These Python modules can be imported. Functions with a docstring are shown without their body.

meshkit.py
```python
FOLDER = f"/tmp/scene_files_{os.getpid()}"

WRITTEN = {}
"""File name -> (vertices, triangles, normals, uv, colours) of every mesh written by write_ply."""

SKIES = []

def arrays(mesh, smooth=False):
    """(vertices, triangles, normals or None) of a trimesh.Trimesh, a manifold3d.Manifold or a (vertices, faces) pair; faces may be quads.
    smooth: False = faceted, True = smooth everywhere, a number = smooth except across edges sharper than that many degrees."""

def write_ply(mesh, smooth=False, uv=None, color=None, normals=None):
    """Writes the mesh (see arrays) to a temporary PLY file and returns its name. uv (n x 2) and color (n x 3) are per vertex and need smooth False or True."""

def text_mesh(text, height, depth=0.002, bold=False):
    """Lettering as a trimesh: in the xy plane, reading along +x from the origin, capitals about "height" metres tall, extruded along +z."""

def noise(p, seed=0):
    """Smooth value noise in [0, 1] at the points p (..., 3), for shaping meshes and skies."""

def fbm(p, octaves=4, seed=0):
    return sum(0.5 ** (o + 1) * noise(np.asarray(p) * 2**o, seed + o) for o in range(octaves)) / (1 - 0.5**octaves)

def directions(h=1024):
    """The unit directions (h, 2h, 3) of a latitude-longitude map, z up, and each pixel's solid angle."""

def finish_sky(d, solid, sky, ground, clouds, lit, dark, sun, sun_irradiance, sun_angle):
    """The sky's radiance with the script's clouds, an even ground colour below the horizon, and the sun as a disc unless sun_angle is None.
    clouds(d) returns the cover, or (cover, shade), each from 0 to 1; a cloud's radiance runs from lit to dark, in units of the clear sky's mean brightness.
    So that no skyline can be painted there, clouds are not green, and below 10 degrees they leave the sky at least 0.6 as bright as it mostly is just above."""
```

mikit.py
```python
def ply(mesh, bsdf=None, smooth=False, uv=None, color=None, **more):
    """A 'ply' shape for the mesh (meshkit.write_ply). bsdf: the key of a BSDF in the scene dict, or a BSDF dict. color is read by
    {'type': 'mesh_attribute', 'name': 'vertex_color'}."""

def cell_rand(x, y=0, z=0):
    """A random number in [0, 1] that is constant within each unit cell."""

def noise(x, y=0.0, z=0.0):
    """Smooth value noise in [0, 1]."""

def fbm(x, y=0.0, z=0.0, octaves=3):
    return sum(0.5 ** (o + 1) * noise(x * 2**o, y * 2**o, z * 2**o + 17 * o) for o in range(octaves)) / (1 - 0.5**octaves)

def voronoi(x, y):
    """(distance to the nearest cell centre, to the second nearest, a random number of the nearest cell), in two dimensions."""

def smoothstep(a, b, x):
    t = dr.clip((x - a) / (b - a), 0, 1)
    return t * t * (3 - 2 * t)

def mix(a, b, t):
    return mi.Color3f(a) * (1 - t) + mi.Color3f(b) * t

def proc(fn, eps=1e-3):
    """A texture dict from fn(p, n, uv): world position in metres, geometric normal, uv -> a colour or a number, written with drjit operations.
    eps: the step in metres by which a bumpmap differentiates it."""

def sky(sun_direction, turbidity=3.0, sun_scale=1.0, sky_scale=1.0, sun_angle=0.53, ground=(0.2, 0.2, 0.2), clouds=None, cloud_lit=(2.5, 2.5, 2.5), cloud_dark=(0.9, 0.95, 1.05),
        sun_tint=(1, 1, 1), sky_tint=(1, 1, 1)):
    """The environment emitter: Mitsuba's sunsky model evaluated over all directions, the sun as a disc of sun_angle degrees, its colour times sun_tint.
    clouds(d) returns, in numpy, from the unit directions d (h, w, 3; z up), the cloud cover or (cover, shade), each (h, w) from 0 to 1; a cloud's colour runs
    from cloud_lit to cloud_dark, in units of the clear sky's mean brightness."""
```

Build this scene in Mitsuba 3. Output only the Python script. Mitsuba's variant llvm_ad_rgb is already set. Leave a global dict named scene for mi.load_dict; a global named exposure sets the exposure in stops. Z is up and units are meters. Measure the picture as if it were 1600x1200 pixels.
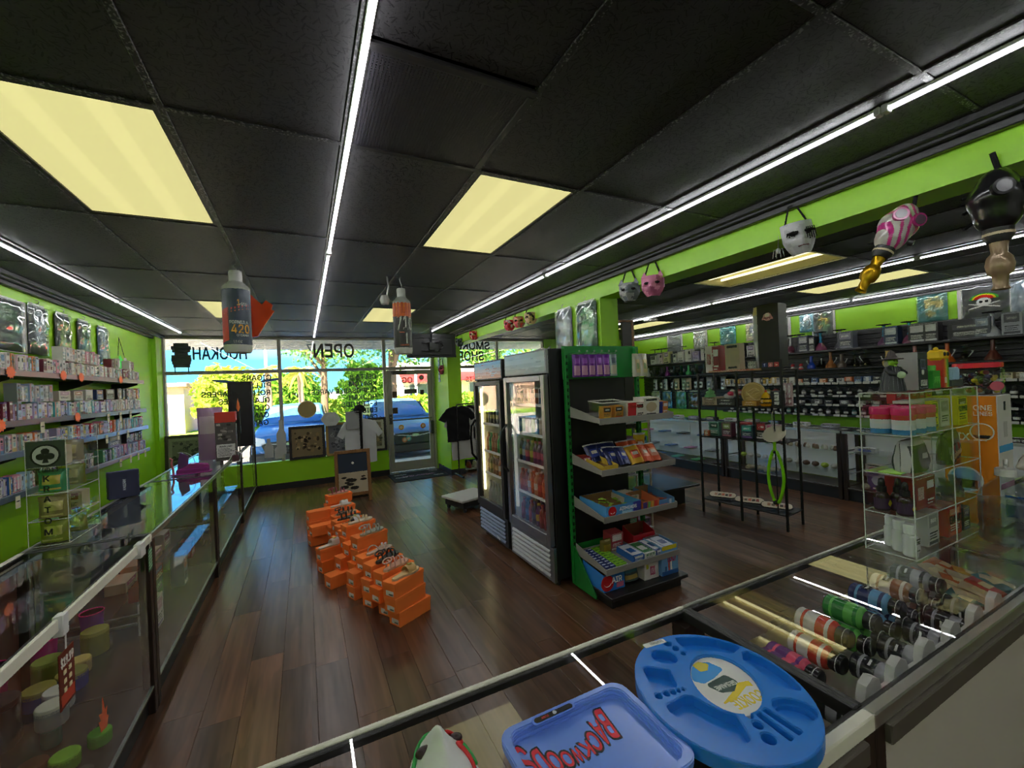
import math, random
import numpy as np, trimesh, drjit as dr, mitsuba as mi
import mikit, meshkit
from shapely.geometry import Polygon, Point, box as sbox
from shapely import affinity
PI = math.pi
T4 = mi.ScalarTransform4f
scene, labels = {'type': 'scene'}, {}

# ---------------------------------------------------------------- camera, sky, exposure
exposure = 0.3
FWD = np.array([0.44377, 0.89614, 0.00096]); DOWN = np.array([-0.03916, 0.02046, -0.99902]); EYE = np.array([0, 0, 1.70])
scene['camera'] = {'type': 'perspective', 'fov': math.degrees(2 * math.atan(800 / 657.0)), 'fov_axis': 'x', 'near_clip': 0.02, 'far_clip': 500.0,
                   'to_world': T4().look_at(origin=EYE.tolist(), target=(EYE + FWD).tolist(), up=(-DOWN).tolist())}
def clouds(d):
    n = meshkit.fbm(d * np.array([3.0, 3.0, 9.0]) + 5.0, 4, 3)
    return np.clip((n - 0.53) * 4.0, 0, 1) * 0.8
scene['sky'] = mikit.sky([-0.35, -0.55, 0.76], turbidity=2.6, sun_scale=24.0, sky_scale=10.0, ground=(0.3, 0.3, 0.28), clouds=clouds,
                         cloud_lit=(1.9, 1.95, 2.0), cloud_dark=(1.2, 1.25, 1.3), sky_tint=(0.22, 0.70, 0.95))
LED, PANEL = 33.0, (0.58, 0.53, 0.225)

# ---------------------------------------------------------------- helpers
def C(h):
    h = h.lstrip('#'); s = np.array([int(h[i:i + 2], 16) / 255 for i in (0, 2, 4)])
    return np.where(s <= 0.04045, s / 12.92, ((s + 0.055) / 1.055) ** 2.4)
def K(h): return [float(q) for q in C(h)]
def col(c): return C(c) if isinstance(c, str) else np.asarray(c, float)
def RZ(a): c, s = math.cos(a), math.sin(a); M = np.eye(4); M[:2, :2] = [[c, -s], [s, c]]; return M
def RX(a): c, s = math.cos(a), math.sin(a); M = np.eye(4); M[1:3, 1:3] = [[c, -s], [s, c]]; return M
def RY(a): c, s = math.cos(a), math.sin(a); M = np.eye(4); M[0, 0] = c; M[0, 2] = s; M[2, 0] = -s; M[2, 2] = c; return M
def TR(x, y=0, z=0): M = np.eye(4); M[:3, 3] = [x, y, z]; return M
def SC(x, y=None, z=None): M = np.diag([x, x if y is None else y, x if z is None else z, 1.0]); return M
# chamfered box template
_sg = [(sx, sy, sz) for sx in (-1, 1) for sy in (-1, 1) for sz in (-1, 1)]
_cv = [(s, ax) for s in _sg for ax in range(3)]
def _cpts(h, b):
    out = np.zeros((24, 3))
    for i, (s, ax) in enumerate(_cv):
        p = np.array(h) - b; p[ax] += b; out[i] = np.array(s) * p
    return out
_hull = trimesh.convex.convex_hull(trimesh.Trimesh(_cpts(np.ones(3), 0.2), [[0, 1, 2]], process=False))
_near = [int(np.argmin(np.linalg.norm(_cpts(np.ones(3), 0.2) - v, axis=1))) for v in _hull.vertices]
CHF = np.array(_near)[_hull.faces]
BXF = np.array([[0, 1, 2], [0, 2, 3]])
class MB:
    "mesh builder: vertices, triangles, vertex colours; sharp edges have vertices of their own, so normals are always smooth"
    def __init__(s): s.v, s.f, s.c, s.fc, s.n = [], [], [], [], 0
    def add(s, v, f, c, M=None, fc=None):
        "fc: one colour per triangle instead of c"
        v = np.asarray(v, float); f = np.asarray(f, int)
        if M is not None:
            v = v @ M[:3, :3].T + M[:3, 3]
            if np.linalg.det(M[:3, :3]) < 0: f = f[:, ::-1]
        c = np.asarray(col(c), float)
        if c.ndim == 1: c = np.broadcast_to(c, (len(v), 3))
        s.fc.append(np.full((len(f), 3), -1.0) if fc is None else fc); s.v.append(v); s.f.append(f + s.n); s.c.append(c); s.n += len(v); return s
    def tri(s, m, c, M=None, angle=35):
        "a trimesh, split at sharp edges"
        if angle == 0: return s.add(m.triangles.reshape(-1, 3), np.arange(len(m.faces) * 3).reshape(-1, 3), c, M)
        if angle < 180: m = trimesh.graph.smooth_shade(m, angle=math.radians(angle), facet_minarea=None)
        return s.add(m.vertices, m.faces, c, M)
    def quad(s, p, c, M=None): return s.add(p, BXF, c, M)
    def box(s, x0, x1, y0, y1, z0, z1, c, b=0.0, M=None):
        h = np.array([x1 - x0, y1 - y0, z1 - z0]) / 2; o = np.array([x0 + x1, y0 + y1, z0 + z1]) / 2
        if b > 0:
            p = _cpts(h, min(b, h.min() * 0.45)) + o
            return s.add(p[CHF].reshape(-1, 3), np.arange(len(CHF) * 3).reshape(-1, 3), c, M)
        P = lambda *q: [o + h * np.array(k) for k in q]
        for q in (((-1, -1, -1), (-1, 1, -1), (1, 1, -1), (1, -1, -1)), ((-1, -1, 1), (1, -1, 1), (1, 1, 1), (-1, 1, 1)), ((-1, -1, -1), (1, -1, -1), (1, -1, 1), (-1, -1, 1)),
                  ((1, 1, -1), (-1, 1, -1), (-1, 1, 1), (1, 1, 1)), ((-1, 1, -1), (-1, -1, -1), (-1, -1, 1), (-1, 1, 1)), ((1, -1, -1), (1, 1, -1), (1, 1, 1), (1, -1, 1))):
            s.add(P(*q), BXF, c, M)
        return s
    def cbox(s, cx, cy, cz, w, d, h, c, b=0.0, M=None): return s.box(cx - w / 2, cx + w / 2, cy - d / 2, cy + d / 2, cz - h / 2, cz + h / 2, c, b, M)
    def lathe(s, prof, c, M=None, n=16, sharp=50, sx=1.0, sy=1.0):
        "profile [(r, z)] from bottom to top; c: a colour, or one per segment"
        prof = [tuple(map(float, p)) for p in prof]; a = np.arange(n + 1) * 2 * PI / n
        cs = c if isinstance(c, (list, tuple)) else [c] * (len(prof) - 1)
        seg = []; cur = [prof[0]]
        for i in range(1, len(prof)):
            cur.append(prof[i])
            cut = i == len(prof) - 1
            if not cut:
                d0 = np.subtract(prof[i], prof[i - 1]); d1 = np.subtract(prof[i + 1], prof[i])
                dot = np.dot(d0, d1) / (np.linalg.norm(d0) * np.linalg.norm(d1) + 1e-12)
                cut = math.degrees(math.acos(max(-1, min(1, dot)))) > sharp or not np.array_equal(col(cs[i - 1]), col(cs[i]))
            if cut: seg.append((cur, cs[i - 1])); cur = [prof[i]]
        for pr, cc in seg:
            r = np.array([p[0] for p in pr]); z = np.array([p[1] for p in pr]); k = len(pr)
            v = np.stack([np.outer(r, np.cos(a)) * sx, np.outer(r, np.sin(a)) * sy, np.repeat(z[:, None], n + 1, 1)], -1).reshape(-1, 3)
            # merge seam for smooth normals
            I = np.arange(k)[:, None] * (n + 1) + np.arange(n + 1)[None] % n
            v = v
            q = np.stack([I[:-1, :-1], I[:-1, 1:], I[1:, 1:], I[1:, :-1]], -1).reshape(-1, 4)
            s.add(v, np.vstack([q[:, [0, 1, 2]], q[:, [0, 2, 3]]]), cc, M)
        return s
    def cyl(s, p0, p1, r, c, r1=None, n=12, caps=True, M=None):
        p0, p1 = np.asarray(p0, float), np.asarray(p1, float); z = p1 - p0; L = np.linalg.norm(z); z = z / L
        x = np.cross(z, [0, 0, 1] if abs(z[2]) < 0.9 else [1, 0, 0]); x /= np.linalg.norm(x); y = np.cross(z, x)
        A = np.eye(4); A[:3, 0], A[:3, 1], A[:3, 2], A[:3, 3] = x, y, z, p0
        r1 = r if r1 is None else r1
        pr = ([(0, 0)] if caps else []) + [(r, 0), (r1, L)] + ([(0, L)] if caps else [])
        return s.lathe(pr, c, A if M is None else M @ A, n)
    def tube(s, pts, r, c, n=6, M=None, close=False):
        p = np.asarray(pts, float); k = len(p)
        t = (np.roll(p, -1, 0) - np.roll(p, 1, 0)) if close else np.gradient(p, axis=0)
        t /= np.linalg.norm(t, axis=1, keepdims=True) + 1e-12
        a = np.cross(t, [0.13, 0.21, 0.97]); bad = np.linalg.norm(a, axis=1) < 0.2; a[bad] = np.cross(t[bad], [1.0, 0, 0])
        a /= np.linalg.norm(a, axis=1, keepdims=True) + 1e-12; b = np.cross(t, a); g = np.arange(n) * 2 * PI / n
        rr = np.broadcast_to(r, (k,))
        v = p[:, None] + rr[:, None, None] * (np.cos(g)[None, :, None] * a[:, None] + np.sin(g)[None, :, None] * b[:, None])
        i, j = np.meshgrid(np.arange(k if close else k - 1), np.arange(n), indexing='ij'); i2 = (i + 1) % k
        q = np.stack([i * n + j, i * n + (j + 1) % n, i2 * n + (j + 1) % n, i2 * n + j], -1).reshape(-1, 4)
        f = np.vstack([q[:, [0, 1, 2]], q[:, [0, 2, 3]]])
        if not close:
            f = np.vstack([f, [[0, m + 1, m] for m in range(1, n - 1)], [[(k - 1) * n, (k - 1) * n + m, (k - 1) * n + m + 1] for m in range(1, n - 1)]])
        return s.add(v.reshape(-1, 3), f, c, M)
    def ball(s, p, r, c, n=1, M=None):
        m = trimesh.creation.icosphere(subdivisions=n); r = np.broadcast_to(r, (3,))
        return s.add(m.vertices * r + np.asarray(p), m.faces, c, M)
    def prism(s, poly, z0, z1, c, M=None, angle=35):
        "shapely polygon in xy extruded from z0 to z1"
        for g in getattr(poly, 'geoms', [poly]):
            m = trimesh.creation.extrude_polygon(g, z1 - z0, engine='earcut'); m.apply_translation([0, 0, z0])
            s.tri(m, c, M, angle)
        return s
    def text(s, t, h, c, M=None, depth=0.0015, bold=True, center=True, width=None):
        v, f, w = text_arrays(t, bold)
        k = h; kx = (width / w) if width else k
        v = v * np.array([kx, k, 1.0]); v[:, 2] *= depth / 0.01
        if center: v = v - np.array([w * kx / 2, k / 2, 0])
        return s.add(v, f, c, M)
    def out(s):
        return np.vstack(s.v), np.vstack(s.f), np.vstack(s.c), np.vstack(s.fc)
_TX = {}
def text_arrays(t, bold):
    if (t, bold) not in _TX:
        m = meshkit.text_mesh(t, 1.0, 0.01, bold)
        v = m.triangles.reshape(-1, 3).copy(); v[:, 0] -= v[:, 0].min()
        _TX[(t, bold)] = (v, np.arange(len(v)).reshape(-1, 3), v[:, 0].max())
    v, f, w = _TX[(t, bold)]
    return v.copy(), f, w
def mxf(mb, M):
    "a copy of a builder under a matrix"
    o = MB(); base = 0
    for v, f, c, fc in zip(mb.v, mb.f, mb.c, mb.fc):
        o.add(v, f - base, c, M, fc); base += len(v)
    return o
_used = {}
def numbered(key):
    k = _used.get(key, -1) + 1; _used[key] = k
    return key if k == 0 else f'{key}_{k:03d}'
def put(name, mb, mat, parent=None, label=None, kind=None, **more):
    "one entry of the scene; the colour of each triangle is packed into its uv, so that meshes of one material can be joined"
    key = numbered(name if parent is None else f'{parent}__{name}')
    v, f, c, fc = mb.out()
    n = np.zeros_like(v); fn = np.cross(v[f[:, 1]] - v[f[:, 0]], v[f[:, 2]] - v[f[:, 0]])
    for k in range(3): np.add.at(n, f[:, k], fn)
    ln = np.linalg.norm(n, axis=1, keepdims=True); n = np.where(ln > 0, n / np.maximum(ln, 1e-300), [0, 0, 1.0])
    q = np.round(255 * np.sqrt(np.clip(c, 0, 1))).astype(int); uv = np.stack([q[:, 0] * 256 + q[:, 1], q[:, 2]], 1).astype(float); own = fc[:, 0] >= 0; qf = np.round(255 * np.sqrt(np.clip(fc, 0, 1))).astype(int); uf = np.stack([qf[:, 0] * 256 + qf[:, 1], qf[:, 2]], 1)
    odd = np.any(uv[f] != uv[f[:, :1]], axis=(1, 2)) | own           # each triangle has one colour
    if odd.any():
        fo = f[odd]; m = len(v); two = np.all(uv[fo[:, 1]] == uv[fo[:, 2]], axis=1); src = np.where(two, fo[:, 1], fo[:, 0])
        v, n = np.vstack([v, v[fo.ravel()]]), np.vstack([n, n[fo.ravel()]]); uv = np.vstack([uv, np.repeat(np.where(own[odd][:, None], uf[odd], uv[src]), 3, 0)])
        f = f.copy(); f[odd] = m + np.arange(3 * len(fo)).reshape(-1, 3)
    scene[key] = {'type': 'ply', 'filename': meshkit.write_ply((v, f), False, uv=uv, normals=n), 'face_normals': False, 'bsdf': {'type': 'ref', 'id': mat}, **more}
    if label or kind:
        labels[key] = {}
        if label: labels[key]['label'] = label
        if kind: labels[key]['kind'] = kind
    return key
def thing(name, label=None, cat=None, group=None):
    "the key that its parts' keys start with"
    key = numbered(name)
    labels[key] = {'label': label, 'category': cat}
    if group: labels[key]['group'] = group
    return key
def one(name, mb, mat, label, cat, group=None, **more):
    key = put(name, mb, mat, **more)
    labels[key] = {'label': label, 'category': cat}
    if group: labels[key]['group'] = group
    return key
def struct(name, mb, mat, label=None, **more):
    key = put(name, mb, mat, **more); labels[key] = {'kind': 'structure'}
    if label: labels[key]['label'] = label
    return key
ORD = 'first second third fourth fifth sixth seventh eighth ninth tenth eleventh twelfth thirteenth fourteenth fifteenth sixteenth seventeenth eighteenth nineteenth twentieth'.split()
def ordinal(i):
    if i < 20: return ORD[i]
    t = 'twenty thirty forty fifty'.split()[(i + 1) // 10 - 2]; u = (i + 1) % 10
    return {'twenty': 'twentieth', 'thirty': 'thirtieth', 'forty': 'fortieth', 'fifty': 'fiftieth'}[t] if u == 0 else t + '-' + ORD[u - 1]
ROWS = {}
def rowitem(key, what, where, ref, coord, cat, group):
    "a repeat in a row: labelled at the end by its count among those that look like it"
    labels[key] = {'label': None, 'category': cat, 'group': group}
    ROWS.setdefault((what, where, ref), []).append((coord, key))
def label_rows():
    for (what, where, ref), L in ROWS.items():
        L.sort()
        for i, (_, key) in enumerate(L):
            labels[key]['label'] = f'{what} {where}' if len(L) == 1 else f'{ordinal(i)} {what} {where}, from {ref}'

# ---------------------------------------------------------------- materials
def own_colour(p, n, uv):
    u = dr.floor(uv.x + 0.5); r = dr.floor(u / 256.0); g = u - 256.0 * r; b = dr.floor(uv.y + 0.5)
    return mi.Color3f(dr.square(r / 255.0), dr.square(g / 255.0), dr.square(b / 255.0))
VC = mikit.proc(own_colour)
def mat(name, **kw): scene[name] = {'type': 'twosided', 'bsdf': {'type': 'principled', 'base_color': VC, **kw}}
mat('matte', roughness=0.8, specular=0.2)
mat('satin', roughness=0.45, specular=0.5)
mat('gloss', roughness=0.18, specular=0.5)
mat('foil', roughness=0.25, specular=0.8, metallic=0.35)
mat('metal', roughness=0.3, metallic=0.9, specular=0.5)
scene['chrome'] = {'type': 'twosided', 'bsdf': {'type': 'roughconductor', 'alpha': 0.15, 'specular_reflectance': {'type': 'rgb', 'value': [0.8, 0.8, 0.82]}}}
scene['pane'] = {'type': 'thindielectric', 'int_ior': 1.5}
scene['tint'] = {'type': 'thindielectric', 'int_ior': 1.5, 'specular_transmittance': VC}
scene['clear_film'] = {'type': 'thindielectric', 'int_ior': 1.35, 'specular_transmittance': {'type': 'rgb', 'value': [0.93, 0.95, 0.95]}}
def plank_col(p, n, uv):
    row = dr.floor(p.x / 0.185); off = mikit.cell_rand(row, 3.0) * 1.2; k = dr.floor((p.y + off) / 1.22)
    r1, r2 = mikit.cell_rand(row, k, 5.0), mikit.cell_rand(row, k, 9.0)
    g = mikit.fbm(p.x * 38.0 + r1 * 40, p.y * 2.2 + r2 * 30, 0.0, 4); w = mikit.fbm(p.x * 9 + r2 * 13, p.y * 0.9 + r1 * 7, 2.0, 3)
    base = mikit.mix(K('#3e281d'), K('#5c3f2d'), r1) * (0.72 + 0.5 * r2)
    sap = mikit.smoothstep(0.60, 0.63, w + 0.05 * g) * 0.55
    c = mikit.mix(base, base * mi.Color3f(1.5, 1.35, 1.2), sap)
    return c * (0.55 + 0.9 * g)
scene['plank'] = {'type': 'twosided', 'bsdf': {'type': 'principled', 'base_color': mikit.proc(plank_col), 'roughness': 0.24, 'specular': 0.7, 'clearcoat': 0.5, 'clearcoat_gloss': 0.8}}
def tile_col(p, n, uv):
    # short dark fissures at random angles on black board
    d = mi.Float(1)
    for sc, sd in ((34.0, 1.0), (47.0, 5.0)):
        x, y = p.x * sc, p.y * sc
        for i in (-1, 0, 1):
            for j in (-1, 0, 1):
                cx, cy = dr.floor(x) + i, dr.floor(y) + j
                a = mikit.cell_rand(cx, cy, sd) * 6.283; ux, uy = dr.cos(a), dr.sin(a)
                dx, dy = x - cx - mikit.cell_rand(cx, cy, sd + 1), y - cy - mikit.cell_rand(cx, cy, sd + 2)
                t = dr.clip(dx * ux + dy * uy, -0.38, 0.38) * dr.select(mikit.cell_rand(cx, cy, sd + 3) < 0.6, 1.0, 0.0)
                d = dr.minimum(d, dr.sqrt(dr.square(dx - t * ux) + dr.square(dy - t * uy)))
    return mi.Color3f(0.0185, 0.0172, 0.019) * (0.25 + 0.75 * mikit.smoothstep(0.05, 0.11, d)) * (0.85 + 0.3 * mikit.noise(p.x * 260, p.y * 260))
def bar_col(p, n, uv):
    return mi.Color3f(0.02, 0.019, 0.02) * (0.5 + 4.0 * mikit.smoothstep(0.62, 0.78, mikit.noise(p.x * 170, p.y * 170, p.z * 90)))
scene['bar'] = {'type': 'twosided', 'bsdf': {'type': 'principled', 'base_color': mikit.proc(bar_col), 'roughness': 0.5, 'specular': 0.4}}
scene['tile'] = {'type': 'twosided', 'bsdf': {'type': 'principled', 'base_color': mikit.proc(tile_col), 'roughness': 0.55, 'specular': 0.35}}
def lime_col(p, n, uv):
    return mi.Color3f(0.29, 0.60, 0.012) * (0.92 + 0.14 * mikit.fbm(p.x * 1.7, p.y * 1.7, p.z * 1.7, 3))
scene['lime'] = {'type': 'twosided', 'bsdf': {'type': 'principled', 'base_color': mikit.proc(lime_col), 'roughness': 0.42, 'specular': 0.4}}
def dwood_col(p, n, uv):
    g = mikit.fbm(p.x * 60, p.y * 60, p.z * 4.0, 3)
    return mikit.mix(K('#15100e'), K('#33241e'), g)
scene['dark_wood'] = {'type': 'twosided', 'bsdf': {'type': 'principled', 'base_color': mikit.proc(dwood_col), 'roughness': 0.4, 'specular': 0.4}}
def twood_col(p, n, uv):
    g = mikit.fbm(p.x * 50, p.y * 50, p.z * 5.0, 3)
    return mikit.mix(K('#5a3a1c'), K('#8a6236'), g)
scene['tan_wood'] = {'type': 'twosided', 'bsdf': {'type': 'principled', 'base_color': mikit.proc(twood_col), 'roughness': 0.45, 'specular': 0.4}}
def asph_col(p, n, uv): return mi.Color3f(0.50, 0.49, 0.47) * (0.7 + 0.6 * mikit.fbm(p.x * 3, p.y * 3, 0.0, 4))
scene['asphalt'] = {'type': 'twosided', 'bsdf': {'type': 'diffuse', 'reflectance': mikit.proc(asph_col)}}
scene['leaf'] = {'type': 'principledthin', 'base_color': VC, 'roughness': 0.5, 'diff_trans': 0.8, 'spec_trans': 0.0}
WHITE, BLACK = C('#e8e8e4'), C('#101012')
LIME = np.array([0.29, 0.60, 0.012])
# ================================================================ the setting
XL, XM, XR, YF, YB, ZC = -2.12, 2.66, 7.65, 8.75, -3.4, 2.75
XM2 = 2.88
# floor: slab and planks
fl_ = MB(); fl_.box(XL - .1, XR + .1, YB - .1, YF + .1, -0.12, -0.0035, '#1a120e'); struct('floor', fl_, 'matte', 'dark walnut plank floor of the shop')
def rnd_cell(x, y):
    cr = lambda v: (int(math.floor(v)) + 1000000) & 0xFFFFFFFF
    h = (cr(x) * 374761393 + cr(y) * 668265263 + cr(0) * 2147483647) & 0xFFFFFFFF
    h = ((h ^ (h >> 13)) * 1274126177) & 0xFFFFFFFF
    return ((h ^ (h >> 16)) & 0xFFFFFF) / 16777215.0
planks = []
for row in range(int(XL / .185) - 1, int(XR / .185) + 1):
    off = rnd_cell(row, 3.0) * 1.2; k = math.floor((YB + off) / 1.22)
    while k * 1.22 - off < YF:
        x0, x1 = max(row * .185, XL), min(row * .185 + .185, XR); y0, y1 = max(k * 1.22 - off, YB), min(k * 1.22 - off + 1.22, YF); k += 1
        if x1 - x0 > .01 and y1 - y0 > .01: planks.append((x0, x1, y0, y1))
def plank_mesh(b, x0, x1, y0, y1): b.box(x0 + .0006, x1 - .0006, y0 + .0006, y1 - .0006, -0.006, 0.0, '#503828', 0.0012)
near, rest = [], []
for q in planks:
    xc, yc = (q[0] + q[1]) / 2, (q[2] + q[3]) / 2
    seen = -0.78 < q[1] and q[3] > 1.0 and xc < 6.3 and not (1.9 < xc < 2.4 and 3.1 < yc < 4.5) and not (yc > 4.9 and xc > 2.7)
    (near if seen else rest).append((math.hypot(xc, yc), q))
near.sort()
rest += near[295:]
for _, q in near[:295]:
    b = MB(); plank_mesh(b, *q); put('plank', b, 'plank', 'floor')
b = MB()
for _, q in rest: plank_mesh(b, *q)
put('far_plank', b, 'plank', 'floor', kind='stuff')
# ceiling: slab, tiles, bars
b = MB(); b.box(XL - .1, XR + .1, YB - .1, YF + .1, ZC + .09, ZC + .2, '#080808'); struct('ceiling', b, 'matte', 'black drop ceiling of fissured tiles and black bars')
PX, PY, GX0, GY0 = 0.61, 1.21, 0.80, 1.89
lights_at = {}     # grid cells that hold a fitting
def cell(x, y): return math.floor((x - GX0) / PX + 1e-6), math.floor((y - GY0) / PY + 1e-6)
PANELS = [(-.70, 2.4, 'large yellow fluorescent ceiling panel above the left counter, nearest the camera'), (1.1, 2.4, 'yellow fluorescent ceiling panel between the middle and right light strips, nearest the camera'),
          (-.70, 6.2, 'small far yellow ceiling panel behind the blue hanging bottle'), (1.1, 6.2, 'small far yellow ceiling panel beside the orange and black hanging bottle'),
          (6.2, 2.6, 'yellow ceiling panel of the right room between its two light strips'), (6.2, 6.3, 'far yellow ceiling panel of the right room above the bong shelves')]
PANELS += [(-.70, -1.4, 'yellow ceiling panel behind the counters on the left'), (1.1, -1.4, 'yellow ceiling panel behind the front counter'), (6.2, -1.4, 'yellow ceiling panel at the back of the right room')]
OPEN_FIT = (4.3, 2.6)
RG = 3.97          # right room grid origin
def rcell(x, y): return math.floor((x - RG) / PX + 1e-6), math.floor((y - 2.1) / PY + 1e-6)
VENT = (0.195, 1.29, .80, 1.89)
runs = [(XL, XM, GX0, GY0), (XM2, XR, RG, 2.1)]
for room, (xa, xb, gx, gy) in enumerate(runs):
    xs = [xa] + [gx + k * PX for k in range(-20, 20) if xa + .02 < gx + k * PX < xb - .02] + [xb]
    ys = [YB] + [gy + k * PY for k in range(-10, 10) if YB + .02 < gy + k * PY < YF - .02] + [YF]
    cells = set()
    for (px_, py_, _) in PANELS + [(*OPEN_FIT, '')]:
        if (px_ < XM) == (room == 0): cells.add((math.floor((px_ - gx) / PX + 1e-6), math.floor((py_ - gy) / PY + 1e-6)))
    for i in range(len(xs) - 1):
        for j in range(len(ys) - 1):
            cx, cy = (xs[i] + xs[i + 1]) / 2, (ys[j] + ys[j + 1]) / 2
            if (math.floor((cx - gx) / PX + 1e-6), math.floor((cy - gy) / PY + 1e-6)) in cells: continue
            x0, x1, y0, y1 = xs[i] + .011, xs[i + 1] - .011, ys[j] + .011, ys[j + 1] - .011
            if room == 0 and abs(cx - .495) < .2 and abs(cy - 1.285) < .3: y1 = VENT[1] - .012   # the vent takes half of this cell
            b = MB(); b.box(x0, x1, y0, y1, ZC, ZC + .016, '#1e1e1e', .004); put('tile', b, 'tile', 'ceiling')
    for x in xs[1:-1]:
        b = MB(); b.box(x - .012, x + .012, YB, YF, ZC - .006, ZC + .018, '#151516', .002); put('long_bar', b, 'bar', 'ceiling')
    for y in ys[1:-1]:
        b = MB(); b.box(xa, xb, y - .012, y + .012, ZC - .0055, ZC + .018, '#151516', .002); put('cross_bar', b, 'bar', 'ceiling')
# perforated return-air grille
t = thing('ceiling_vent', 'black perforated square air grille in the ceiling right of the middle light strip', 'vent')
b = MB(); x0, y0, x1, y1 = VENT
for q in ((x0, x1, y0, y0 + .03), (x0, x1, y1 - .03, y1), (x0, x0 + .03, y0 + .03, y1 - .03), (x1 - .03, x1, y0 + .03, y1 - .03)): b.box(*q, ZC - .012, ZC + .004, '#131214', .003)
put('frame', b, 'satin', t)
b = MB()
for k in range(46):
    xx = x0 + .03 + (k + .5) * (x1 - x0 - .06) / 46; b.box(xx - .0035, xx + .0035, y0 + .03, y1 - .03, ZC - .008, ZC - .004, '#1c1a20')
for k in range(46):
    yy = y0 + .03 + (k + .5) * (y1 - y0 - .06) / 46; b.box(x0 + .03, x1 - .03, yy - .0035, yy + .0035, ZC - .0075, ZC - .0045, '#1c1a20')
put('perforated_sheet', b, 'satin', t)
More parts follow.
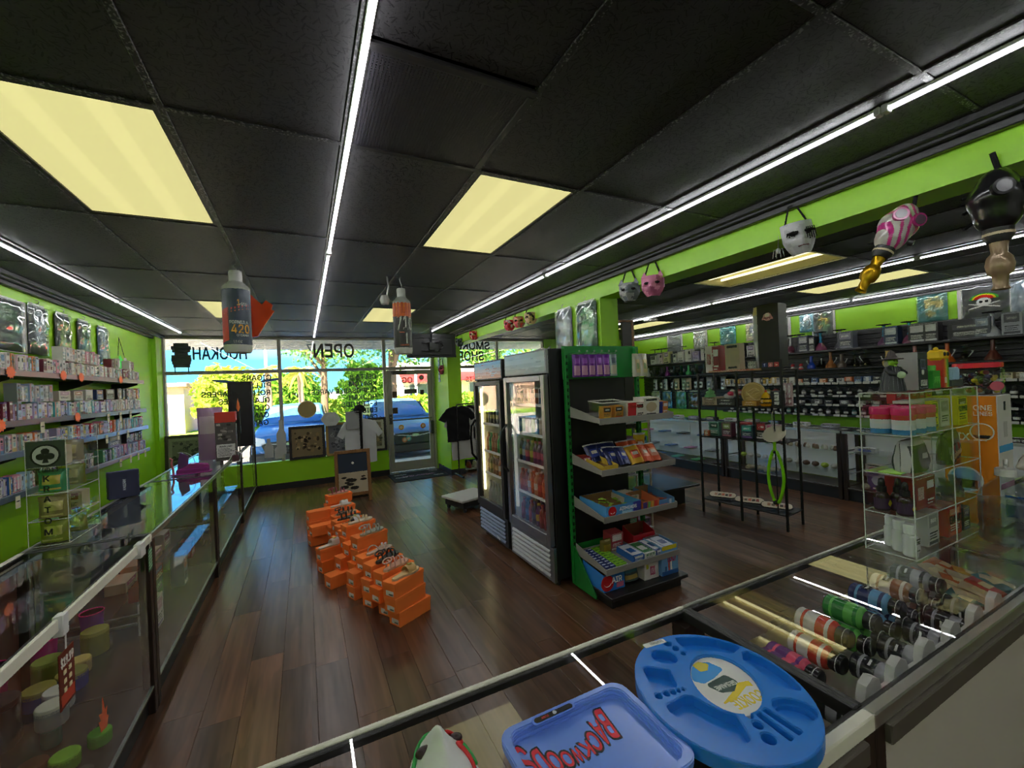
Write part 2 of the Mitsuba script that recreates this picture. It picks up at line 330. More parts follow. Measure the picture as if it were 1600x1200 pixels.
# fluorescent panels
scene['off_white'] = {'type': 'twosided', 'bsdf': {'type': 'diffuse', 'reflectance': {'type': 'rgb', 'value': [.7, .68, .5]}}}
def panel(x, y, lab, gx, gy):
    i, j = math.floor((x - gx) / PX + 1e-6), math.floor((y - gy) / PY + 1e-6)
    x0, y0 = gx + i * PX + .012, gy + j * PY + .012; x1, y1 = x0 + PX - .024, y0 + PY - .024
    t = thing('ceiling_light', lab, 'ceiling light')
    b = MB()
    for q in ((x0, x1, y0, y0 + .018), (x0, x1, y1 - .018, y1), (x0, x0 + .018, y0 + .018, y1 - .018), (x1 - .018, x1, y0 + .018, y1 - .018)): b.box(*q, ZC - .002, ZC + .016, '#1a1a1a')
    put('frame', b, 'satin', t)
    xs = [x0 + .018 + (x1 - x0 - .036) * u for u in (0, .23, .37, .63, .77, 1)]
    for mult, idx, nm in ((1.0, (0, 2, 4), 'diffuser'), (1.10, (1, 3), 'tube_glow')):   # the two tubes show through the yellowed lens
        b = MB()
        for k in idx: b.quad([(xs[k], y0 + .018, ZC + .006), (xs[k], y1 - .018, ZC + .006), (xs[k + 1], y1 - .018, ZC + .006), (xs[k + 1], y0 + .018, ZC + .006)], '#ffffff')
        put(nm, b, 'off_white', t, emitter={'type': 'area', 'radiance': {'type': 'rgb', 'value': [float(q * mult) for q in PANEL]}})
for x, y, lab in PANELS: panel(x, y, lab, *((GX0, GY0) if x < XM else (RG, 2.1)))
# the open fitting of the right room: white pan, louvre edges and two bare tubes
t = thing('ceiling_light', 'open fluorescent fitting with bare tubes in the right room, its cover missing', 'ceiling light')
x0, y0 = RG + .012, 2.1 + .012; x1, y1 = x0 + PX - .024, y0 + PY - .024
b = MB(); b.box(x0, x1, y0, y1, ZC + .07, ZC + .075, '#d8d0a0')
for k in range(2): b.quad([(x0 + .58 * k, y0, ZC), (x0 + .58 * k, y1, ZC), (x0 + .58 * k + (.05 if k == 0 else -.05), y1, ZC + .07), (x0 + .58 * k + (.05 if k == 0 else -.05), y0, ZC + .07)], '#d8d0a0')
b.box(x0, x1, y0 - .004, y0 + .008, ZC - .004, ZC + .072, '#c8c2a0'); b.box(x0, x1, y1 - .008, y1 + .004, ZC - .004, ZC + .072, '#c8c2a0')
put('pan', b, 'satin', t)
b = MB()
for q in ((x0, x1, y0 - .012, y0), (x0, x1, y1, y1 + .012), (x0 - .012, x0, y0 - .012, y1 + .012), (x1, x1 + .012, y0 - .012, y1 + .012)): b.box(*q, ZC - .012, ZC + .01, '#d8d4c0', .003)
put('rim', b, 'satin', t)
for k in (.2, .4):
    b = MB(); b.cyl((x0 + k, y0 + .03, ZC + .045), (x0 + k, y1 - .03, ZC + .045), .014, '#ffffff', n=10)
    put('bare_tube', b, 'off_white', t, emitter={'type': 'area', 'radiance': {'type': 'rgb', 'value': [1.6, 1.45, .75]}})
# LED strips
def strip(x, cuts, what, zc=ZC):
    for i in range(len(cuts) - 1):
        y0, y1 = cuts[i] + .012, cuts[i + 1] - .012
        t = thing('light_strip', f'{ordinal(i) if len(cuts) > 2 else ""} bright white tube light of the {what} ceiling strip, counted from the camera'.strip(), 'tube light', f'tube lights of the {what} strip')
        b = MB(); b.box(x - .012, x + .012, y0, y1, zc - .018, zc - .004, '#d0d0d0', .002); b.box(x - .019, x + .019, y0 - .01, y0 + .012, zc - .036, zc - .004, '#c8c8c8', .003); b.box(x - .019, x + .019, y1 - .012, y1 + .01, zc - .036, zc - .004, '#c8c8c8', .003)
        put('housing', b, 'satin', t)
        b = MB(); a = np.linspace(.86 * PI, 2.14 * PI, 11); pr = np.stack([np.cos(a) * .0095, np.sin(a) * .0105 - .022], 1)
        v = np.array([[x + p[0], yy, zc + p[1]] for yy in (y0 + .012, y1 - .012) for p in pr]); n = len(pr)
        f = [[k, n + k, k + 1] for k in range(n - 1)] + [[k + 1, n + k, n + k + 1] for k in range(n - 1)]
        b.add(v, np.array(f), '#ffffff')
        put('glowing_tube', b, 'off_white', t, emitter={'type': 'area', 'radiance': {'type': 'rgb', 'value': [LED * .97, LED * .98, LED]}})
strip(-1.68, [-3.2, -1.2, 1.1, 3.4, 5.66, 8.1], 'left')
strip(.205, [-3.3, -1.4, 1.0, 3.36, 5.8, 8.5], 'middle')
strip(2.12, [-3.3, -1.5, .83, 3.45, 5.6, 7.45], 'right')
strip(5.28, [-.6, 1.85, 4.1, 6.6], 'inner right-room')
strip(7.36, [-.6, 1.65, 3.35, 6.0, 8.4], 'outer right-room')
# walls
scene['wall_paint'] = {'type': 'twosided', 'bsdf': {'type': 'diffuse', 'reflectance': {'type': 'rgb', 'value': [.78, .76, .72]}}}
def wall(name, boxes, mat_='lime', label=None):
    b = MB()
    for q in boxes: b.box(*q, '#88c010')
    return struct(name, b, mat_, label)
wall('wall_left', [(XL - .12, XL, YB, YF + .1, 0, ZC + .02)], label='lime green left wall')
wall('wall_right', [(XR, XR + .12, YB, YF + .1, 0, ZC + .02)], label='lime green right wall')
wall('wall_back', [(XL - .1, XR + .1, YB - .12, YB, 0, ZC + .02)], 'wall_paint', label='pale wall behind the counters')
wall('wall_front', [(XL, 1.47, YF - .1, YF + .06, 0, .50), (2.56, 5.2, YF - .1, YF + .06, 0, .50), (5.2, XR, YF - .06, YF + .06, 0, ZC), (XL, XL + .06, YF - .35, YF, 0.5, ZC)], label='low lime green wall below the shop windows')
wall('wall_divider', [(XM, XM2, YB, YF - .2, 2.52, ZC - .02), (XM, XM2, 3.33, 4.15, 0, 2.52), (2.49, 2.76, 7.8, YF, 0, ZC - .02)], label='lime green beam and pier between the two rooms')
b = MB()
for (x, sgn, y0, y1) in ((XL, 1, YB, YF - .06), (XM, -1, YB, 7.8), (XR, -1, YB, YF - .1)):
    for (d, h, z) in ((.11, .035, 0), (.075, .05, .03), (.04, .085, .05)):
        xx = sorted((x, x + sgn * d)); b.box(xx[0], xx[1], y0, y1, ZC - h, ZC - z + .001 if z == 0 else ZC - z, '#141416', .004)
struct('trim_1', b, 'satin', 'black stepped moulding along the ceiling edge')
b = MB()
b.box(XL, 1.47, YF - .115, YF - .1, 0, .11, '#16161a', .003); b.box(2.478, 2.49, 7.79, YF - .12, 0, .11, '#23252c', .003); b.box(2.478, 2.77, 7.788, 7.8, 0, .11, '#23252c', .003); b.box(XL, XL + .012, YB, YF - .1, 0, .1, '#16161a', .003)
b.box(XM - .01, XM2 + .01, 3.32, 3.33, 0, .11, '#16161a', .003); b.box(2.76, 5.2, YF - .115, YF - .1, 0, .11, '#16161a', .003)
struct('baseboard_front', b, 'satin', 'dark baseboard below the shop windows')
# ---- shop front: frames, panes, door
FR = C('#8f8b84')
def window(n, x0, x1, z0, z1, zt, lab, mull=()):
    w = struct(f'window_{n}', MB().box(x0, x1, YF - .03, YF + .03, z0 - .05, z0, FR, .004), 'satin', lab)
    b = MB()
    for x in (x0, x1): b.box(x - .028, x + .028, YF - .045, YF + .045, z0, z1, FR, .005)
    b.box(x0, x1, YF - .04, YF + .04, z1 - .03, z1 + .02, FR, .004); b.box(x0, x1, YF - .04, YF + .04, zt - .028, zt + .028, '#7a776f', .004)
    for x in mull: b.box(x - .022, x + .022, YF - .04, YF + .04, z0, z1, FR, .004)
    put('frame', b, 'satin', w)
    for (a, c_) in ((z0, zt), (zt, z1)):
        v = [(x0, YF, a), (x1, YF, a), (x1, YF, c_), (x0, YF, c_)]
        put('glass_pane', MB().quad(v, '#ffffff'), 'pane', w)
    return w
ZT = 2.13
w1 = window(1, XL + .06, -.38, .5, ZC - .02, ZT, 'left shop window with hookah lettering')
w2 = window(2, -.38, 1.47, .5, ZC - .02, ZT, 'middle shop window with open lettering')
d1 = struct('door_1', MB().box(1.47, 2.56, YF - .05, YF + .05, 2.10, 2.16, FR, .004), 'satin', 'aluminium framed glass entrance door')
b = MB()
for x in (1.47, 2.46): b.box(x - .03, x + .03, YF - .05, YF + .05, 0, ZC, FR, .004)
b.box(1.47, 2.46, YF - .05, YF + .05, ZC - .04, ZC, FR); b.box(2.46, 2.56, YF - .05, YF + .05, 0, ZC, '#6d9a10'); put('frame', b, 'satin', d1)
put('glass_pane', MB().quad([(1.5, YF, 2.16), (2.44, YF, 2.16), (2.44, YF, ZC - .04), (1.5, YF, ZC - .04)], '#ffffff'), 'pane', d1, label='transom pane above the door')
b = MB(); b.box(1.51, 1.60, YF - .022, YF + .022, .03, 2.09, FR, .004); b.box(2.34, 2.425, YF - .022, YF + .022, .03, 2.09, FR, .004); b.box(1.60, 2.34, YF - .022, YF + .022, .03, .22, FR, .004); b.box(1.60, 2.34, YF - .022, YF + .022, 2.0, 2.09, FR, .004)
put('leaf_frame', b, 'satin', d1)
put('glass_pane', MB().quad([(1.60, YF, .22), (2.34, YF, .22), (2.34, YF, 2.0), (1.60, YF, 2.0)], '#ffffff'), 'pane', d1, label='tall pane of the door')
b = MB(); b.tube([(1.56, YF - .02, 1.08), (1.56, YF - .07, 1.08), (2.38, YF - .07, 1.08), (2.38, YF - .02, 1.08)], .014, '#606060', 8); put('push_bar', b, 'metal', d1)
b = MB(); b.box(2.35, 2.42, YF - .1, YF - .02, .75, 1.02, '#2a2c2a', .01); put('pull_handle', b, 'satin', d1)
b = MB(); b.box(1.525, 1.585, YF - .03, YF - .02, 1.0, 1.2, '#5a5854', .004); b.cyl((1.555, YF - .045, 1.14), (1.555, YF - .02, 1.14), .016, '#a0a0a0'); put('lock', b, 'metal', d1)
b = MB(); b.box(1.60, 1.9, YF - .075, YF - .02, 2.015, 2.075, '#3c3a38', .008); put('closer', b, 'satin', d1)
w3 = window(3, 2.76, 5.2, .5, ZC - .02, ZT, 'shop window of the right room behind the clothes rack', (3.98,))
# ================================================================ outside the windows
b = MB(); b.box(-60, 60, YF + .06, 10.6, -.25, -.02, '#c9c6c0'); struct('floor_sidewalk', b, 'matte', 'pale concrete walkway outside the shop')
b = MB(); b.box(-90, 90, 10.6, 24.0, -.4, -.15, '#a0a0a0'); struct('floor_parking', b, 'asphalt', 'sunlit pale parking lot')
b = MB(); b.box(-90, 90, 24.0, 120, -.4, -.1, '#6f9a34'); struct('floor_lawn', b, 'matte', 'green lawn beyond the parking lot')
b = MB(); b.box(-60, 60, 29.0, 36, -.2, -.08, '#b8b6b4'); struct('floor_street', b, 'matte', 'pale street beyond the lawn')
b = MB(); b.box(-20, 30, YF + .061, 11.6, ZC + .04, ZC + .4, '#d6d6d2'); struct('ceiling_canopy', b, 'matte', 'white canopy over the walkway')
b = MB()
for y in np.arange(8.95, 11.6, .2): b.box(-20, 30, y, y + .012, ZC + .03, ZC + .04, '#b8b8b6')
put('soffit_groove', b, 'matte', 'ceiling_canopy', kind='stuff')
def tree(x, y, h, r, trunk, seed, tone, lab, n=2600, squash=1.0, gaps=.0, size=.16, z0=None):
    rg = np.random.default_rng(seed); t = thing('tree', lab, 'tree')
    b = MB(); b.tube([(x, y, -.15), (x + .05, y, h * .35), (x + .1, y + .05, h * .8)], [trunk, trunk * .8, trunk * .35], '#6b5a48', 8)
    for k in range(5):
        a = k * 1.26 + seed; zb = h * (.35 + .08 * k); b.tube([(x + .05, y, zb), (x + .5 * r * math.cos(a), y + .5 * r * math.sin(a), zb + .25 * h), (x + .8 * r * math.cos(a), y + .8 * r * math.sin(a), zb + .33 * h)], [trunk * .45, trunk * .3, trunk * .1], '#6b5a48', 6)
    put('trunk', b, 'matte', t)
    zc = h - r * squash if z0 is None else z0
    cl = rg.normal(size=(14, 3)); cl /= np.linalg.norm(cl, axis=1, keepdims=True); cl *= .62 * r; cl[:, 2] *= squash
    ci = rg.integers(0, 14, n); d = rg.normal(size=(n, 3)); d /= np.linalg.norm(d, axis=1, keepdims=True)
    P = cl[ci] + d * (rg.random((n, 1)) ** .4) * r * .5 * np.array([1, 1, squash]) + np.array([x, y, zc])
    P = P[P[:, 2] > .1]; n = len(P)
    u = rg.normal(size=(n, 3)); u /= np.linalg.norm(u, axis=1, keepdims=True); w = np.cross(u, rg.normal(size=(n, 3))); w /= np.linalg.norm(w, axis=1, keepdims=True)
    s = size * (.6 + .8 * rg.random((n, 1)))
    v = np.stack([P - u * s, P - w * s * .55, P + u * s, P + w * s * .55], 1).reshape(-1, 3)
    f = (np.arange(n)[:, None, None] * 4 + np.array([[0, 1, 2], [0, 2, 3]])).reshape(-1, 3)
    cc = np.repeat(np.array([C(q) for q in tone])[rg.integers(0, len(tone), n)] * (.75 + .5 * rg.random((n, 1))), 4, 0)
    put('foliage', MB().add(v, f, cc), 'leaf', t, kind='stuff')
G1, G2, G3 = ['#5d8a2c', '#79a838', '#8fbd45'], ['#8fae3a', '#b0c04a', '#c8cf5a'], ['#4f7d3a', '#6c9a4a', '#a9c05e']
tree(-3.6, 25.6, 3.3, 1.6, .14, 2, G2, 'yellow green tree behind the rolling papers lettering', 3000)
tree(-.35, 26, 3.0, 1.5, .14, 3, G1, 'green tree behind the hookah lettering, right of the yellow green one', 2600)
tree(3.1, 25.6, 3.4, 1.5, .14, 4, G1, 'rounded green tree behind the blue car, left part of the middle window', 3000)
tree(3.2, 17.5, 7.0, 3.0, .2, 5, G3, 'tall airy tree with sky showing through, behind the open lettering', 6500, .7, size=.085, z0=4.6)
tree(.9, 23.4, 7.0, 2.6, .2, 15, G3, 'tall airy tree with sky between its leaves, behind the seven of the open lettering', 4500, .7, size=.09, z0=4.9)
tree(9.6, 21.5, 7.2, 2.8, .2, 7, G3, 'tall airy tree right of the entrance door', 5000, .8, size=.095, z0=4.6)
tree(15.0, 24.5, 5.4, 2.3, .18, 8, G1, 'green tree behind the right room window', 2600)
def palm(x, y, h, seed, lab):
    rg = np.random.default_rng(seed); t = thing('palm_tree', lab, 'palm tree')
    b = MB(); b.tube([(x, y, -.1), (x + .1, y, h * .5), (x + .05, y, h)], [.16, .12, .11], '#8d7c68', 8); put('trunk', b, 'matte', t)
    b = MB()
    for k in range(22):
        a = rg.random() * 6.28; e = rg.random() * 1.4 - .5; L = .85; pts = [(x + .05 + math.cos(a) * L * u * math.cos(e) , y + math.sin(a) * L * u * math.cos(e), h + L * u * math.sin(e) - .5 * u * u) for u in np.linspace(0, 1, 7)]
        p = np.array(pts); side = np.array([-math.sin(a), math.cos(a), 0]) * .09
        for i in range(6):
            w0, w1 = 1 - abs(i / 6 - .35), 1 - abs((i + 1) / 6 - .35)
            b.quad([p[i] - side * w0 - [0, 0, .05], p[i], p[i + 1], p[i + 1] - side * w1 - [0, 0, .05]], '#c0c060'); b.quad([p[i], p[i] + side * w0 - [0, 0, .05], p[i + 1] + side * w1 - [0, 0, .05], p[i + 1]], '#a8b04a')
    put('frond', b, 'leaf', t, kind='stuff')
palm(-1.5, 22, 2.9, 11, 'short palm tree below the hookah lettering')
palm(-.2, 20.5, 2.7, 12, 'palm tree left of the mullion between the two big windows')
# hedge, pink house, light poles, shop with red awning
b = MB(); rg = np.random.default_rng(5); n = 9000
P = np.stack([rg.uniform(-5, 24, n), 28.4 + rg.uniform(-.4, .4, n), rg.uniform(-.1, 1.25, n)], 1); u = rg.normal(size=(n, 3)) * .11; w = rg.normal(size=(n, 3)) * .08
v = np.stack([P - u, P - w, P + u, P + w], 1).reshape(-1, 3); f = (np.arange(n)[:, None, None] * 4 + np.array([[0, 1, 2], [0, 2, 3]])).reshape(-1, 3)
k = one('hedge', b.add(v, f, np.repeat(np.array([C(q) for q in G1 + G2])[rg.integers(0, 6, n)], 4, 0)), 'leaf', 'long green hedge beyond the parking lot', 'hedge'); labels[k]['kind'] = 'stuff'
t = thing('house', 'pale pink low building at the left edge of the left window', 'building')
b = MB(); b.box(-16, -5.6, 27.2, 33, -.1, 2.3, '#d9b3a6'); put('walls', b, 'matte', t)
b = MB(); b.box(-16.3, -5.4, 26.9, 33.3, 2.3, 2.55, '#b48c80', .04); put('roof', b, 'matte', t)
for x in (-7.0, -9.4):
    w = put('window', MB().box(x - .6, x + .6, 27.12, 27.2, .7, 1.9, '#efe8e0', .01), 'satin', t); put('pane', MB().box(x - .52, x + .52, 27.1, 27.13, .78, 1.82, '#40505a'), 'gloss', w)
t = thing('shop_building', 'far white shop with a red awning seen through the door', 'building')
b = MB(); b.box(8.0, 26, 40, 50, -.1, 4.2, '#e6e2da'); put('walls', b, 'matte', t)
b = MB(); b.add([(8, 40, 3.2), (20, 40, 3.2), (20, 38.4, 2.5), (8, 38.4, 2.5), (8, 38.4, 2.3), (20, 38.4, 2.3)], [[0, 3, 2], [0, 2, 1], [3, 4, 5], [3, 5, 2]], '#c62a2c'); put('awning', b, 'matte', t)
for x in (10, 13, 16):
    w = put('window', MB().box(x - 1.1, x + 1.1, 39.92, 40, .5, 2.2, '#d0d0d0', .02), 'satin', t); put('pane', MB().box(x - 1, x + 1, 39.9, 39.93, .6, 2.1, '#56646c'), 'gloss', w)
for i, (x, y, lab) in enumerate(((-6.4, 22, 'white light pole near the left edge of the left window'), (-2.0, 29.6, 'grey utility pole behind the hookah lettering'), (7.2, 30, 'slim pole behind the entrance door'))):
    t = thing('light_pole', lab, 'pole'); put('post', MB().cyl((x, y, -.15), (x, y, 7.5), .11, '#dcdcd8', .09, 10), 'satin', t); put('base', MB().cyl((x, y, -.15), (x, y, .35), .2, '#c4c2bc', n=12), 'matte', t)
    put('arm', MB().tube([(x, y, 7.2), (x, y - 1.2, 7.6)], .04, '#d0d0d0', 6), 'satin', t)
b = MB()
for z in (5.6, 6.1, 6.5): b.tube([(-40 + 4 * k, 31, z - .5 + .5 * abs(((k % 10) - 5) / 5) ** 2) for k in range(30)], .012, '#30302e', 4)
k = one('power_line', b, 'matte', 'thin power lines crossing the sky beyond the trees', 'power line')
# cars, nose towards the shop
def car(x, y, rz, paint, lab):
    M = TR(x, y, -.15) @ RZ(rz); t = thing('car', lab, 'car')
    st = [(0, .66, .46, .62), (.08, .80, .34, .74), (.35, .88, .26, .90), (1.1, .91, .22, 1.02), (1.35, .92, .22, 1.04), (3.6, .92, .22, 1.06), (4.2, .88, .28, 1.02), (4.4, .78, .40, .85)]
    def loft(st, c, top):
        b = MB(); V = []
        for (yy, w, zl, zt) in st:
            V.append([(s_ * w * k, yy, z) for (s_, k, z) in ((-1, .9, zl), (-1, 1, zl + .12), (-1, 1, (zl + zt) / 2), (-1, .97, zt - .08), (-1, .86, zt), (0, 1, zt + top), (1, .86, zt), (1, .97, zt - .08), (1, 1, (zl + zt) / 2), (1, 1, zl + .12), (1, .9, zl))])
        V = np.array(V); n = V.shape[1]; f = []
        for i in range(len(st) - 1):
            for j in range(n): a, b_, c_, d = i * n + j, i * n + (j + 1) % n, (i + 1) * n + (j + 1) % n, (i + 1) * n + j; f += [[a, b_, c_], [a, c_, d]]
        f += [[0, k + 1, k] for k in range(1, n - 1)] + [[(len(st) - 1) * n, (len(st) - 1) * n + k, (len(st) - 1) * n + k + 1] for k in range(1, n - 1)]
        return b.add(V.reshape(-1, 3), f, c, M)
    put('body', loft(st, paint, .03), 'gloss', t)
    cab = [(1.2, .80, 1.0, 1.03), (1.95, .70, 1.0, 1.5), (2.4, .70, 1.0, 1.55), (3.5, .70, 1.0, 1.53), (4.15, .74, 1.0, 1.06)]
    put('cabin', loft([(yy, w, zl - .2 if False else zl, max(zt, zl + .1)) for (yy, w, zl, zt) in cab], paint, .03), 'gloss', t)
    b = MB(); b.quad([(-.70, 1.24, 1.075), (.70, 1.24, 1.075), (.60, 1.90, 1.51), (-.60, 1.90, 1.51)], '#7f98a8', M); put('windshield', b, 'gloss', t)
    for s_ in (-1, 1):
        b = MB(); b.quad([(s_ * .81, 1.6, 1.12), (s_ * .745, 2.0, 1.46), (s_ * .73, 3.4, 1.46), (s_ * .80, 3.9, 1.12)], '#20282e', M); put('side_glass', b, 'gloss', t)
        b = MB(); b.add([(s_ * .80, .05, .64), (s_ * .50, -.01, .64), (s_ * .54, .02, .80), (s_ * .84, .26, .86)], [[0, 1, 2], [0, 2, 3]], '#dfe4e8', M); put('headlight', b, 'gloss', t)
        b = MB(); b.ball((s_ * 1.0, 1.55, 1.08), (.1, .06, .08), paint, 2, M); put('mirror', b, 'gloss', t)
        for yy in (.85, 3.5):
            b = MB(); b.cyl((s_ * .74, yy, .33), (s_ * .935, yy, .33), .33, '#141416', n=20, M=M); b.cyl((s_ * .93, yy, .33), (s_ * .945, yy, .33), .2, '#a0a4a8', n=16, M=M); put('wheel', b, 'satin', t)
    g = put('grille', MB().prism(Polygon([(-.52, .46), (.52, .46), (.60, .66), (.48, .72), (-.48, .72), (-.60, .66)]), -.03, .05, '#1c2024', M @ TR(0, -.03, 0) @ RX(PI / 2) @ SC(1, 1, -1)), 'satin', t)
    put('grille_bar', MB().tube([(-.6, -.04, .70), (0, -.075, .63), (.6, -.04, .70)], .016, '#c8ccd0', 6, M), 'metal', g)
    put('emblem', MB().cyl((0, -.10, .66), (0, -.05, .66), .055, '#d8dce0', n=16, M=M @ TR(0, 0, .3) @ SC(1.6, 1, .55)), 'metal', g)
    put('bumper', MB().box(-.86, .86, -.06, .16, .22, .46, '#23262c', .05, M), 'satin', t)
    for k, yy in enumerate((-.3, .25)): put('wiper', MB().tube([(yy, 1.23, 1.09), (yy + .4, 1.36, 1.18)], .012, '#101010', 5, M), 'satin', t)
car(2.55, 11.0, .04, C('#3f6ea8'), 'blue car parked nose towards the entrance door')
car(-.35, 11.6, -.06, C('#3a74b4'), 'blue car parked outside the middle window behind the gold disc')
# ================================================================ glass showcases
def showcase(M, L, D, H, lab, trim='#b9b9b6', base=.14, shelves=(.52,), wood='dark_wood', back='#d8d4cc', trim_h=.03, backmat='satin', lights=False):
    "local frame: x along the length, y from the customer's side (0) to the back (D), z up"
    t = thing('showcase', lab, 'display case')
    put('toe_base', MB().box(.0, L, .03, D - .02, 0, base - .02, '#141316', .003, M), 'satin', t)
    put('deck', MB().box(.0, L, .006, D - .006, base - .02, base, '#2a211c', .003, M), 'satin', t)
    for x in (.0, L - .045):
        for (y0, y1) in ((-.002, .05), (D - .05, D)):
            put('post', MB().box(x, x + .045, y0, y1, 0, H - trim_h, '#241a16', .003, M), wood, t)
    for q in ((0, L, .0085, .022), (0, L, D - .034, D - .02)): put('gasket', MB().box(*q, H - .02, H - .001, '#101010', .002, M), 'satin', t)
    for q in ((0, L, -.004, .009), (0, L, D - .022, D + .002)): put('long_trim', MB().box(*q, H - trim_h, H + .004, trim, .003, M), 'metal' if trim != '#dedacb' else 'satin', t)
    for q in ((-.0, .016, .014, D - .028), (L - .016, L, .014, D - .028)): put('end_trim', MB().box(*q, H - trim_h, H + .004, '#1a1a1c', .003, M), 'satin', t)
    put('glass_top', MB().quad([(.016, .014, H), (L - .016, .014, H), (L - .016, D - .028, H), (.016, D - .028, H)], '#ffffff', M), 'pane', t)
    put('glass_front', MB().quad([(.045, .008, base), (L - .045, .008, base), (L - .045, .008, H - trim_h), (.045, .008, H - trim_h)], '#ffffff', M), 'pane', t)
    put('bottom_rail', MB().box(.045, L - .045, 0, .016, base, base + .012, '#8f8f90', .002, M), 'metal', t)
    for k in range(2):
        x0, x1 = (.045, L / 2 + .02) if k == 0 else (L / 2 - .02, L - .045)
        dd = put('back_door', MB().box(x0, x1, D - .022 + .01 * k, D - .014 + .01 * k, base + .01, H - .05, back, .002, M), backmat, t)
    b = MB(); b.box(.045, L - .045, D - .02, D + .012, H - .075, H - trim_h, '#4d4640', .003, M); put('back_rail', b, 'satin', t)
    for z in shelves:
        s_ = put('glass_shelf', MB().box(.05, L - .05, .05, D - .04, z - .006, z, '#e8f4ee', 0, M), 'shelf_glass', t)
        put('bracket', MB().box(.046, .06, .06, D - .05, z - .02, z - .007, '#909090', .001, M).box(L - .06, L - .046, .06, D - .05, z - .02, z - .007, '#909090', .001, M), 'metal', s_)
    return t
scene['shelf_glass'] = {'type': 'thindielectric', 'int_ior': 1.35, 'specular_transmittance': {'type': 'rgb', 'value': [.95, .98, .97]}}
CX, CH = -.79, .96
MLC = lambda y: TR(CX, y, 0) @ RZ(PI / 2)           # left counter: x local = +Y, y local = -X
showcase(MLC(1.12), 1.87, .52, CH, 'nearest dark framed glass showcase of the left counter, with white top edge', '#dedacb', trim_h=.04, back='#5c3a30', backmat='satin')
showcase(MLC(3.0), 1.87, .52, CH, 'second glass showcase of the left counter, under the purple stand', back='#34343a')
showcase(MLC(4.88), 1.85, .52, CH, 'third glass showcase of the left counter, with glass beakers inside', back='#44464a')
showcase(MLC(6.74), 1.80, .52, CH, 'far glass showcase of the left counter below the shop window', shelves=())
MFC = lambda x: TR(x, .985, 0) @ RZ(PI) @ SC(-1, 1, 1)  # front counter: customers beyond it
MFC = lambda x1: TR(x1, .985, 0) @ RZ(PI)            # local x = -X from x1, local y = -Y
showcase(MFC(1.06), 1.80, .51, CH, 'empty glass showcase in front of the camera carrying the three trays', '#dedacb', shelves=(), back='#b9b2a8')
showcase(MFC(2.92), 1.86, .51, CH, 'glass showcase at the lower right with dropper bottles inside', '#c9c7c0', shelves=(.80,), back='#b9b2a8')
showcase(MFC(4.62), 1.69, .51, CH, 'glass showcase continuing the front counter past the right edge', '#c9c7c0', shelves=(.60,), back='#b9b2a8')
put('inner_ledge', MB().box(1.12, 2.86, .503, .570, .855, .885, '#d0d0cc', .004), 'satin', 'showcase_005')
# right room counters: three cases, dark ends, white backs
MRC = lambda y: TR(6.25, y + 0, 0) @ RZ(-PI / 2)      # local x = -Y, local y = +X
for (y1, L, lab, sh) in ((3.02, 1.75, 'black framed glass showcase of the right counter nearest the camera', (.36, .62)), (4.75, 1.71, 'white lit glass showcase of the right counter behind the black metal rack', (.36, .62)), (6.95, 2.18, 'long white lit glass showcase of the right counter at its far end', (.36, .62)), (1.25, 1.7, 'glass showcase of the right counter behind the acrylic tower', (.36, .62))):
    showcase(MRC(y1), L, .5, .90, lab, '#d4dade', base=.16, shelves=sh, back='#e6e8e8')
# ================================================================ packages with printed fronts
def pkg(b, w, d, h, base, rng, M, style=None, acc=None):
    "front at y=0 facing -y, base on z=0, centred in x; flat print on the front as coloured fields"
    base = col(base); acc = acc or ['#9a5878', '#6a8fae', '#b8a468', '#6a9478', '#b07860', '#7a6a98', '#30343c', '#d8d8d0', '#8ab0b4', '#c098a8', '#5a2430', '#c8c4bc']
    b.box(-w / 2, w / 2, 0, d, 0, h, base, 0, M)
    q = lambda x0, x1, z0, z1, c: b.quad([(x0 * w / 2, -.0006, z0 * h), (x1 * w / 2, -.0006, z0 * h), (x1 * w / 2, -.0006, z1 * h), (x0 * w / 2, -.0006, z1 * h)], c, M)
    pick = lambda: acc[rng.integers(len(acc))]
    style = rng.integers(5) if style is None else style
    ink = '#1a1a20' if base.mean() > .25 else '#e4e4e0'
    if style == 0:
        q(-1, 1, 0, .22, pick()); q(-.6, .6, .70, .84, ink); q(-.5, .5, .58, .62, ink); q(-.55, .55, .30, .52, pick())
    elif style == 1:
        q(-1, 0, 0, 1, pick()); q(.15, .85, .6, .85, ink); q(.15, .85, .2, .26, ink); q(.15, .7, .1, .14, ink); q(-.8, -.2, .3, .7, pick())
    elif style == 2:
        a = np.arange(9) * PI / 4; v = [(.0, -.0006, .5 * h)] + [(math.cos(k) * w * .36, -.0006, .48 * h + math.sin(k) * min(w * .36, h * .3)) for k in a[:8]]
        b.add(v, [[0, k, k % 8 + 1] for k in range(1, 9)], pick(), M); q(-.7, .7, .84, .94, ink); q(-.6, .6, .05, .12, ink); q(-.3, .3, .42, .54, pick())
    elif style == 3:
        q(-.75, .75, .55, .92, pick()); q(-.5, .5, .68, .8, '#f0f0ec'); q(-.7, .7, .36, .40, ink); q(-.7, .5, .28, .31, ink); q(-.7, .6, .2, .23, ink); q(-.8, .8, .04, .14, pick())
    else:
        for k in range(4): q(-1, 1, .05 + .22 * k, .05 + .22 * k + .1, pick())
        q(-.4, .4, .1, .9, ink if rng.random() < .4 else '#f2f2ee')
    q(-.9, .9, .965, .985, acc[0])
    return b
def starburst(M, c='#ff6a28', r=.045, n=11, th=.002):
    a = np.arange(2 * n) * PI / n; rr = np.where(np.arange(2 * n) % 2, r * .72, r)
    return MB().prism(Polygon(np.stack([rr * np.cos(a), rr * .8 * np.sin(a)], 1)), 0, th, c, M)
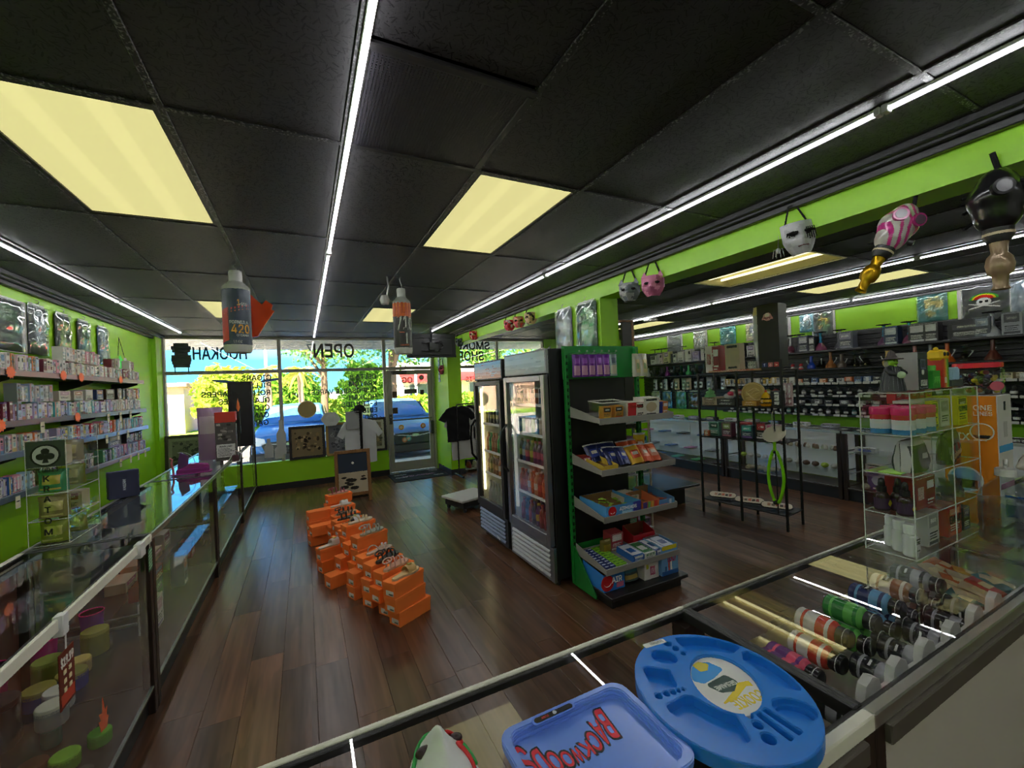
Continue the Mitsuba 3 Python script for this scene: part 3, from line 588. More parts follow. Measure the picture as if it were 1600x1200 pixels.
# ================================================================ left wall shelves and boxed goods
rng = np.random.default_rng(21)
ML = lambda y, z, x=-1.86: TR(x, y, z) @ RZ(PI / 2)
SH = [(1.955, 6.93), (1.595, 6.98), (1.375, 7.02), (1.085, 7.05)]
SHN = ['top', 'second', 'third', 'lowest']
for (z, y1), nm in zip(SH, SHN):
    t = thing('wall_shelf', f'{nm} black shelf on the left wall, crowded with small boxes', 'shelf')
    put('board', MB().box(XL, -1.845, 2.2, y1, z - .035, z, '#26262a', .004), 'satin', t)
    put('price_rail', MB().box(-1.845, -1.832, 2.2, y1, z - .04, z + .006, '#5b5d64' if nm in ('top', 'second') else '#9aa6b8', .003), 'metal', t)
    for y in (4.3, 5.6, y1 - .1):
        b = MB(); b.prism(Polygon([(0, 0), (.25, 0), (.25, -.02), (.02, -.1), (0, -.1)]), 0, .012, '#1c1c20', TR(XL, y, z - .035) @ RX(PI / 2)); put('bracket', b, 'satin', t)
WHITES = ['#e6e2dc', '#ddd8d0', '#f0ece8', '#d6d0d4']
def fillrow(y0, y1, z, x, names, shelf, hh, ww, depth=.07, gap=.0025, skip=0.0):
    y = y0
    while y < y1:
        nm, c, st, hm = names(y); w = ww * (.85 + .3 * rng.random())
        if rng.random() < skip: y += w; continue
        h = hh * hm
        b = MB(); pkg(b, w - gap, depth, h, c, rng, ML(y + w / 2, z, x + rng.uniform(-.008, .008)) @ RZ(rng.uniform(-.06, .06)), st)
        k = put('vape_box', b, 'satin')
        rowitem(k, f'{nm} vape box', shelf, 'the window', -y, 'box', f'small boxes {shelf}')
        y += w
CN = {'white': ('#e6e2dc',), 'cream': ('#dcd2bc',), 'maroon': ('#5c1424',), 'pink': ('#d890a4',), 'pale blue': ('#b4cce0',), 'grey': ('#9aa0a8',), 'black': ('#26262c',), 'teal': ('#3a9c9c',), 'orange': ('#e08a50',), 'yellow': ('#d8c860',), 'purple': ('#7a5a9c',), 'lavender': ('#b4a8d0',), 'green': ('#5c9a6c',), 'blue': ('#3a6cae',), 'red': ('#b8303c',)}
def chooser(*opts):
    nm = [o[0] for o in opts]; p = np.array([o[1] for o in opts], float); p /= p.sum()
    def f(y):
        n = nm[rng.choice(len(nm), p=p)]; return n, CN[n][0], None, .92 + .16 * rng.random()
    return f
top_f = chooser(('white', 7), ('maroon', 2.2), ('cream', 2), ('grey', 1), ('pink', 1))
W0 = 'on the top left-wall shelf'
fillrow(3.95, 4.62, SH[0][0], -1.87, chooser(('white', 3), ('orange', 1.5), ('pale blue', 1.5), ('lavender', 1)), W0, .125, .044)
fillrow(4.70, 6.86, SH[0][0], -1.87, top_f, W0, .118, .052)
fillrow(5.05, 5.75, SH[0][0] + .130, -1.88, top_f, 'stacked atop the top left-wall shelf boxes', .12, .055, skip=.15)
fillrow(6.05, 6.75, SH[0][0] + .130, -1.88, top_f, 'stacked over the far top-shelf boxes', .1, .055, skip=.35)
W1 = 'on the second left-wall shelf'
f2 = chooser(('white', 5), ('pale blue', 3), ('maroon', 1), ('lavender', 2), ('cream', 2), ('teal', 1))
fillrow(3.95, 4.3, SH[1][0], -1.87, chooser(('maroon', 3), ('black', 2), ('purple', 1)), W1, .135, .034)
fillrow(4.3, 6.9, SH[1][0], -1.87, f2, W1, .125, .05)
fillrow(4.35, 4.85, SH[1][0] + .135, -1.88, chooser(('white', 3), ('pale blue', 1), ('grey', 1)), 'in the second left-wall shelf upper layer', .13, .05)
fillrow(6.2, 6.9, SH[1][0] + .133, -1.88, chooser(('cream', 3), ('white', 2), ('orange', 1), ('black', 1)), 'in the second-shelf far upper layer', .12, .05)
for (y, w, h, c, nm) in ((5.05, .2, .085, '#d8ccbc', 'cream'), (5.30, .17, .085, '#cfc4b8', 'pale grey'), (5.52, .15, .1, '#d8d4c8', 'white'), (5.76, .15, .1, '#3a4a78', 'navy blue'), (6.02, .22, .11, '#4a3420', 'brown cardboard')):
    b = MB(); pkg(b, w, .12, h, c, rng, ML(y, SH[1][0] + .136, -1.88), 3); one('carton', b, 'satin', f'{nm} display carton lying on the boxes of the second left-wall shelf', 'box')
W2 = 'on the third left-wall shelf'
fillrow(3.95, 4.75, SH[2][0], -1.87, chooser(('pink', 2), ('cream', 2), ('grey', 1), ('orange', 1), ('yellow', 1)), W2, .12, .045)
fillrow(4.85, 6.95, SH[2][0], -1.87, chooser(('teal', 1), ('orange', 2), ('yellow', 2), ('pale blue', 3), ('pink', 2), ('white', 3), ('red', 1), ('lavender', 2), ('black', 1)), W2, .125, .05)
W3 = 'on the lowest left-wall shelf'
fillrow(3.95, 4.5, SH[3][0], -1.87, chooser(('pale blue', 2), ('pink', 2), ('white', 1), ('blue', 1), ('lavender', 1)), W3, .12, .04)
fillrow(4.6, 5.5, SH[3][0], -1.87, chooser(('cream', 3), ('white', 2), ('black', 1)), W3, .13, .06, skip=.15)
fillrow(5.75, 7.0, SH[3][0], -1.87, chooser(('lavender', 3), ('pink', 2), ('pale blue', 3), ('green', 1), ('purple', 2), ('black', 1)), W3, .115, .042)
fillrow(6.4, 6.95, SH[3][0] + .125, -1.88, chooser(('black', 3), ('grey', 1), ('purple', 1)), 'stacked at the lowest left-wall shelf end', .1, .045)
b = MB(); pkg(b, .36, .15, .13, '#4a4038', rng, ML(6.15, SH[3][0] + .12, -1.90), 3); one('carton', b, 'satin', 'open dark cardboard carton on the lowest left-wall shelf near the window', 'box')
# price tags on the shelf rails
for i, (y, z, wh) in enumerate(((4.18, 1.94, 'left end of the top left-wall rail'), (4.90, 1.945, 'middle of the top left-wall rail'), (5.22, 1.94, 'top left-wall rail, right of the middle one'), (6.15, 1.945, 'top left-wall rail toward the window'), (4.05, 1.575, 'left end of the second left-wall rail'), (5.12, 1.58, 'middle of the second left-wall rail'))):
    one('price_burst', starburst(TR(-1.828, y, z) @ RZ(PI / 2) @ RX(PI / 2), r=.058), 'satin', f'orange starburst price tag on the {wh}', 'price tag')
for i, (y, z, wh) in enumerate(((4.55, 1.56, 'second left-wall rail, nearest'), (5.78, 1.57, 'second left-wall rail, middle'), (6.1, 1.572, 'second left-wall rail, third'), (6.4, 1.575, 'second left-wall rail, fourth'), (5.72, 1.355, 'third left-wall rail, nearest'), (6.02, 1.36, 'third left-wall rail, middle'), (6.3, 1.362, 'third left-wall rail, farthest'), (4.2, 1.06, 'lowest left-wall rail, nearest'), (6.05, 1.06, 'lowest left-wall rail, second'), (6.35, 1.062, 'lowest left-wall rail, third'), (6.6, 1.062, 'lowest left-wall rail, fourth'), (6.85, 1.064, 'lowest left-wall rail, farthest'))):
    b = MB(); b.box(-.028, .028, -.0012, 0, -.075, .01, '#dcd8b8', 0, TR(-1.828, y, z) @ RZ(PI / 2)); b.quad([(-.02, -.0018, -.03), (.02, -.0018, -.03), (.02, -.0018, -.022), (-.02, -.0018, -.022)], '#50504a', TR(-1.828, y, z) @ RZ(PI / 2))
    one('price_tag', b, 'matte', f'small cream paper price tag hanging from the {wh}', 'price tag')
# bagged shirts on the left wall
def bagged(M, w, h, lab, cols, seed, name='bagged_shirt', cat='t-shirt', board=False, hook=True, grp=None):
    "folded printed shirt in a clear bag; local: x across, z up, front -y, hung at z=0 top"
    rg = np.random.default_rng(seed); t = thing(name, lab, cat, grp)
    n, m = 9, 13; X, Z = np.meshgrid(np.linspace(-w / 2, w / 2, n), np.linspace(-h, 0, m)); ph = rg.random(4) * 6
    Y = -.014 + .006 * np.sin(X * 60 + ph[0] + Z * 9) + .005 * np.sin(Z * 40 + ph[1]) ; v = np.stack([X, Y, Z], -1).reshape(-1, 3)
    I = np.arange(n * m).reshape(m, n); q = np.stack([I[:-1, :-1], I[:-1, 1:], I[1:, 1:], I[1:, :-1]], -1).reshape(-1, 4); f = np.vstack([q[:, [0, 1, 2]], q[:, [0, 2, 3]]])
    back = v.copy(); back[:, 1] = -.001
    edge = (np.abs(v[:, 0]) > w / 2 - 1e-6) | (v[:, 2] < -h + 1e-6) | (v[:, 2] > -1e-6)
    v[edge, 1] = -.003
    base = C(cols[0]); cc = np.tile(base, (len(v), 1))
    u_, z_ = v[:, 0] / (w / 2), (v[:, 2] + h / 2) / (h / 2)
    g = meshkit.noise(np.stack([u_ * 3 + seed, z_ * 4, 0 * u_], 1), seed); inside = (u_ ** 2 / .5 + z_ ** 2 / .62) < 1
    for k, c in enumerate(cols[1:]): cc[inside & (g > .25 + .2 * k)] = C(c)
    fq = cc[q[:, 0]]; put('folded_shirt', MB().add(v, f, base, M, np.vstack([fq, fq])).add(back, f[:, ::-1], base, M), 'matte', t)
    bag = v + np.array([0, -.012, 0]); bag[:, 1] += .006 * np.sin(X.ravel() * 45 + ph[2]) * np.cos(Z.ravel() * 30 + ph[3]); bag[:, 0] *= 1.05; bag[:, 2] = bag[:, 2] * 1.03 + .012
    put('clear_bag', MB().add(bag, f, '#ffffff', M), 'bag', t)
    if board: put('white_board', MB().box(-w * .62, w * .62, -.001, .004, -h * 1.02, .03, '#d8d6d2', 0, M), 'matte', t)
    put('bag_header', MB().box(-w * .4, w * .4, -.006, -.001, .0, .03, '#c8d0c4', 0, M), 'satin', t)
    if hook: put('hook', MB().tube([(0, 0, .03), (0, -.02, .035), (0, -.022, .06), (0, 0, .07)], .003, '#c0c0c0', 5, M), 'metal', t)
scene['bag'] = {'type': 'blendbsdf', 'weight': .06, 'a': {'type': 'thindielectric', 'int_ior': 1.5}, 'b': {'type': 'twosided', 'bsdf': {'type': 'roughconductor', 'alpha': .22, 'specular_reflectance': {'type': 'rgb', 'value': [.8, .85, .85]}}}}
MW = lambda y, z: TR(XL + .012, y, z) @ RZ(PI / 2)
bagged(MW(4.68, 2.55), .62, .40, 'dark bagged shirt on a white board, leftmost on the left wall', ['#2a2e2c', '#3c5a3c', '#8aa08a'], 1, board=True, hook=False)
for i, (y, w, cs, lab) in enumerate(((5.22, .30, ['#23282c', '#7c8890', '#b8c8d0'], 'grey and black bagged shirt on the left wall, right of the boarded one'), (5.66, .29, ['#1e2622', '#5a7a40', '#9ab068'], 'green and black bagged shirt on the left wall'), (6.10, .28, ['#1a2224', '#2c6a6a', '#7aa060'], 'teal and black bagged shirt on the left wall'), (6.58, .28, ['#3a4c5a', '#5a90b8', '#c0ccc0'], 'blue and pale bagged shirt on the left wall, nearest the window'))):
    bagged(MW(y, 2.57), w, .42, lab, cs, 5 + i)
# string with a green and a red tag
t = thing('hanging_tags', 'neon green and red cut-out tags hanging from a string on the left wall', 'decoration')
put('string', MB().tube([(XL + .03, 6.98, 2.28), (XL + .02, 7.06, 2.52), (XL + .03, 7.2, 2.26)], .003, '#202020', 4), 'matte', t)
put('green_tag', starburst(TR(XL + .05, 6.98, 2.17) @ RZ(PI / 2) @ RX(PI / 2) @ SC(1, 1.9, 1), '#18f048', .085, 9), 'satin', t)
put('red_tag', starburst(TR(XL + .045, 7.2, 2.12) @ RZ(PI / 2) @ RX(PI / 2) @ SC(1, 1.6, 1), '#e02830', .055, 9), 'satin', t)
put('white_tag', MB().box(XL + .04, XL + .042, 7.13, 7.22, 2.18, 2.27, '#e8ece4'), 'satin', t)
# ================================================================ things on and in the left counter
EDGE = 'satin'
def acrylic(x0, x1, y0, y1, z0, levels, lab, parts=(), name='acrylic_display', e=.003):
    "clear acrylic tower: panes, shelves at the levels, bright polished edges"
    t = thing(name, lab, 'display stand'); z1 = levels[-1]
    for nm, q in (('side_pane', [(x0, y0, z0), (x1, y0, z0), (x1, y0, z1), (x0, y0, z1)]), ('side_pane', [(x0, y1, z0), (x1, y1, z0), (x1, y1, z1), (x0, y1, z1)]), ('side_pane', [(x0, y0, z0), (x0, y1, z0), (x0, y1, z1), (x0, y0, z1)]), ('side_pane', [(x1, y0, z0), (x1, y1, z0), (x1, y1, z1), (x1, y0, z1)])):
        put(nm, MB().quad(q, '#ffffff'), 'clear_film', t)
    for z in levels:
        s_ = put('shelf_pane', MB().quad([(x0, y0, z), (x1, y0, z), (x1, y1, z), (x0, y1, z)], '#ffffff'), 'clear_film', t)
        b = MB()
        for (a, c_) in (((x0, y0), (x1, y0)), ((x0, y1), (x1, y1)), ((x0, y0), (x0, y1)), ((x1, y0), (x1, y1))): b.cyl((*a, z), (*c_, z), e * .55, '#c8cec8', n=5)
        put('polished_edge', b, EDGE, s_)
    for (x, y) in ((x0, y0), (x1, y0), (x0, y1), (x1, y1), *[(p, y0) for p in parts]):
        put('corner_edge', MB().cyl((x, y, z0), (x, y, z1), e * .6, '#ccd2cc', n=5), EDGE, t)
    for p in parts: put('partition_pane', MB().quad([(p, y0, z0), (p, y1, z0), (p, y1, z1), (p, y0, z1)], '#ffffff'), 'clear_film', t)
    return t
LV = [.965, 1.095, 1.235, 1.375, 1.515]
t = acrylic(-1.30, -1.145, 3.06, 3.44, .962, LV, 'clear acrylic display with black kratom lettering on the left counter')
MK = TR(-1.2225, 3.0575, 0) @ RX(PI / 2)      # text plane facing -y
hd = put('header_print', MB().box(-1.297, -1.148, 3.0585, 3.0595, 1.375, 1.512, '#34383a'), 'gloss', t)
b = MB(); b.cyl((-1.2225, 3.058, 1.437), (-1.2225, 3.0565, 1.437), .058, '#0c0c0c', n=28); b.cyl((-1.2225, 3.0565, 1.437), (-1.2225, 3.0560, 1.437), .050, '#a8aca4', n=28)
for (dx, dz) in ((0, .020), (-.019, -.006), (.019, -.006)): b.cyl((-1.2225 + dx, 3.056, 1.437 + dz), (-1.2225 + dx, 3.0552, 1.437 + dz), .017, '#0c0c0c', n=16)
b.add([(-1.2225 - .004, 3.0551, 1.44), (-1.2225 - .012, 3.0551, 1.398), (-1.2225 + .012, 3.0551, 1.398), (-1.2225 + .004, 3.0551, 1.44)], BXF, '#0c0c0c')
put('club_emblem', b, 'satin', hd)
put('lettering', MB().text('CLUB13', .020, '#0c0c0c', MK @ TR(0, 1.36, 0), width=.095), 'satin', t)
for ch, z in zip('KRATOM', (1.315, 1.262, 1.208, 1.152, 1.094, 1.036)): put('lettering', MB().text(ch, .030, '#0c0c0c', MK @ TR(0, z, 0)), 'satin', t)
# pouches in it
rng = np.random.default_rng(8)
def pouch(M, w, h, d, c, band=None, seal=True, rg=rng):
    "stand-up pouch: flat sealed top, bulging belly; front -y, base z=0"
    n, m = 11, 13; U, V = np.meshgrid(np.linspace(-1, 1, n), np.linspace(0, 1, m)); b = MB()
    prof = np.sin(np.clip((1.02 - V) / 1.02, 0, 1) ** .6 * PI * .62) * (1 - U ** 4)
    cr = .06 * np.sin(U * 5 + V * 9 + rg.random() * 6)
    for s_ in (-1, 1):
        v = np.stack([U * w / 2 * (1 - .05 * np.sin(V * PI)), s_ * d / 2 * np.maximum(prof + cr * prof, .02), V * h], -1).reshape(-1, 3)
        I = np.arange(n * m).reshape(m, n); q = np.stack([I[:-1, :-1], I[:-1, 1:], I[1:, 1:], I[1:, :-1]], -1).reshape(-1, 4); f = np.vstack([q[:, [0, 1, 2]], q[:, [0, 2, 3]]])
        cc = np.tile(col(c), (len(q), 1)); vv, uu = V.ravel()[q].mean(1), U.ravel()[q].mean(1)
        if band is not None:
            for (z0, z1, x0, x1, k) in band: cc[(vv >= z0) & (vv <= z1) & (uu >= x0) & (uu <= x1)] = col(k)
        b.add(v, f if s_ > 0 else f[:, ::-1], col(c), M, np.vstack([cc, cc]))
    return b
for lv, z in enumerate(LV[:4]):
    for j in range(2):
        y = 3.13 + .19 * j; nm, c, bd = [('olive green pouch', '#7c8424', '#b8b45c'), ('tan pouch', '#8a7a4c', '#c0b070'), ('green pouch', '#3a8a62', '#d0b860'), ('beige box', '#b8a888', '#3a2a20')][(lv + 2 * j) % 4 if lv else 0]
        if 'box' in nm:
            b = MB(); pkg(b, .115, .10, .10, c, rng, TR(-1.2225, y - .05, z + .003), 3, acc=['#3a2a20', '#6a3020', '#2a4a30'])
        else: b = pouch(TR(-1.2225, y, z + .003) @ RZ(rng.uniform(-.15, .15)), .125, .115, .06, c, [(.35, .75, -.6, .6, bd), (.1, .2, -.7, .7, bd)])
        k = one('kratom_pouch', b, 'foil' if 'pouch' in nm else 'satin', None, 'bag' if 'pouch' in nm else 'box', 'pouches in the kratom display')
        labels[k]['label'] = f'{nm} on the {["lowest", "second", "third", "top"][lv]} level of the kratom display, {["front", "back"][j]} one'
# purple stand
t = thing('purple_stand', 'glossy purple toy-like stand with curved pink uprights on the left counter glass', 'display stand')
PM = TR(-1.01, 5.15, .964) @ RZ(.1)
put('tray', MB().box(-.13, .13, -.06, .06, .0, .055, '#7a2a6a', .012, PM).box(-.17, .15, -.075, .075, 0, .012, '#8a3478', .004, PM), 'gloss', t)
put('back_panel', MB().prism(Polygon([(-.13, .0), (-.05, .0), (-.035, .17), (-.10, .21), (-.12, .14)]), -.008, .008, '#55305e', PM @ TR(0, .03, 0) @ RX(PI / 2)), 'gloss', t)
put('curved_upright', MB().tube([(-.15, -.05, .0), (-.15, -.05, .06), (-.165, -.05, .12), (-.155, -.05, .155), (-.175, -.05, .17)], .009, '#c06a70', 7, PM), 'gloss', t)
put('wire_arc', MB().tube([(-.10 + .07 * math.sin(a) * 1.6, .03, .09 + .12 * math.cos(a)) for a in np.linspace(-.2, 1.7, 10)], .003, '#e0e0e8', 5, PM), 'metal', t)
put('slope', MB().prism(Polygon([(-.1, .05), (.13, .05), (.12, .075), (-.02, .10)]), -.05, .05, '#8a2c70', PM @ RX(PI / 2)), 'gloss', t)
t = thing('small_bottle', 'small clear bottle standing by the purple stand', 'bottle')
put('body', MB().lathe([(0, 0), (.018, .0), (.018, .05), (.008, .065), (.008, .08), (0, .08)], '#d8e8f0', TR(-.86, 5.27, .964), 12), 'tint', t); put('cap', MB().cyl((-.86, 5.27, 1.0435), (-.86, 5.27, 1.06), .010, '#c0d0e0'), 'satin', t)
# torch lighter carton, its lighter, pink bag, white easel, tall black cabinet, navy box
b = MB(); M = TR(-.835, 5.86, .964); b.box(-.10, .10, 0, .13, 0, .56, '#4c4846', .003, M); b.box(-.1005, .1005, -.0006, .1306, .44, .5606, '#c03428', .002, M)
b.quad([(-.09, -.002, .04), (.09, -.002, .04), (.09, -.002, .19), (-.09, -.002, .19)], '#dcdcd8', M)
b.text('WARNING:', .018, '#181818', M @ TR(0, -.0022, .165) @ RX(PI / 2))
for k in range(6): b.quad([(-.08, -.0026, .055 + .016 * k), (.08 - .02 * (k % 3), -.0026, .055 + .016 * k), (.08 - .02 * (k % 3), -.0026, .061 + .016 * k), (-.08, -.0026, .061 + .016 * k)], '#383838', M)
rg = np.random.default_rng(3)
for k in range(14): x, z = rg.uniform(-.085, .05), rg.uniform(.2, .41); b.quad([(x, -.002, z), (x + .04, -.002, z), (x + .04, -.002, z + .025), (x, -.002, z + .025)], ['#8a8480', '#6a6460', '#b0aaa4', '#2a2624'][k % 4], M)
one('warning_carton', b, 'satin', 'tall grey carton with red top and white warning label on the left counter', 'box')
t = thing('torch_lighter', 'black torch lighter with an orange flame-shaped tip beside the warning carton', 'lighter'); M = TR(-.705, 5.9, .964)
put('stand', MB().cyl((0, 0, 0), (0, 0, .3), .006, '#20201f', n=6, M=M).cyl((0, 0, 0), (0, 0, .008), .035, '#202020', n=14, M=M), 'satin', t)
put('body', MB().cyl((0, 0, .3), (0, 0, .56), .022, '#1c1c20', .016, 10, M=M).box(-.03, .0, -.012, .012, .42, .46, '#1c1c20', .003, M), 'gloss', t)
put('flame_tip', MB().lathe([(.004, .56), (.02, .60), (.014, .65), (0, .72)], '#f08040', M, 10), 'satin', t)
one('pink_bag', pouch(TR(-1.02, 6.12, .964) @ RZ(-.1), .26, .62, .12, '#b08ab0', [(.5, .8, -.7, .7, '#d4bcd0'), (.3, .36, -.5, .5, '#804a80')]), 'foil', 'pale pink printed bag standing behind the warning carton', 'bag')
t = thing('white_easel', 'small white triangular card easel on the left counter glass', 'display stand'); M = TR(-.72, 5.62, .964)
put('outline', MB().tube([(-.07, 0, .01), (.0, .03, .13), (.06, 0, .10), (.045, -.01, .01)], .008, '#e8e8ea', 6, M, close=True), 'gloss', t); put('card', MB().box(-.03, .035, .012, .016, .005, .08, '#4a2830', .001, M), 'satin', t)
t = thing('tall_cabinet', 'tall slim black display cabinet at the far end of the left counter', 'cabinet')
put('body', MB().box(-1.0, -.70, 7.35, 7.6, .964, 1.92, '#0c0c0e', .006), 'satin', t); put('door', MB().box(-.985, -.715, 7.34, 7.35, .98, 1.905, '#09090b', .003), 'satin', t)
b = MB(); b.box(-.09, .09, 0, .06, 0, .205, '#1e2240', .003, TR(-1.26, 4.22, .964) @ RZ(.5)); b.text('KAIZEN', .016, '#c8ccd8', TR(-1.26, 4.22, .964) @ RZ(.5) @ TR(0, -.001, .1) @ RX(PI / 2) @ RZ(PI / 2))
one('navy_box', b, 'satin', 'navy blue box with small white lettering on the back of the left counter', 'box')
# in the nearest case: jars and cups on the shelf and deck
def jar(M, r, h, c, lid, lidh=.02, kind='gloss', lab=None, grp=None, cat='jar', name='jar', band=None):
    t = thing(name, lab, cat, grp)
    put('body', MB().lathe([(0, 0), (r * .94, 0), (r, .006), (r, h * .86), (r * .9, h - lidh), (0, h - lidh)], [c, c, band or c, c, c], M, 16), kind, t)
    put('lid', MB().lathe([(0, h - lidh), (r * 1.0, h - lidh), (r * 1.0, h - .003), (r * .95, h), (0, h)], lid, M, 16), 'gloss', t)
    return t
def cup(M, r, h, c, rim, lab):
    t = thing('cup', lab, 'cup', None)
    put('body', MB().lathe([(0, 0), (r * .8, 0), (r, h)], c, M, 16), 'gloss', t); put('inside', MB().lathe([(r * .97, h), (r * .78, .006), (0, .006)], '#2a1020', M, 16), 'matte', t); put('rim', MB().tube([(r * math.cos(a), r * math.sin(a), h) for a in np.linspace(0, 2 * PI, 18)[:-1]], .003, rim, 5, M, close=True), 'gloss', t)
for i, (x, y, r, h, c, rim, lab) in enumerate(((-.98, 2.80, .045, .15, '#6a3a8a', '#d83a8a', 'purple and pink cup on the nearest case shelf, nearest the dark post'), (-1.08, 2.62, .045, .14, '#8a2a6a', '#c83078', 'magenta cup in the nearest case, second from the dark post'), (-1.16, 2.45, .045, .14, '#7a2850', '#c83078', 'magenta cup in the nearest case, third from the dark post'), (-1.17, 2.2, .06, .16, '#4a2040', '#8a2c50', 'wide dark plum cup on the nearest case shelf'))):
    cup(TR(x, y, .521), r, h, c, rim, lab)
for i, (x, y, r, h, c, lid, lab) in enumerate(((-.93, 2.68, .05, .11, '#6a6a20', '#8a8a3a', 'olive jar with pale lid on the nearest case shelf, by the dark post'), (-1.02, 2.5, .05, .10, '#5a6a28', '#7a8a40', 'green jar on the nearest case shelf beside the olive one'), (-.93, 2.52, .04, .06, '#8a7450', '#c0a860', 'short tan jar with gold lid on the nearest case shelf'), (-.98, 2.33, .05, .07, '#22206a', '#8a8440', 'wide blue tin with gold lid, nearest case shelf'), (-.91, 2.40, .05, .07, '#22206a', '#7a7438', 'blue tin with gold lid, nearest case shelf, by the front glass'), (-.90, 2.27, .045, .075, '#8a8c90', '#d0d0c8', 'silver tin with pale lid on the nearest case shelf'), (-.88, 2.17, .045, .075, '#70747a', '#c8c8b8', 'second silver tin on the nearest case shelf, left of the first'), (-1.0, 2.12, .06, .16, '#1c141c', '#2a2228', 'large black jar on the nearest case shelf'))):
    jar(TR(x, y, .521), r, h, c, lid, lab=lab)
for i, (x, y, r, h, c, lid, lab) in enumerate(((-.90, 2.60, .042, .055, '#4a9a1c', '#5ab428', 'bright green grinder tin on the nearest case deck, with the orange price burst'), (-.98, 2.50, .05, .06, '#5a8a20', '#86c038', 'bright green tin on the nearest case deck, left of the tagged one'), (-1.08, 2.5, .05, .06, '#4a2418', '#5a2a1c', 'brown tin on the nearest case deck'), (-1.06, 2.34, .05, .05, '#1c3018', '#8a9a3a', 'dark tin with yellow green lid on the nearest case deck'), (-.95, 2.32, .055, .05, '#26301c', '#5a5a30', 'dark tin with olive lid on the nearest case deck'), (-.88, 2.36, .04, .05, '#20201c', '#3a3a34', 'small black tin on the nearest case deck'), (-1.2, 2.42, .06, .2, '#6a4028', '#7a4a30', 'tall amber jar at the left edge of the nearest case'), (-1.1, 2.7, .035, .09, '#2a5a50', '#407a70', 'small teal jar on the nearest case deck'))):
    jar(TR(x, y, .141), r, h, c, lid, lab=lab)
b = MB(); a = [(-.02, 0), (-.032, .05), (-.018, .05), (-.03, .085), (-.008, .08), (-.004, .15), (.010, .08), (.024, .09), (.018, .05), (.030, .045), (.02, 0)]
one('price_burst', b.prism(Polygon(a), 0, .002, '#ff6a30', TR(-.885, 2.60, .198) @ RZ(PI / 2 - .2) @ RX(PI / 2)), 'satin', 'orange jagged price burst standing on the green tin in the nearest case', 'price tag')
# tags that hang on the case edge
t = thing('price_card', 'dark red price card hanging from the white edge of the nearest case', 'price tag'); M = TR(-.782, 2.02, .0) @ RZ(PI / 2)
put('clip', MB().box(-.02, .02, -.008, .02, .90, .972, '#d8d8d8', .002, M), 'satin', t)
put('card', MB().box(-.052, .052, -.006, -.003, .66, .85, '#5c2018', .001, M), 'gloss', t)
put('price_text', MB().text('$19.99', .03, '#e8e0d8', M @ TR(0, -.0065, .815) @ RX(PI / 2), width=.085), 'matte', t)
b = MB()
for r in range(3):
    for c_ in range(2): b.box(-.025 + .035 * c_, -.008 + .035 * c_, -.0075, -.006, .77 - .03 * r, .785 - .03 * r, '#d8c8a0', 0, M)
b.quad([(-.045, -.0066, .67), (.045, -.0066, .67), (.045, -.0066, .71), (-.045, -.0066, .71)], '#b03a28', M); put('print', b, 'satin', t)
put('film', MB().box(-.004, .004, -.006, -.004, .85, .9, '#c0c0c0', 0, M), 'satin', t)
t = thing('hang_tag', 'green patterned tag hanging at the dark post of the nearest case', 'price tag'); M = TR(-.784, 2.93, 0) @ RZ(PI / 2)
put('card', MB().box(-.03, .03, -.004, -.002, .78, .90, '#2c5a3c', .001, M), 'satin', t)
b = MB()
for k in range(6): b.quad([(-.028, -.0045, .79 + .017 * k), (.028, -.0045, .80 + .017 * k), (.028, -.0045, .808 + .017 * k), (-.028, -.0045, .798 + .017 * k)], '#9ac8a0', M)
put('stripes', b, 'satin', t); put('string', MB().tube([(0, -.003, .9), (0, -.004, .965)], .0015, '#c8c8b8', 4, M), 'matte', t)
one('edge_clip', MB().box(-.035, .035, -.01, .02, .90, .972, '#d0d0ce', .002, TR(-.782, 2.8, 0) @ RZ(PI / 2)), 'satin', 'white clip on the white edge of the nearest case, near its dark post', 'clip')
# second and third case contents
for (x, y, z, w, d, h, c, lab) in ((-1.0, 3.72, .141, .09, .18, .2, '#d0d0cc', 'tall white box on the deck of the second case, nearest its dark post'), (-1.05, 3.75, .36, .09, .2, .10, '#b03830', 'red box stacked near the dark post in the second case'), (-1.1, 4.1, .141, .1, .22, .2, '#5a6a78', 'grey blue box on the deck of the second case'), (-1.1, 4.12, .341, .1, .2, .08, '#a84038', 'second red box in the second case, on the grey blue one'), (-1.0, 4.45, .141, .09, .12, .26, '#7a8a98', 'pale blue grey box at the far end of the second case deck'), (-1.08, 3.5, .521, .1, .2, .06, '#a89c84', 'tan box on the shelf of the second case, nearest'), (-1.08, 3.75, .521, .1, .2, .08, '#988c78', 'tan box on the shelf of the second case, second'), (-1.08, 4.0, .521, .12, .2, .07, '#a4987e', 'tan box on the shelf of the second case, third'), (-1.08, 4.28, .521, .1, .18, .12, '#8a8478', 'taller tan box on the shelf of the second case, farthest')):
    b = MB(); pkg(b, d, w, h, c, rng, ML(y, z, x + w / 2), 3); one('case_box', b, 'satin', lab, 'box')
scene['clear_glass'] = {'type': 'thindielectric', 'int_ior': 1.6}
BEAK = [(0, 0), (.05, 0), (.055, .02), (.025, .09), (.018, .11), (.018, .2), (.024, .205)]
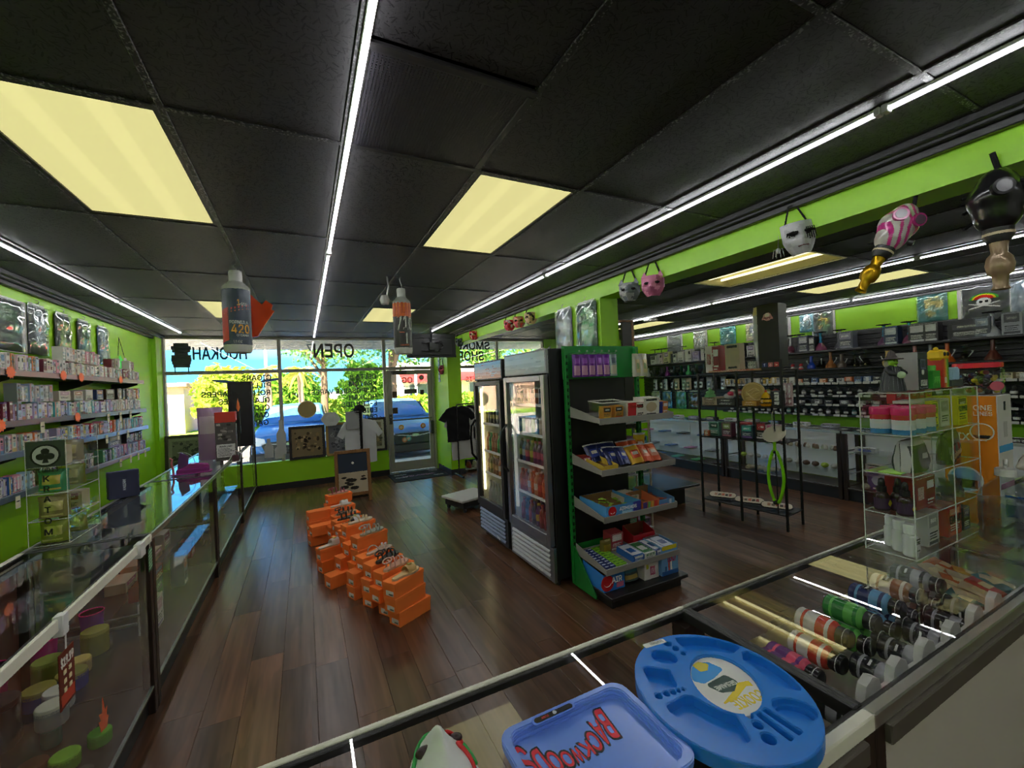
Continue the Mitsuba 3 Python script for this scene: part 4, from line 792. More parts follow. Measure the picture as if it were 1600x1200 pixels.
def bong(M, prof, c, lab, grp=None, mat_='tint', name='water_pipe', bowl=True, cat='water pipe', row=None):
    t = thing(name, lab, cat, grp); put('body', MB().lathe(prof, c, M, 14), mat_, t)
    if bowl:
        r = max(p[0] for p in prof); put('downstem', MB().tube([(r * .5, 0, prof[3][1] * .6), (r * 1.15, 0, prof[3][1] * 1.25)], .006, '#c8d0d0', 6, M), 'satin', t); put('bowl', MB().lathe([(.004, 0), (.012, .02), (.009, .021), (0, .006)], '#d8dcdc', M @ TR(r * 1.15, 0, prof[3][1] * 1.25), 8), 'gloss', t)
    put('rim', MB().tube([(prof[-1][0] * math.cos(a), prof[-1][0] * math.sin(a), prof[-1][1]) for a in np.linspace(0, 2 * PI, 12)[:-1]], .003, col(c) * .8, 5, M, close=True), 'gloss', t)
    if row: rowitem(t, *row)
    return t
for i, (x, y, z, c) in enumerate(((-.95, 5.3, .141, '#d8e4e0'), (-1.05, 5.5, .141, '#c8dcd8'), (-.95, 5.75, .141, '#e0e8e8'), (-1.05, 6.0, .141, '#d0e0e4'), (-.96, 6.25, .141, '#e4c8c8'), (-.95, 5.45, .521, '#d8e8e4'), (-1.02, 5.85, .521, '#d8dce8'), (-.95, 6.2, .521, '#d4e4d8'))):
    bong(TR(x, y, z) @ RZ(i * 1.3), BEAK, c, None, row=('clear glass beaker', 'on the shelf of the third left case' if z > .5 else 'on the deck of the third left case', 'the camera', y, 'water pipe', 'glass beakers in the third left case'))
for (x, y, c, lab) in ((-1.1, 5.2, '#a83838', 'red box on the deck of the third left case'), (-1.1, 6.3, '#c8c4bc', 'white box on the deck of the third left case')):
    b = MB(); pkg(b, .16, .1, .16, c, rng, ML(y, .141, x + .05), 3); one('case_box', b, 'satin', lab, 'box')
# ================================================================ trays on the front counter
scene['blue_plastic'] = {'type': 'twosided', 'bsdf': {'type': 'principled', 'base_color': {'type': 'rgb', 'value': [float(q) for q in C('#1c6cc0')]}, 'roughness': .25, 'specular': .5}}
scene['peri_plastic'] = {'type': 'twosided', 'bsdf': {'type': 'principled', 'base_color': {'type': 'rgb', 'value': [float(q) for q in C('#6a8ee0')]}, 'roughness': .22, 'specular': .5}}
ZG = CH + .0052
t = thing('oval_tray', 'large oval blue plastic rolling tray with many compartments on the front counter', 'tray')
MO = TR(.813, .656, ZG)
el = lambda cx, cy, a, b_, ang=0, n=48: affinity.translate(affinity.rotate(affinity.scale(Point(0, 0).buffer(1, n // 4), a, b_), ang, origin=(0, 0)), cx, cy)
OVAL = el(0, 0, .2006, .1801, 72.6, 96)
sm = lambda L, r=.008: Polygon(L).buffer(-r).buffer(2 * r).buffer(-r)
R1 = sm([(0.057, 0.176), (0.104, 0.152), (0.143, 0.119), (0.167, 0.078), (0.165, 0.066), (0.126, 0.062), (0.108, 0.082), (0.074, 0.106), (0.046, 0.116), (0.040, 0.122), (0.048, 0.165)])
R2 = sm([(0.150, 0.050), (0.168, 0.048), (0.175, 0.004), (0.168, -0.050), (0.150, -0.090), (0.141, -0.095), (0.122, -0.075), (0.112, -0.05), (0.118, -0.028), (0.128, 0.004), (0.130, 0.035)])
R4 = sm([(-0.105, 0.130), (-0.092, 0.132), (-0.054, 0.093), (-0.075, 0.052), (-0.083, 0.047), (-0.128, 0.062), (-0.132, 0.069)])
R5 = sm([(-0.145, 0.020), (-0.09, 0.020), (-0.075, 0.008), (-0.068, -0.025), (-0.055, -0.053), (-0.042, -0.072), (-0.070, -0.122), (-0.083, -0.123), (-0.112, -0.093), (-0.140, -0.046), (-0.151, 0.002)])
RC, RE = el(-.0275, .136, .0315, .0245, 130), el(.076, -.118, .041, .029, 135)
LOGO = el(.024, .006, .094, .070, 57)
SL = [sm([(x0 - .0065, -.088), (x0 + .0065, -.088), (x1 + .0065, -.16), (x1 - .0065, -.16)], .003) for x0, x1 in ((.001, -.004), (.022, .024))]
DOT = [Point(x, y).buffer(r) for (x, y, r) in ((.020, .170, .010), (.022, .145, .0085), (.024, .122, .007), (-.138, .046, .0085), (-.118, .043, .0075), (-.102, .039, .0065), (-.088, .036, .005), (-.076, .034, .004), (-.018, -.083, .0085), (-.027, -.107, .010), (-.040, -.137, .0135))]
holes = R1.union(R2).union(R4).union(R5).union(RC).union(RE).union(LOGO)
for q in SL + DOT: holes = holes.union(q)
b = MB(); b.prism(OVAL.buffer(-.006), 0, .006, '#1c6cc0', MO); b.prism(OVAL, .006, .012, '#1c6cc0', MO)
top = OVAL.difference(holes)
b.prism(top, .012, .032, '#1c6cc0', MO); b.prism(top.buffer(-.0012), .032, .0332, '#1c6cc0', MO); b.prism(top.buffer(-.0028), .0332, .034, '#1c6cc0', MO)
put('body', b, 'blue_plastic', t)
put('cup_floor', MB().prism(RC.buffer(-.006), .012, .0125, '#1c6cc0', MO), 'blue_plastic', t); put('cup_ring', MB().prism(RE.difference(RE.buffer(-.006)), .012, .022, '#1c6cc0', MO), 'blue_plastic', t)
lg = put('logo_plate', MB().prism(LOGO.buffer(-.0005), .012, .027, '#dcdcd8', MO), 'satin', t)
b = MB(); z = .0274
b.prism(sm([(-0.013, 0.083), (0.03, 0.088), (0.056, 0.074), (0.066, 0.04), (0.02, 0.03), (-0.015, 0.029), (-0.028, 0.046)]).intersection(LOGO.buffer(-.002)), .027, z, '#2a86c8', MO)
b.prism(sm([(-0.016, 0.025), (0.05, 0.026), (0.057, -0.003), (0.023, -0.02), (-0.005, -0.009)]), .027, z + .0002, '#1e3a34', MO)
b.prism(sm([(.012, .086), (.035, .088), (.05, .07), (.03, .055), (.01, .06)], .004), z - .0003, z + .0002, '#c8b838', MO)
b.prism(sm([(-0.042, -0.034), (0.014, -0.020), (0.052, -0.006), (0.080, -0.014), (0.074, -0.03), (0.061, -0.022), (0.015, -0.034)], .002), .027, z, '#d8c020', MO)
b.text('SESAME', .012, '#e8e8e0', MO @ TR(.022, .001, z + .0003) @ RZ(PI - .12), .0004, width=.058)
b.text('COOKIE', .026, '#d8c020', MO @ TR(.028, -.050, .027) @ RZ(PI - .08), .0005, width=.085)
put('logo_print', b, 'satin', lg)
tg = put('price_sticker', MB().box(-.04, .025, -.008, .008, .0342, .0348, '#e4e4e0', 0, MO @ TR(-.002, .186, 0) @ RZ(-.12)), 'matte', t)
b = MB()
for k in range(9): b.box(-.02 + .0045 * k, -.0185 + .0045 * k, -.004, .006, .0348, .0351, '#303030', 0, MO @ TR(-.002, .186, 0) @ RZ(-.12))
put('barcode', b, 'matte', tg)
# rectangular tray with red lettering
t = thing('rectangular_tray', 'periwinkle blue rectangular rolling tray with red lettering on the front counter', 'tray')
MT = TR(.482, .68, ZG); rr = lambda w, h, r: sbox(-w / 2 + r, -h / 2 + r, w / 2 - r, h / 2 - r).buffer(r, 10)
b = MB(); o_ = rr(.315, .24, .035); i_ = rr(.285, .21, .028)
b.prism(o_.buffer(-.008), 0, .004, '#6a8ee0', MT); b.prism(i_.buffer(.002), .003, .006, '#6a8ee0', MT)
lay = [(.004, -.006), (.010, -.003), (.016, -.001), (.021, .0)]
for k, (zz, bf) in enumerate(lay): b.prism(o_.buffer(bf).difference(i_.buffer(-.008 + .002 * k)), zz - .006 if k else .003, zz + .003, '#6a8ee0', MT)
b.prism(o_.buffer(-.0025).difference(i_.buffer(.001)), .024, .026, '#6a8ee0', MT)
put('body', b, 'peri_plastic', t)
bt = put('switch_plate', MB().prism(rr(.105, .02, .0095), .024, .0275, '#5c80d8', MT @ TR(-.03, .102, 0)).prism(rr(.094, .013, .006), .0275, .028, '#18181c', MT @ TR(-.03, .102, 0)), 'gloss', t)
put('button', MB().cyl((-.028, .102, .028), (-.028, .102, .0295), .0045, '#c8ccd4', M=MT), 'gloss', bt)
b = MB(); b.text('EUSY', .005, '#d03030', MT @ TR(-.052, .102, .0281) @ RZ(PI), .0003); put('switch_print', b, 'satin', bt)
word, x = 'BACKWOODS', 0
red, blk = MB(), MB()
for k, ch in enumerate(word):
    u = k / 8; hgt = .062 * (1 - .75 * math.sin(u * PI)) + .014; xx = .062 - .185 * u; yy = .028 - .022 * math.sin(u * PI)
    Mx = MT @ TR(xx, yy - (.0 if k else .0) - .5 * 0, .0062) @ RZ(PI + .25 * (u - .5)) @ TR(0, -hgt * .25, 0)
    blk.text(ch, hgt + .008, '#101014', Mx @ TR(0, 0, 0), .0006, width=.027); red.text(ch, hgt, '#c02030', Mx @ TR(0, 0, .0003), .0006, width=.0205)
put('lettering_outline', blk, 'satin', t); put('lettering', red, 'satin', t)
# white mask with green and red cord
t = thing('white_mask', 'white moulded face mask trimmed with green and red cord on the front counter', 'mask')
MKk = TR(.205, .765, ZG); n, m = 25, 13; U, V = np.meshgrid(np.linspace(0, 2 * PI, n), np.linspace(0, 1, m)); zz = .075 * (1 - V ** 2.2)
X = .068 * V * np.cos(U) * (1 - .15 * np.sin(U)); Y = .115 * V * np.sin(U); zz += .02 * np.exp(-(X / .012) ** 2) * np.exp(-((Y - .02) / .05) ** 2) - .012 * np.exp(-((np.abs(X) - .03) / .014) ** 2 - ((Y - .045) / .014) ** 2)
v = np.stack([X, Y, np.maximum(zz, .001)], -1).reshape(-1, 3); I = np.arange(n * m).reshape(m, n); q = np.stack([I[:-1, :-1], I[1:, :-1], I[1:, 1:], I[:-1, 1:]], -1).reshape(-1, 4)
put('shell', MB().add(v, np.vstack([q[:, [0, 1, 2]], q[:, [0, 2, 3]]]), '#d8d8d6', MKk), 'satin', t)
def onmask(u, v_): x = .068 * v_ * math.cos(u) * (1 - .15 * math.sin(u)); return (x, .115 * v_ * math.sin(u), .075 * (1 - v_ ** 2.2) + .003)
put('green_cord', MB().tube([onmask(u, .82 + .02 * math.sin(u * 9)) for u in np.linspace(-.2, PI + .3, 40)], .004, '#1c8a3a', 6, MKk), 'satin', t)
put('red_cord', MB().tube([onmask(u, r) for u, r in zip(np.linspace(.9, -.6, 16), .35 + .35 * np.abs(np.sin(np.linspace(0, 5, 16))))], .004, '#b82020', 6, MKk), 'satin', t)
put('eye_opening', MB().ball((.03, .03, .052), (.016, .010, .010), '#241010', 2, MKk).ball((-.03, .03, .052), (.016, .010, .010), '#241010', 2, MKk), 'satin', t)
# ================================================================ bottles in the glass case
LB = [('purple and pink', '#5a2a6a', '#d0506a'), ('white and red', '#d8d4cc', '#b83c30'), ('green', '#2a7a34', '#5aa848'), ('dark blue', '#242c58', '#5a90b8'), ('cream and brown', '#d8ccb8', '#8a5a38'), ('black', '#1c1c20', '#8a8a90')]
def lying_bottle(M, c, c2, lab, row):
    t = thing('dropper_bottle', lab, 'bottle', None)
    put('label_wrap', MB().lathe([(0, .0), (.03, .0), (.034, .004), (.034, .095), (.028, .105), (.018, .110)], [c, c, c, c2, c2], M, 18), 'gloss', t)
    b = MB(); b.lathe([(.0342, .02), (.0342, .028)], c2, M, 18); b.lathe([(.0342, .06), (.0342, .085)], c2, M, 18)
    b.quad([(-.014, -.0346, .035), (.014, -.0346, .035), (.014, -.0346, .055), (-.014, -.0346, .055)], '#141418', M); b.quad([(-.010, -.0349, .042), (.010, -.0349, .042), (.010, -.0349, .048), (-.010, -.0349, .048)], '#e0e0e0', M)
    put('print', b, 'gloss', t)
    put('cap', MB().lathe([(.018, .108), (.026, .109), (.026, .138), (.022, .142), (0, .142)], '#141416', M, 18), 'gloss', t)
    put('cap_ring', MB().tube([(.0265 * math.cos(a), .0265 * math.sin(a), .128) for a in np.linspace(0, 2 * PI, 20)[:-1]], .0012, '#d8d8d8', 4, M, close=True), 'gloss', t)
    rowitem(t, *row)
for k, x in enumerate((1.16, 1.28, 1.40, 1.56, 1.72, 1.87, 2.02)):
    nm, c, c2 = LB[(0, 0, 1, 2, 3, 4, 5)[k]]
    for j, (dy, dz, dx) in enumerate(((.83, .036, -.02), (.825, .036, .053), (.828, .100, .017), (.68, .036, .02))):
        if (k in (1,) and j != 0) or (k == 2 and j == 1) or (k == 0 and j == 2): continue
        q = LB[5] if j == 3 else (nm, c, c2)
        lying_bottle(TR(x + dx, dy, .8005 + dz) @ RX(PI / 2) @ RZ(.3 * k + j) @ SC(1.03), q[1], q[2], None, (f'{q[0]} dropper bottle', 'lying in the lower right case', 'the left', x + dx, 'bottle', 'dropper bottles lying in the lower right case'))
for k, x in enumerate((1.22, 1.36, 1.52, 1.69, 1.86, 2.02)):
    rowitem(one('bottle_rest', MB().prism(Polygon([(-.04, 0), (.04, 0), (.04, .02), (.03, .045), (.0, .058), (-.03, .045), (-.04, .02)]), 0, .02, '#d0d0cc', TR(x, .566, .8855) @ RX(PI / 2)), 'satin', None, 'display stand'), 'white rounded bottle rest', 'in the lower right case', 'the left', x, 'display stand', 'white bottle rests')
rng = np.random.default_rng(4)
for k in range(18):
    x, y = 2.16 + .06 * (k % 6), .62 + .075 * (k // 6); nm, c = [('red', '#a82a30'), ('gold', '#c89a40'), ('orange', '#c86a30'), ('teal', '#3a6a6a'), ('cream', '#d0c4a4')][rng.integers(5)]
    k_ = one('candy_pack', pouch(TR(x, y, .815) @ RZ(rng.uniform(-.5, .5)) @ RX(-1.25), .07, .10, .02, c, [(.3, .7, -.6, .6, '#e8dcb0')]), 'foil', None, 'bag'); rowitem(k_, f'{nm} foil pack', 'heaped in the lower right case', 'the left', x + y * .01, 'bag', 'foil packs in the lower right case')
# ================================================================ acrylic tower and what it holds
TV = [.965, 1.12, 1.28, 1.435, 1.60]
acrylic(2.05, 2.68, .76, .92, .962, TV, 'tall clear acrylic tower of compartments on the front counter', parts=(2.41,), e=.004)
def can(M, r, h, lidc, bands, lab, row):
    t = thing('gum_canister', lab, 'canister'); hs = np.linspace(0, h * .72, len(bands) + 1)
    put('body', MB().lathe([(0, 0)] + [(r, q) for q in hs], [bands[0]] + list(bands), M, 18), 'gloss', t)
    put('lid', MB().lathe([(r, h * .72), (r * 1.06, h * .74), (r * 1.06, h * .95), (r, h), (0, h)], lidc, M, 18), 'gloss', t); rowitem(t, *row)
for k, (x, y) in enumerate(((2.10, .80), (2.11, .875), (2.185, .80), (2.195, .875), (2.27, .80), (2.28, .875))):
    can(TR(x, y, 1.437), .036, .105, '#d0206a', ['#3a78a8', '#d8dce0', '#e0e0e0', '#b8303c'], None, ('pink-lidded gum canister', f'in the {"front" if y < .84 else "back"} row of the acrylic tower', 'the left', x, 'canister', 'pink canisters in the acrylic tower'))
def abox(name, x, y, z, w, d, h, c, lab, style=3, acc=None, rz=0, text=None, tc='#101010', th=.02, cat='box'):
    b = MB(); M = TR(x, y, z) @ RZ(rz); pkg(b, w, d, h, c, np.random.default_rng(int(x * 1000 + z * 77)), M, style, acc)
    if text: b.box(-w * .46, w * .46, -.0012, -.0008, h * .42, h * .72, c, 0, M); b.text(text, th, tc, M @ TR(0, -.0014, h * .57) @ RX(PI / 2), width=w * .82)
    return one(name, b, 'satin', lab, cat)
abox('yellow_card_box', 2.375, .80, 1.437, .06, .02, .115, '#c8c020', 'yellow printed card box standing in the acrylic tower', acc=['#202440', '#707010', '#2a2a18'])
abox('blue_green_box', 2.335, .83, 1.437, .05, .06, .09, '#3a7a98', 'small blue and green box beside the pink canisters', acc=['#3a8a4a', '#d8d8d8', '#202020'])
abox('yellow_carton', 2.585, .78, 1.437, .10, .10, .125, '#d8c818', 'yellow carton lettered in black in the top right compartment of the acrylic tower', text='CLIPPER', th=.022, acc=['#8a7a10', '#4a4408', '#c0a810'])
abox('clear_white_box', 2.47, .80, 1.437, .09, .08, .12, '#c8c4b8', 'white and clear box left of the yellow carton in the acrylic tower', acc=['#8a887c', '#d8d4cc'])
for k in range(5): rowitem(abox('red_pack', 2.28 + .07 * k, .88, 1.545, .065, .03, .048, ['#a82028', '#a82028', '#b03830', '#8a2a24', '#c8a030'][k], None, 0, ['#c03038']), 'small dark red pack', 'in a row under the acrylic tower top', 'the left', k, 'box', 'red packs under the tower top')
t = thing('plastic_tub', 'lidded clear plastic tub of candy in the acrylic tower, behind the pink canisters', 'tub')
put('tub', MB().lathe([(0, 0), (.055, 0), (.062, .11)], '#d8dcd8', TR(2.31, .865, 1.437), 18, sx=1.1, sy=.7), 'tint', t); put('lid', MB().lathe([(.0, .11), (.068, .11), (.068, .122), (0, .124)], '#c8c8c0', TR(2.31, .865, 1.437), 18, sx=1.1, sy=.7), 'satin', t)
# second compartment row: dark pouch, row of black domed packs
b = pouch(TR(2.20, .82, 1.283) @ RZ(.05), .21, .125, .09, '#2c322e', [(.82, 1, -1, 1, '#c0c0b8'), (.45, .6, -.12, .12, '#d0d0cc'), (.1, .18, .5, .8, '#8a8a84'), (0, 1, -1, -.85, '#c8c8c4')]); one('dark_pouch', b, 'foil', 'dark green zip pouch with clear top in the second compartment of the acrylic tower', 'bag')
for k in range(6):
    x = 2.425 + .045 * k
    t = thing('domed_pack', None, 'pack'); M = TR(x, .79 + .01 * k, 1.283)
    put('pouch', mxf(pouch(TR(0, 0, 0), .085, .125, .05, '#141416', [(.3, .55, -.6, .6, ['#5a5a60', '#7a2028', '#3a5a60'][k % 3])]), M), 'gloss', t)
    put('clear_dome', MB().ball((0, -.005, .03), (.03, .026, .022), '#c8b890', 2, M), 'foil', t)
    rowitem(t, 'black glossy pack with clear dome', 'in the acrylic tower', 'the left', x, 'pack', 'black domed packs in the acrylic tower')
abox('green_note', 2.10, .80, 1.2825, .09, .07, .004, '#9ac84a', 'green paper lying in the second compartment of the acrylic tower', cat='paper')
# third row: brown bottles with black caps, red box, glass pieces
for k, (x, y) in enumerate(((2.085, .80), (2.135, .84), (2.10, .88))):
    t = thing('tincture_bottle', None, 'bottle'); M = TR(x, y, 1.123)
    put('body', MB().lathe([(0, 0), (.024, 0), (.026, .004), (.026, .055), (.018, .07), (.012, .075)], '#2a1c18', M, 16), 'gloss', t); put('label', MB().lathe([(.0264, .008), (.0264, .05)], '#3a2440', M, 16), 'satin', t)
    put('collar', MB().cyl((0, 0, .074), (0, 0, .096), .016, '#121214', n=14, M=M), 'satin', t); put('bulb', MB().lathe([(.011, .096), (.012, .108), (.009, .125), (0, .131)], '#151517', M, 12), 'gloss', t)
    b = MB(); b.add([(-.016, -.0266, .03), (0, -.0266, .016), (.016, -.0266, .03), (0, -.0266, .046)], BXF, '#d8c828', M); put('yellow_mark', b, 'satin', t)
    rowitem(t, 'brown dropper bottle with black bulb', 'in the acrylic tower', 'the left', x, 'bottle', 'brown dropper bottles in the acrylic tower')
abox('red_white_box', 2.26, .80, 1.123, .17, .1, .125, '#7c2420', 'dark red and white box in the third compartment of the acrylic tower', 1, ['#c8b8b0', '#8a2a24', '#d8d0c8'])
for k in range(4):
    x = 2.46 + .05 * k; t = thing('glass_piece', None, 'glass'); M = TR(x, .80 + .03 * (k % 2), 1.123)
    put('body', MB().lathe([(0, 0), (.02, 0), (.022, .03), (.008, .05), (.014, .075), (.016, .08)], '#b8bcb8', M, 12), 'tint', t); put('gold_foot', MB().lathe([(0, 0), (.023, .0), (.023, .012), (0, .013)], '#c8b890', M, 12), 'metal', t)
    rowitem(t, 'small clear glass piece with gold foot', 'in the acrylic tower', 'the left', x, 'glass', 'glass pieces in the acrylic tower')
# lowest row: white bottles, white box, red carton
for k, (x, y) in enumerate(((2.085, .79), (2.115, .835), (2.15, .875))):
    t = thing('white_bottle', None, 'bottle'); M = TR(x, y, .968)
    put('body', MB().lathe([(0, 0), (.021, 0), (.023, .004), (.023, .075), (.016, .085), (.014, .088)], '#dcdcdc', M, 16), 'gloss', t); put('cap', MB().lathe([(.0, .086), (.019, .086), (.019, .118), (.016, .122), (0, .122)], '#e8e8e8', M, 16), 'satin', t)
    b = MB(); b.quad([(-.018, -.0232, .018), (.018, -.0232, .018), (.018, -.0232, .068), (-.018, -.0232, .068)], '#ececec', M); b.quad([(-.018, -.0234, .066), (.018, -.0234, .066), (.018, -.0234, .07), (-.018, -.0234, .07)], '#101010', M); b.text('CBD', .012, '#202020', M @ TR(0, -.0236, .056) @ RX(PI / 2), .0006); b.quad([(-.014, -.0234, .024), (.014, -.0234, .024), (.014, -.0234, .028), (-.014, -.0234, .028)], '#303030', M); put('label', b, 'satin', t)
    rowitem(t, 'white bottle with black CBD lettering', 'in the acrylic tower', 'the left', x, 'bottle', 'white bottles in the acrylic tower')
abox('white_glass_box', 2.285, .79, .968, .10, .10, .135, '#c8c8c4', 'white carton printed with a glass pipe in the lowest compartment of the acrylic tower', 3, ['#5a5e62', '#3a3e42', '#9a9a98'])
abox('red_carton', 2.49, .79, .968, .13, .09, .125, '#b03428', 'red carton with black lettering in the lowest compartment of the acrylic tower', text='EMOJI', th=.03, acc=['#d86040', '#c84a30', '#e0a070'])
abox('black_white_box', 2.61, .79, .968, .07, .09, .10, '#24262c', 'black box with white panel right of the red carton', acc=['#d8d0c8', '#3a4a78', '#c0b8b0'])
b = MB(); M = TR(2.55, .915, .968); b.box(-.12, .12, -.0, .004, 0, .21, '#141416', 0, M); b.text('WARNING:', .018, '#e0e0e0', M @ TR(0, -.0008, .17) @ RX(PI / 2))
for k in range(5): b.quad([(-.1, -.0006, .14 - .02 * k), (.1 - .02 * (k % 2), -.0006, .14 - .02 * k), (.1 - .02 * (k % 2), -.0006, .145 - .02 * k), (-.1, -.0006, .145 - .02 * k)], '#8a8a8a', M)
one('warning_card', b, 'satin', 'black card with white warning lettering at the back of the acrylic tower', 'sign')
# on top of the tower: figurine, boxes
t = thing('witch_figurine', 'small witch figurine in grey hat and black cloak holding an orb, on the acrylic tower', 'figurine'); M = TR(2.115, .835, 1.604) @ RZ(-.5)
put('robe', MB().lathe([(0, 0), (.042, 0), (.040, .02), (.030, .07), (.022, .098), (.010, .108), (0, .109)], '#1c1e22', M, 18).tube([(.02, -.005, .09), (.026, -.026, .072), (.006, -.036, .066)], [.012, .010, .007], '#1c1e22', 8, M).tube([(-.02, -.005, .09), (-.024, -.026, .072), (-.004, -.036, .066)], [.012, .010, .007], '#1c1e22', 8, M), 'satin', t)
b = MB()
for k in range(14): a = .5 + k * .36; b.tube([(.02 * math.cos(a), .02 * math.sin(a), .10), (.034 * math.cos(a), .034 * math.sin(a), .055), (.041 * math.cos(a), .041 * math.sin(a), .004)], .0016, '#5a5e62', 4, M)
put('robe_fold', b, 'satin', t, kind='stuff')
hd = put('head', MB().ball((0, -.004, .118), (.017, .018, .020), '#7aa828', 2, M).lathe([(.005, 0), (.003, .008), (0, .016)], '#7aa828', M @ TR(0, -.020, .118) @ RX(PI / 2 + .4), 8).ball((0, -.016, .104), (.006, .006, .006), '#7aa828', 1, M), 'satin', t)
put('eyes', MB().ball((.007, -.020, .122), .0025, '#101010', 1, M).ball((-.007, -.020, .122), .0025, '#101010', 1, M), 'gloss', hd); put('mouth', MB().tube([(-.006, -.021, .109), (0, -.0225, .1075), (.006, -.021, .109)], .0009, '#3a1a14', 4, M), 'satin', hd)
put('hair', MB().ball((0, .008, .112), (.021, .017, .026), '#8a8a78', 2, M), 'matte', t)
put('hat', MB().lathe([(.037, .128), (.038, .131), (.020, .134), (.014, .146), (.010, .158), (0, .166)], '#4a4444', M, 18).lathe([(0, .1285), (.037, .128)], '#3a3636', M, 18), 'matte', t)
put('orb', MB().ball((0, -.042, .066), .014, '#b8d0a8', 2, M), 'gloss', t)
b = MB(); M = TR(2.285, .80, 1.604); b.box(-.045, .045, 0, .07, 0, .155, '#16182a', .002, M); b.box(-.0455, -.044, -.0005, .07, 0, .155, '#8a8a88', 0, M)
b.quad([(-.022, -.001, .085), (.022, -.001, .085), (.022, -.001, .125), (-.022, -.001, .125)], '#5a6078', M); b.quad([(-.018, -.0014, .09), (.018, -.0014, .09), (.018, -.0014, .12), (-.018, -.0014, .12)], '#2a2e44', M); b.cyl((-.005, -.001, .072), (-.005, -.0018, .072), .011, '#c8ccc8', n=16, M=M)
b.quad([(-.026, -.001, .016), (.03, -.001, .016), (.03, -.001, .040), (-.026, -.001, .040)], '#d8d8d8', M)
for k in range(11): b.quad([(-.022 + .0045 * k, -.0014, .02), (-.0205 + .0045 * k, -.0014, .02), (-.0205 + .0045 * k, -.0014, .037), (-.022 + .0045 * k, -.0014, .037)], '#202020', M)
for k in range(5): b.quad([(-.034 + .015 * k, -.001, .006), (-.027 + .015 * k, -.001, .006), (-.027 + .015 * k, -.001, .0095), (-.034 + .015 * k, -.001, .0095)], '#c0c0c0', M)
one('midnight_box', b, 'satin', 'dark blue box with a printed barcode on the acrylic tower, beside the witch figurine', 'box')
t = thing('green_dispenser', 'green box with open top of green packs on the acrylic tower', 'box'); M = TR(2.41, .80, 1.604)
put('carton', MB().box(-.034, .034, 0, .07, 0, .075, '#2c8a28', .002, M), 'satin', t)
for k in range(4): put('pack', MB().box(-.026 + .014 * k, -.015 + .014 * k, .01, .06, .075, .098, '#58b848', .002, M), 'foil', t)
b = MB(); 
for k in range(8): b.quad([(-.028 + .007 * k, -.001, .02 + .004 * (k % 3)), (-.024 + .007 * k, -.001, .02 + .004 * (k % 3)), (-.018 + .007 * k, -.001, .05), (-.023 + .007 * k, -.001, .05)], '#60c050', M)
put('print', b, 'satin', t)
t = thing('rainbow_box', 'tall red to green striped box with a yellow head-shaped top on the acrylic tower', 'box'); M = TR(2.50, .80, 1.604)
b = MB()
for k in range(8): b.box(-.029 + .00725 * k, -.029 + .00725 * (k + 1), 0, .05, 0, .125, ['#b03020', '#c04424', '#c86028', '#c88428', '#b8a030', '#90a030', '#60982c', '#3c8a28'][k], 0, M)
b.quad([(-.018, -.0008, .02), (.004, -.0008, .02), (.004, -.0008, .045), (-.018, -.0008, .045)], '#e8e0c0', M); put('carton', b, 'satin', t)
put('head_top', MB().box(-.040, .032, -.004, .05, .118, .165, '#e0b818', .012, M).ball((-.02, -.004, .145), (.010, .005, .009), '#1a1a1a', 1, M).ball((.012, -.004, .145), (.010, .005, .009), '#1a1a1a', 1, M).ball((-.03, .02, .168), .009, '#e0b818', 1, M), 'satin', t)
t = thing('blue_pack', 'clear pale blue bundle of small bottles on the acrylic tower, left of the red-lidded jar', 'bottle'); M = TR(2.615, .80, 1.604)
put('tray', MB().box(-.06, .06, 0, .08, 0, .03, '#3a4440', .002, M), 'satin', t)
for k in range(10): put('vial', MB().lathe([(0, .03), (.012, .03), (.012, .075), (.007, .085), (0, .086)], '#9ac0d4', M @ TR(-.048 + .024 * (k % 5), .02 + .035 * (k // 5), 0), 10), 'gloss', t)
# display carton right of the tower, jars on it
t = thing('orange_carton', 'tall orange and white display carton right of the acrylic tower', 'box')
put('body', MB().box(2.75, 2.92, .72, .90, .965, 1.555, '#d8d4d0', .003), 'satin', t)
MX = TR(2.7492, .81, .965) @ RZ(-PI / 2) @ RX(PI / 2)       # on the left face, reading away from the camera
b = MB(); b.box(2.7490, 2.7498, .722, .898, .965, 1.553, '#d07a18', 0)
put('orange_panel', b, 'satin', t)
b = MB(); b.text('MIX IN', .032, '#f0e8dc', MX @ TR(-.01, .40, 0), .0008, width=.13); b.text('ONE', .022, '#f0e8dc', MX @ TR(.045, .535, 0), .0008, width=.06); b.text('LINES', .018, '#f0e8dc', MX @ TR(.045, .508, 0), .0008, width=.06)
b.prism(Point(.04, .425).buffer(.04), 0, .0006, '#e8e4dc', MX); b.prism(Point(.04, .425).buffer(.035), .0006, .001, '#d08830', MX); b.prism(Polygon([(.01, .41), (.07, .41), (.06, .395), (.02, .395)]), .001, .0014, '#1c1c20', MX)
b.prism(Point(-.02, .2).buffer(.06), 0, .0006, '#e0e4e8', MX); b.prism(Point(-.02, .2).buffer(.053), .0006, .001, '#7ab0d8', MX); b.prism(sbox(-.06, .16, .02, .2), .001, .0014, '#141418', MX)
put('print', b, 'satin', t)
MY = TR(2.835, .7192, .965) @ RX(PI / 2)
b = MB(); b.box(-.08, .08, .335, .365, 0, .001, '#3a8ac0', 0, MY); b.box(-.08, .08, .17, .195, 0, .001, '#a86a88', 0, MY); b.box(-.02, .02, .40, .47, 0, .001, '#b8b4b0', 0, MY); b.box(-.02, .02, .23, .29, 0, .001, '#b8b4b0', 0, MY); b.box(-.01, .01, .52, .56, 0, .001, '#2a2a38', 0, MY); put('side_print', b, 'satin', t, kind='stuff')
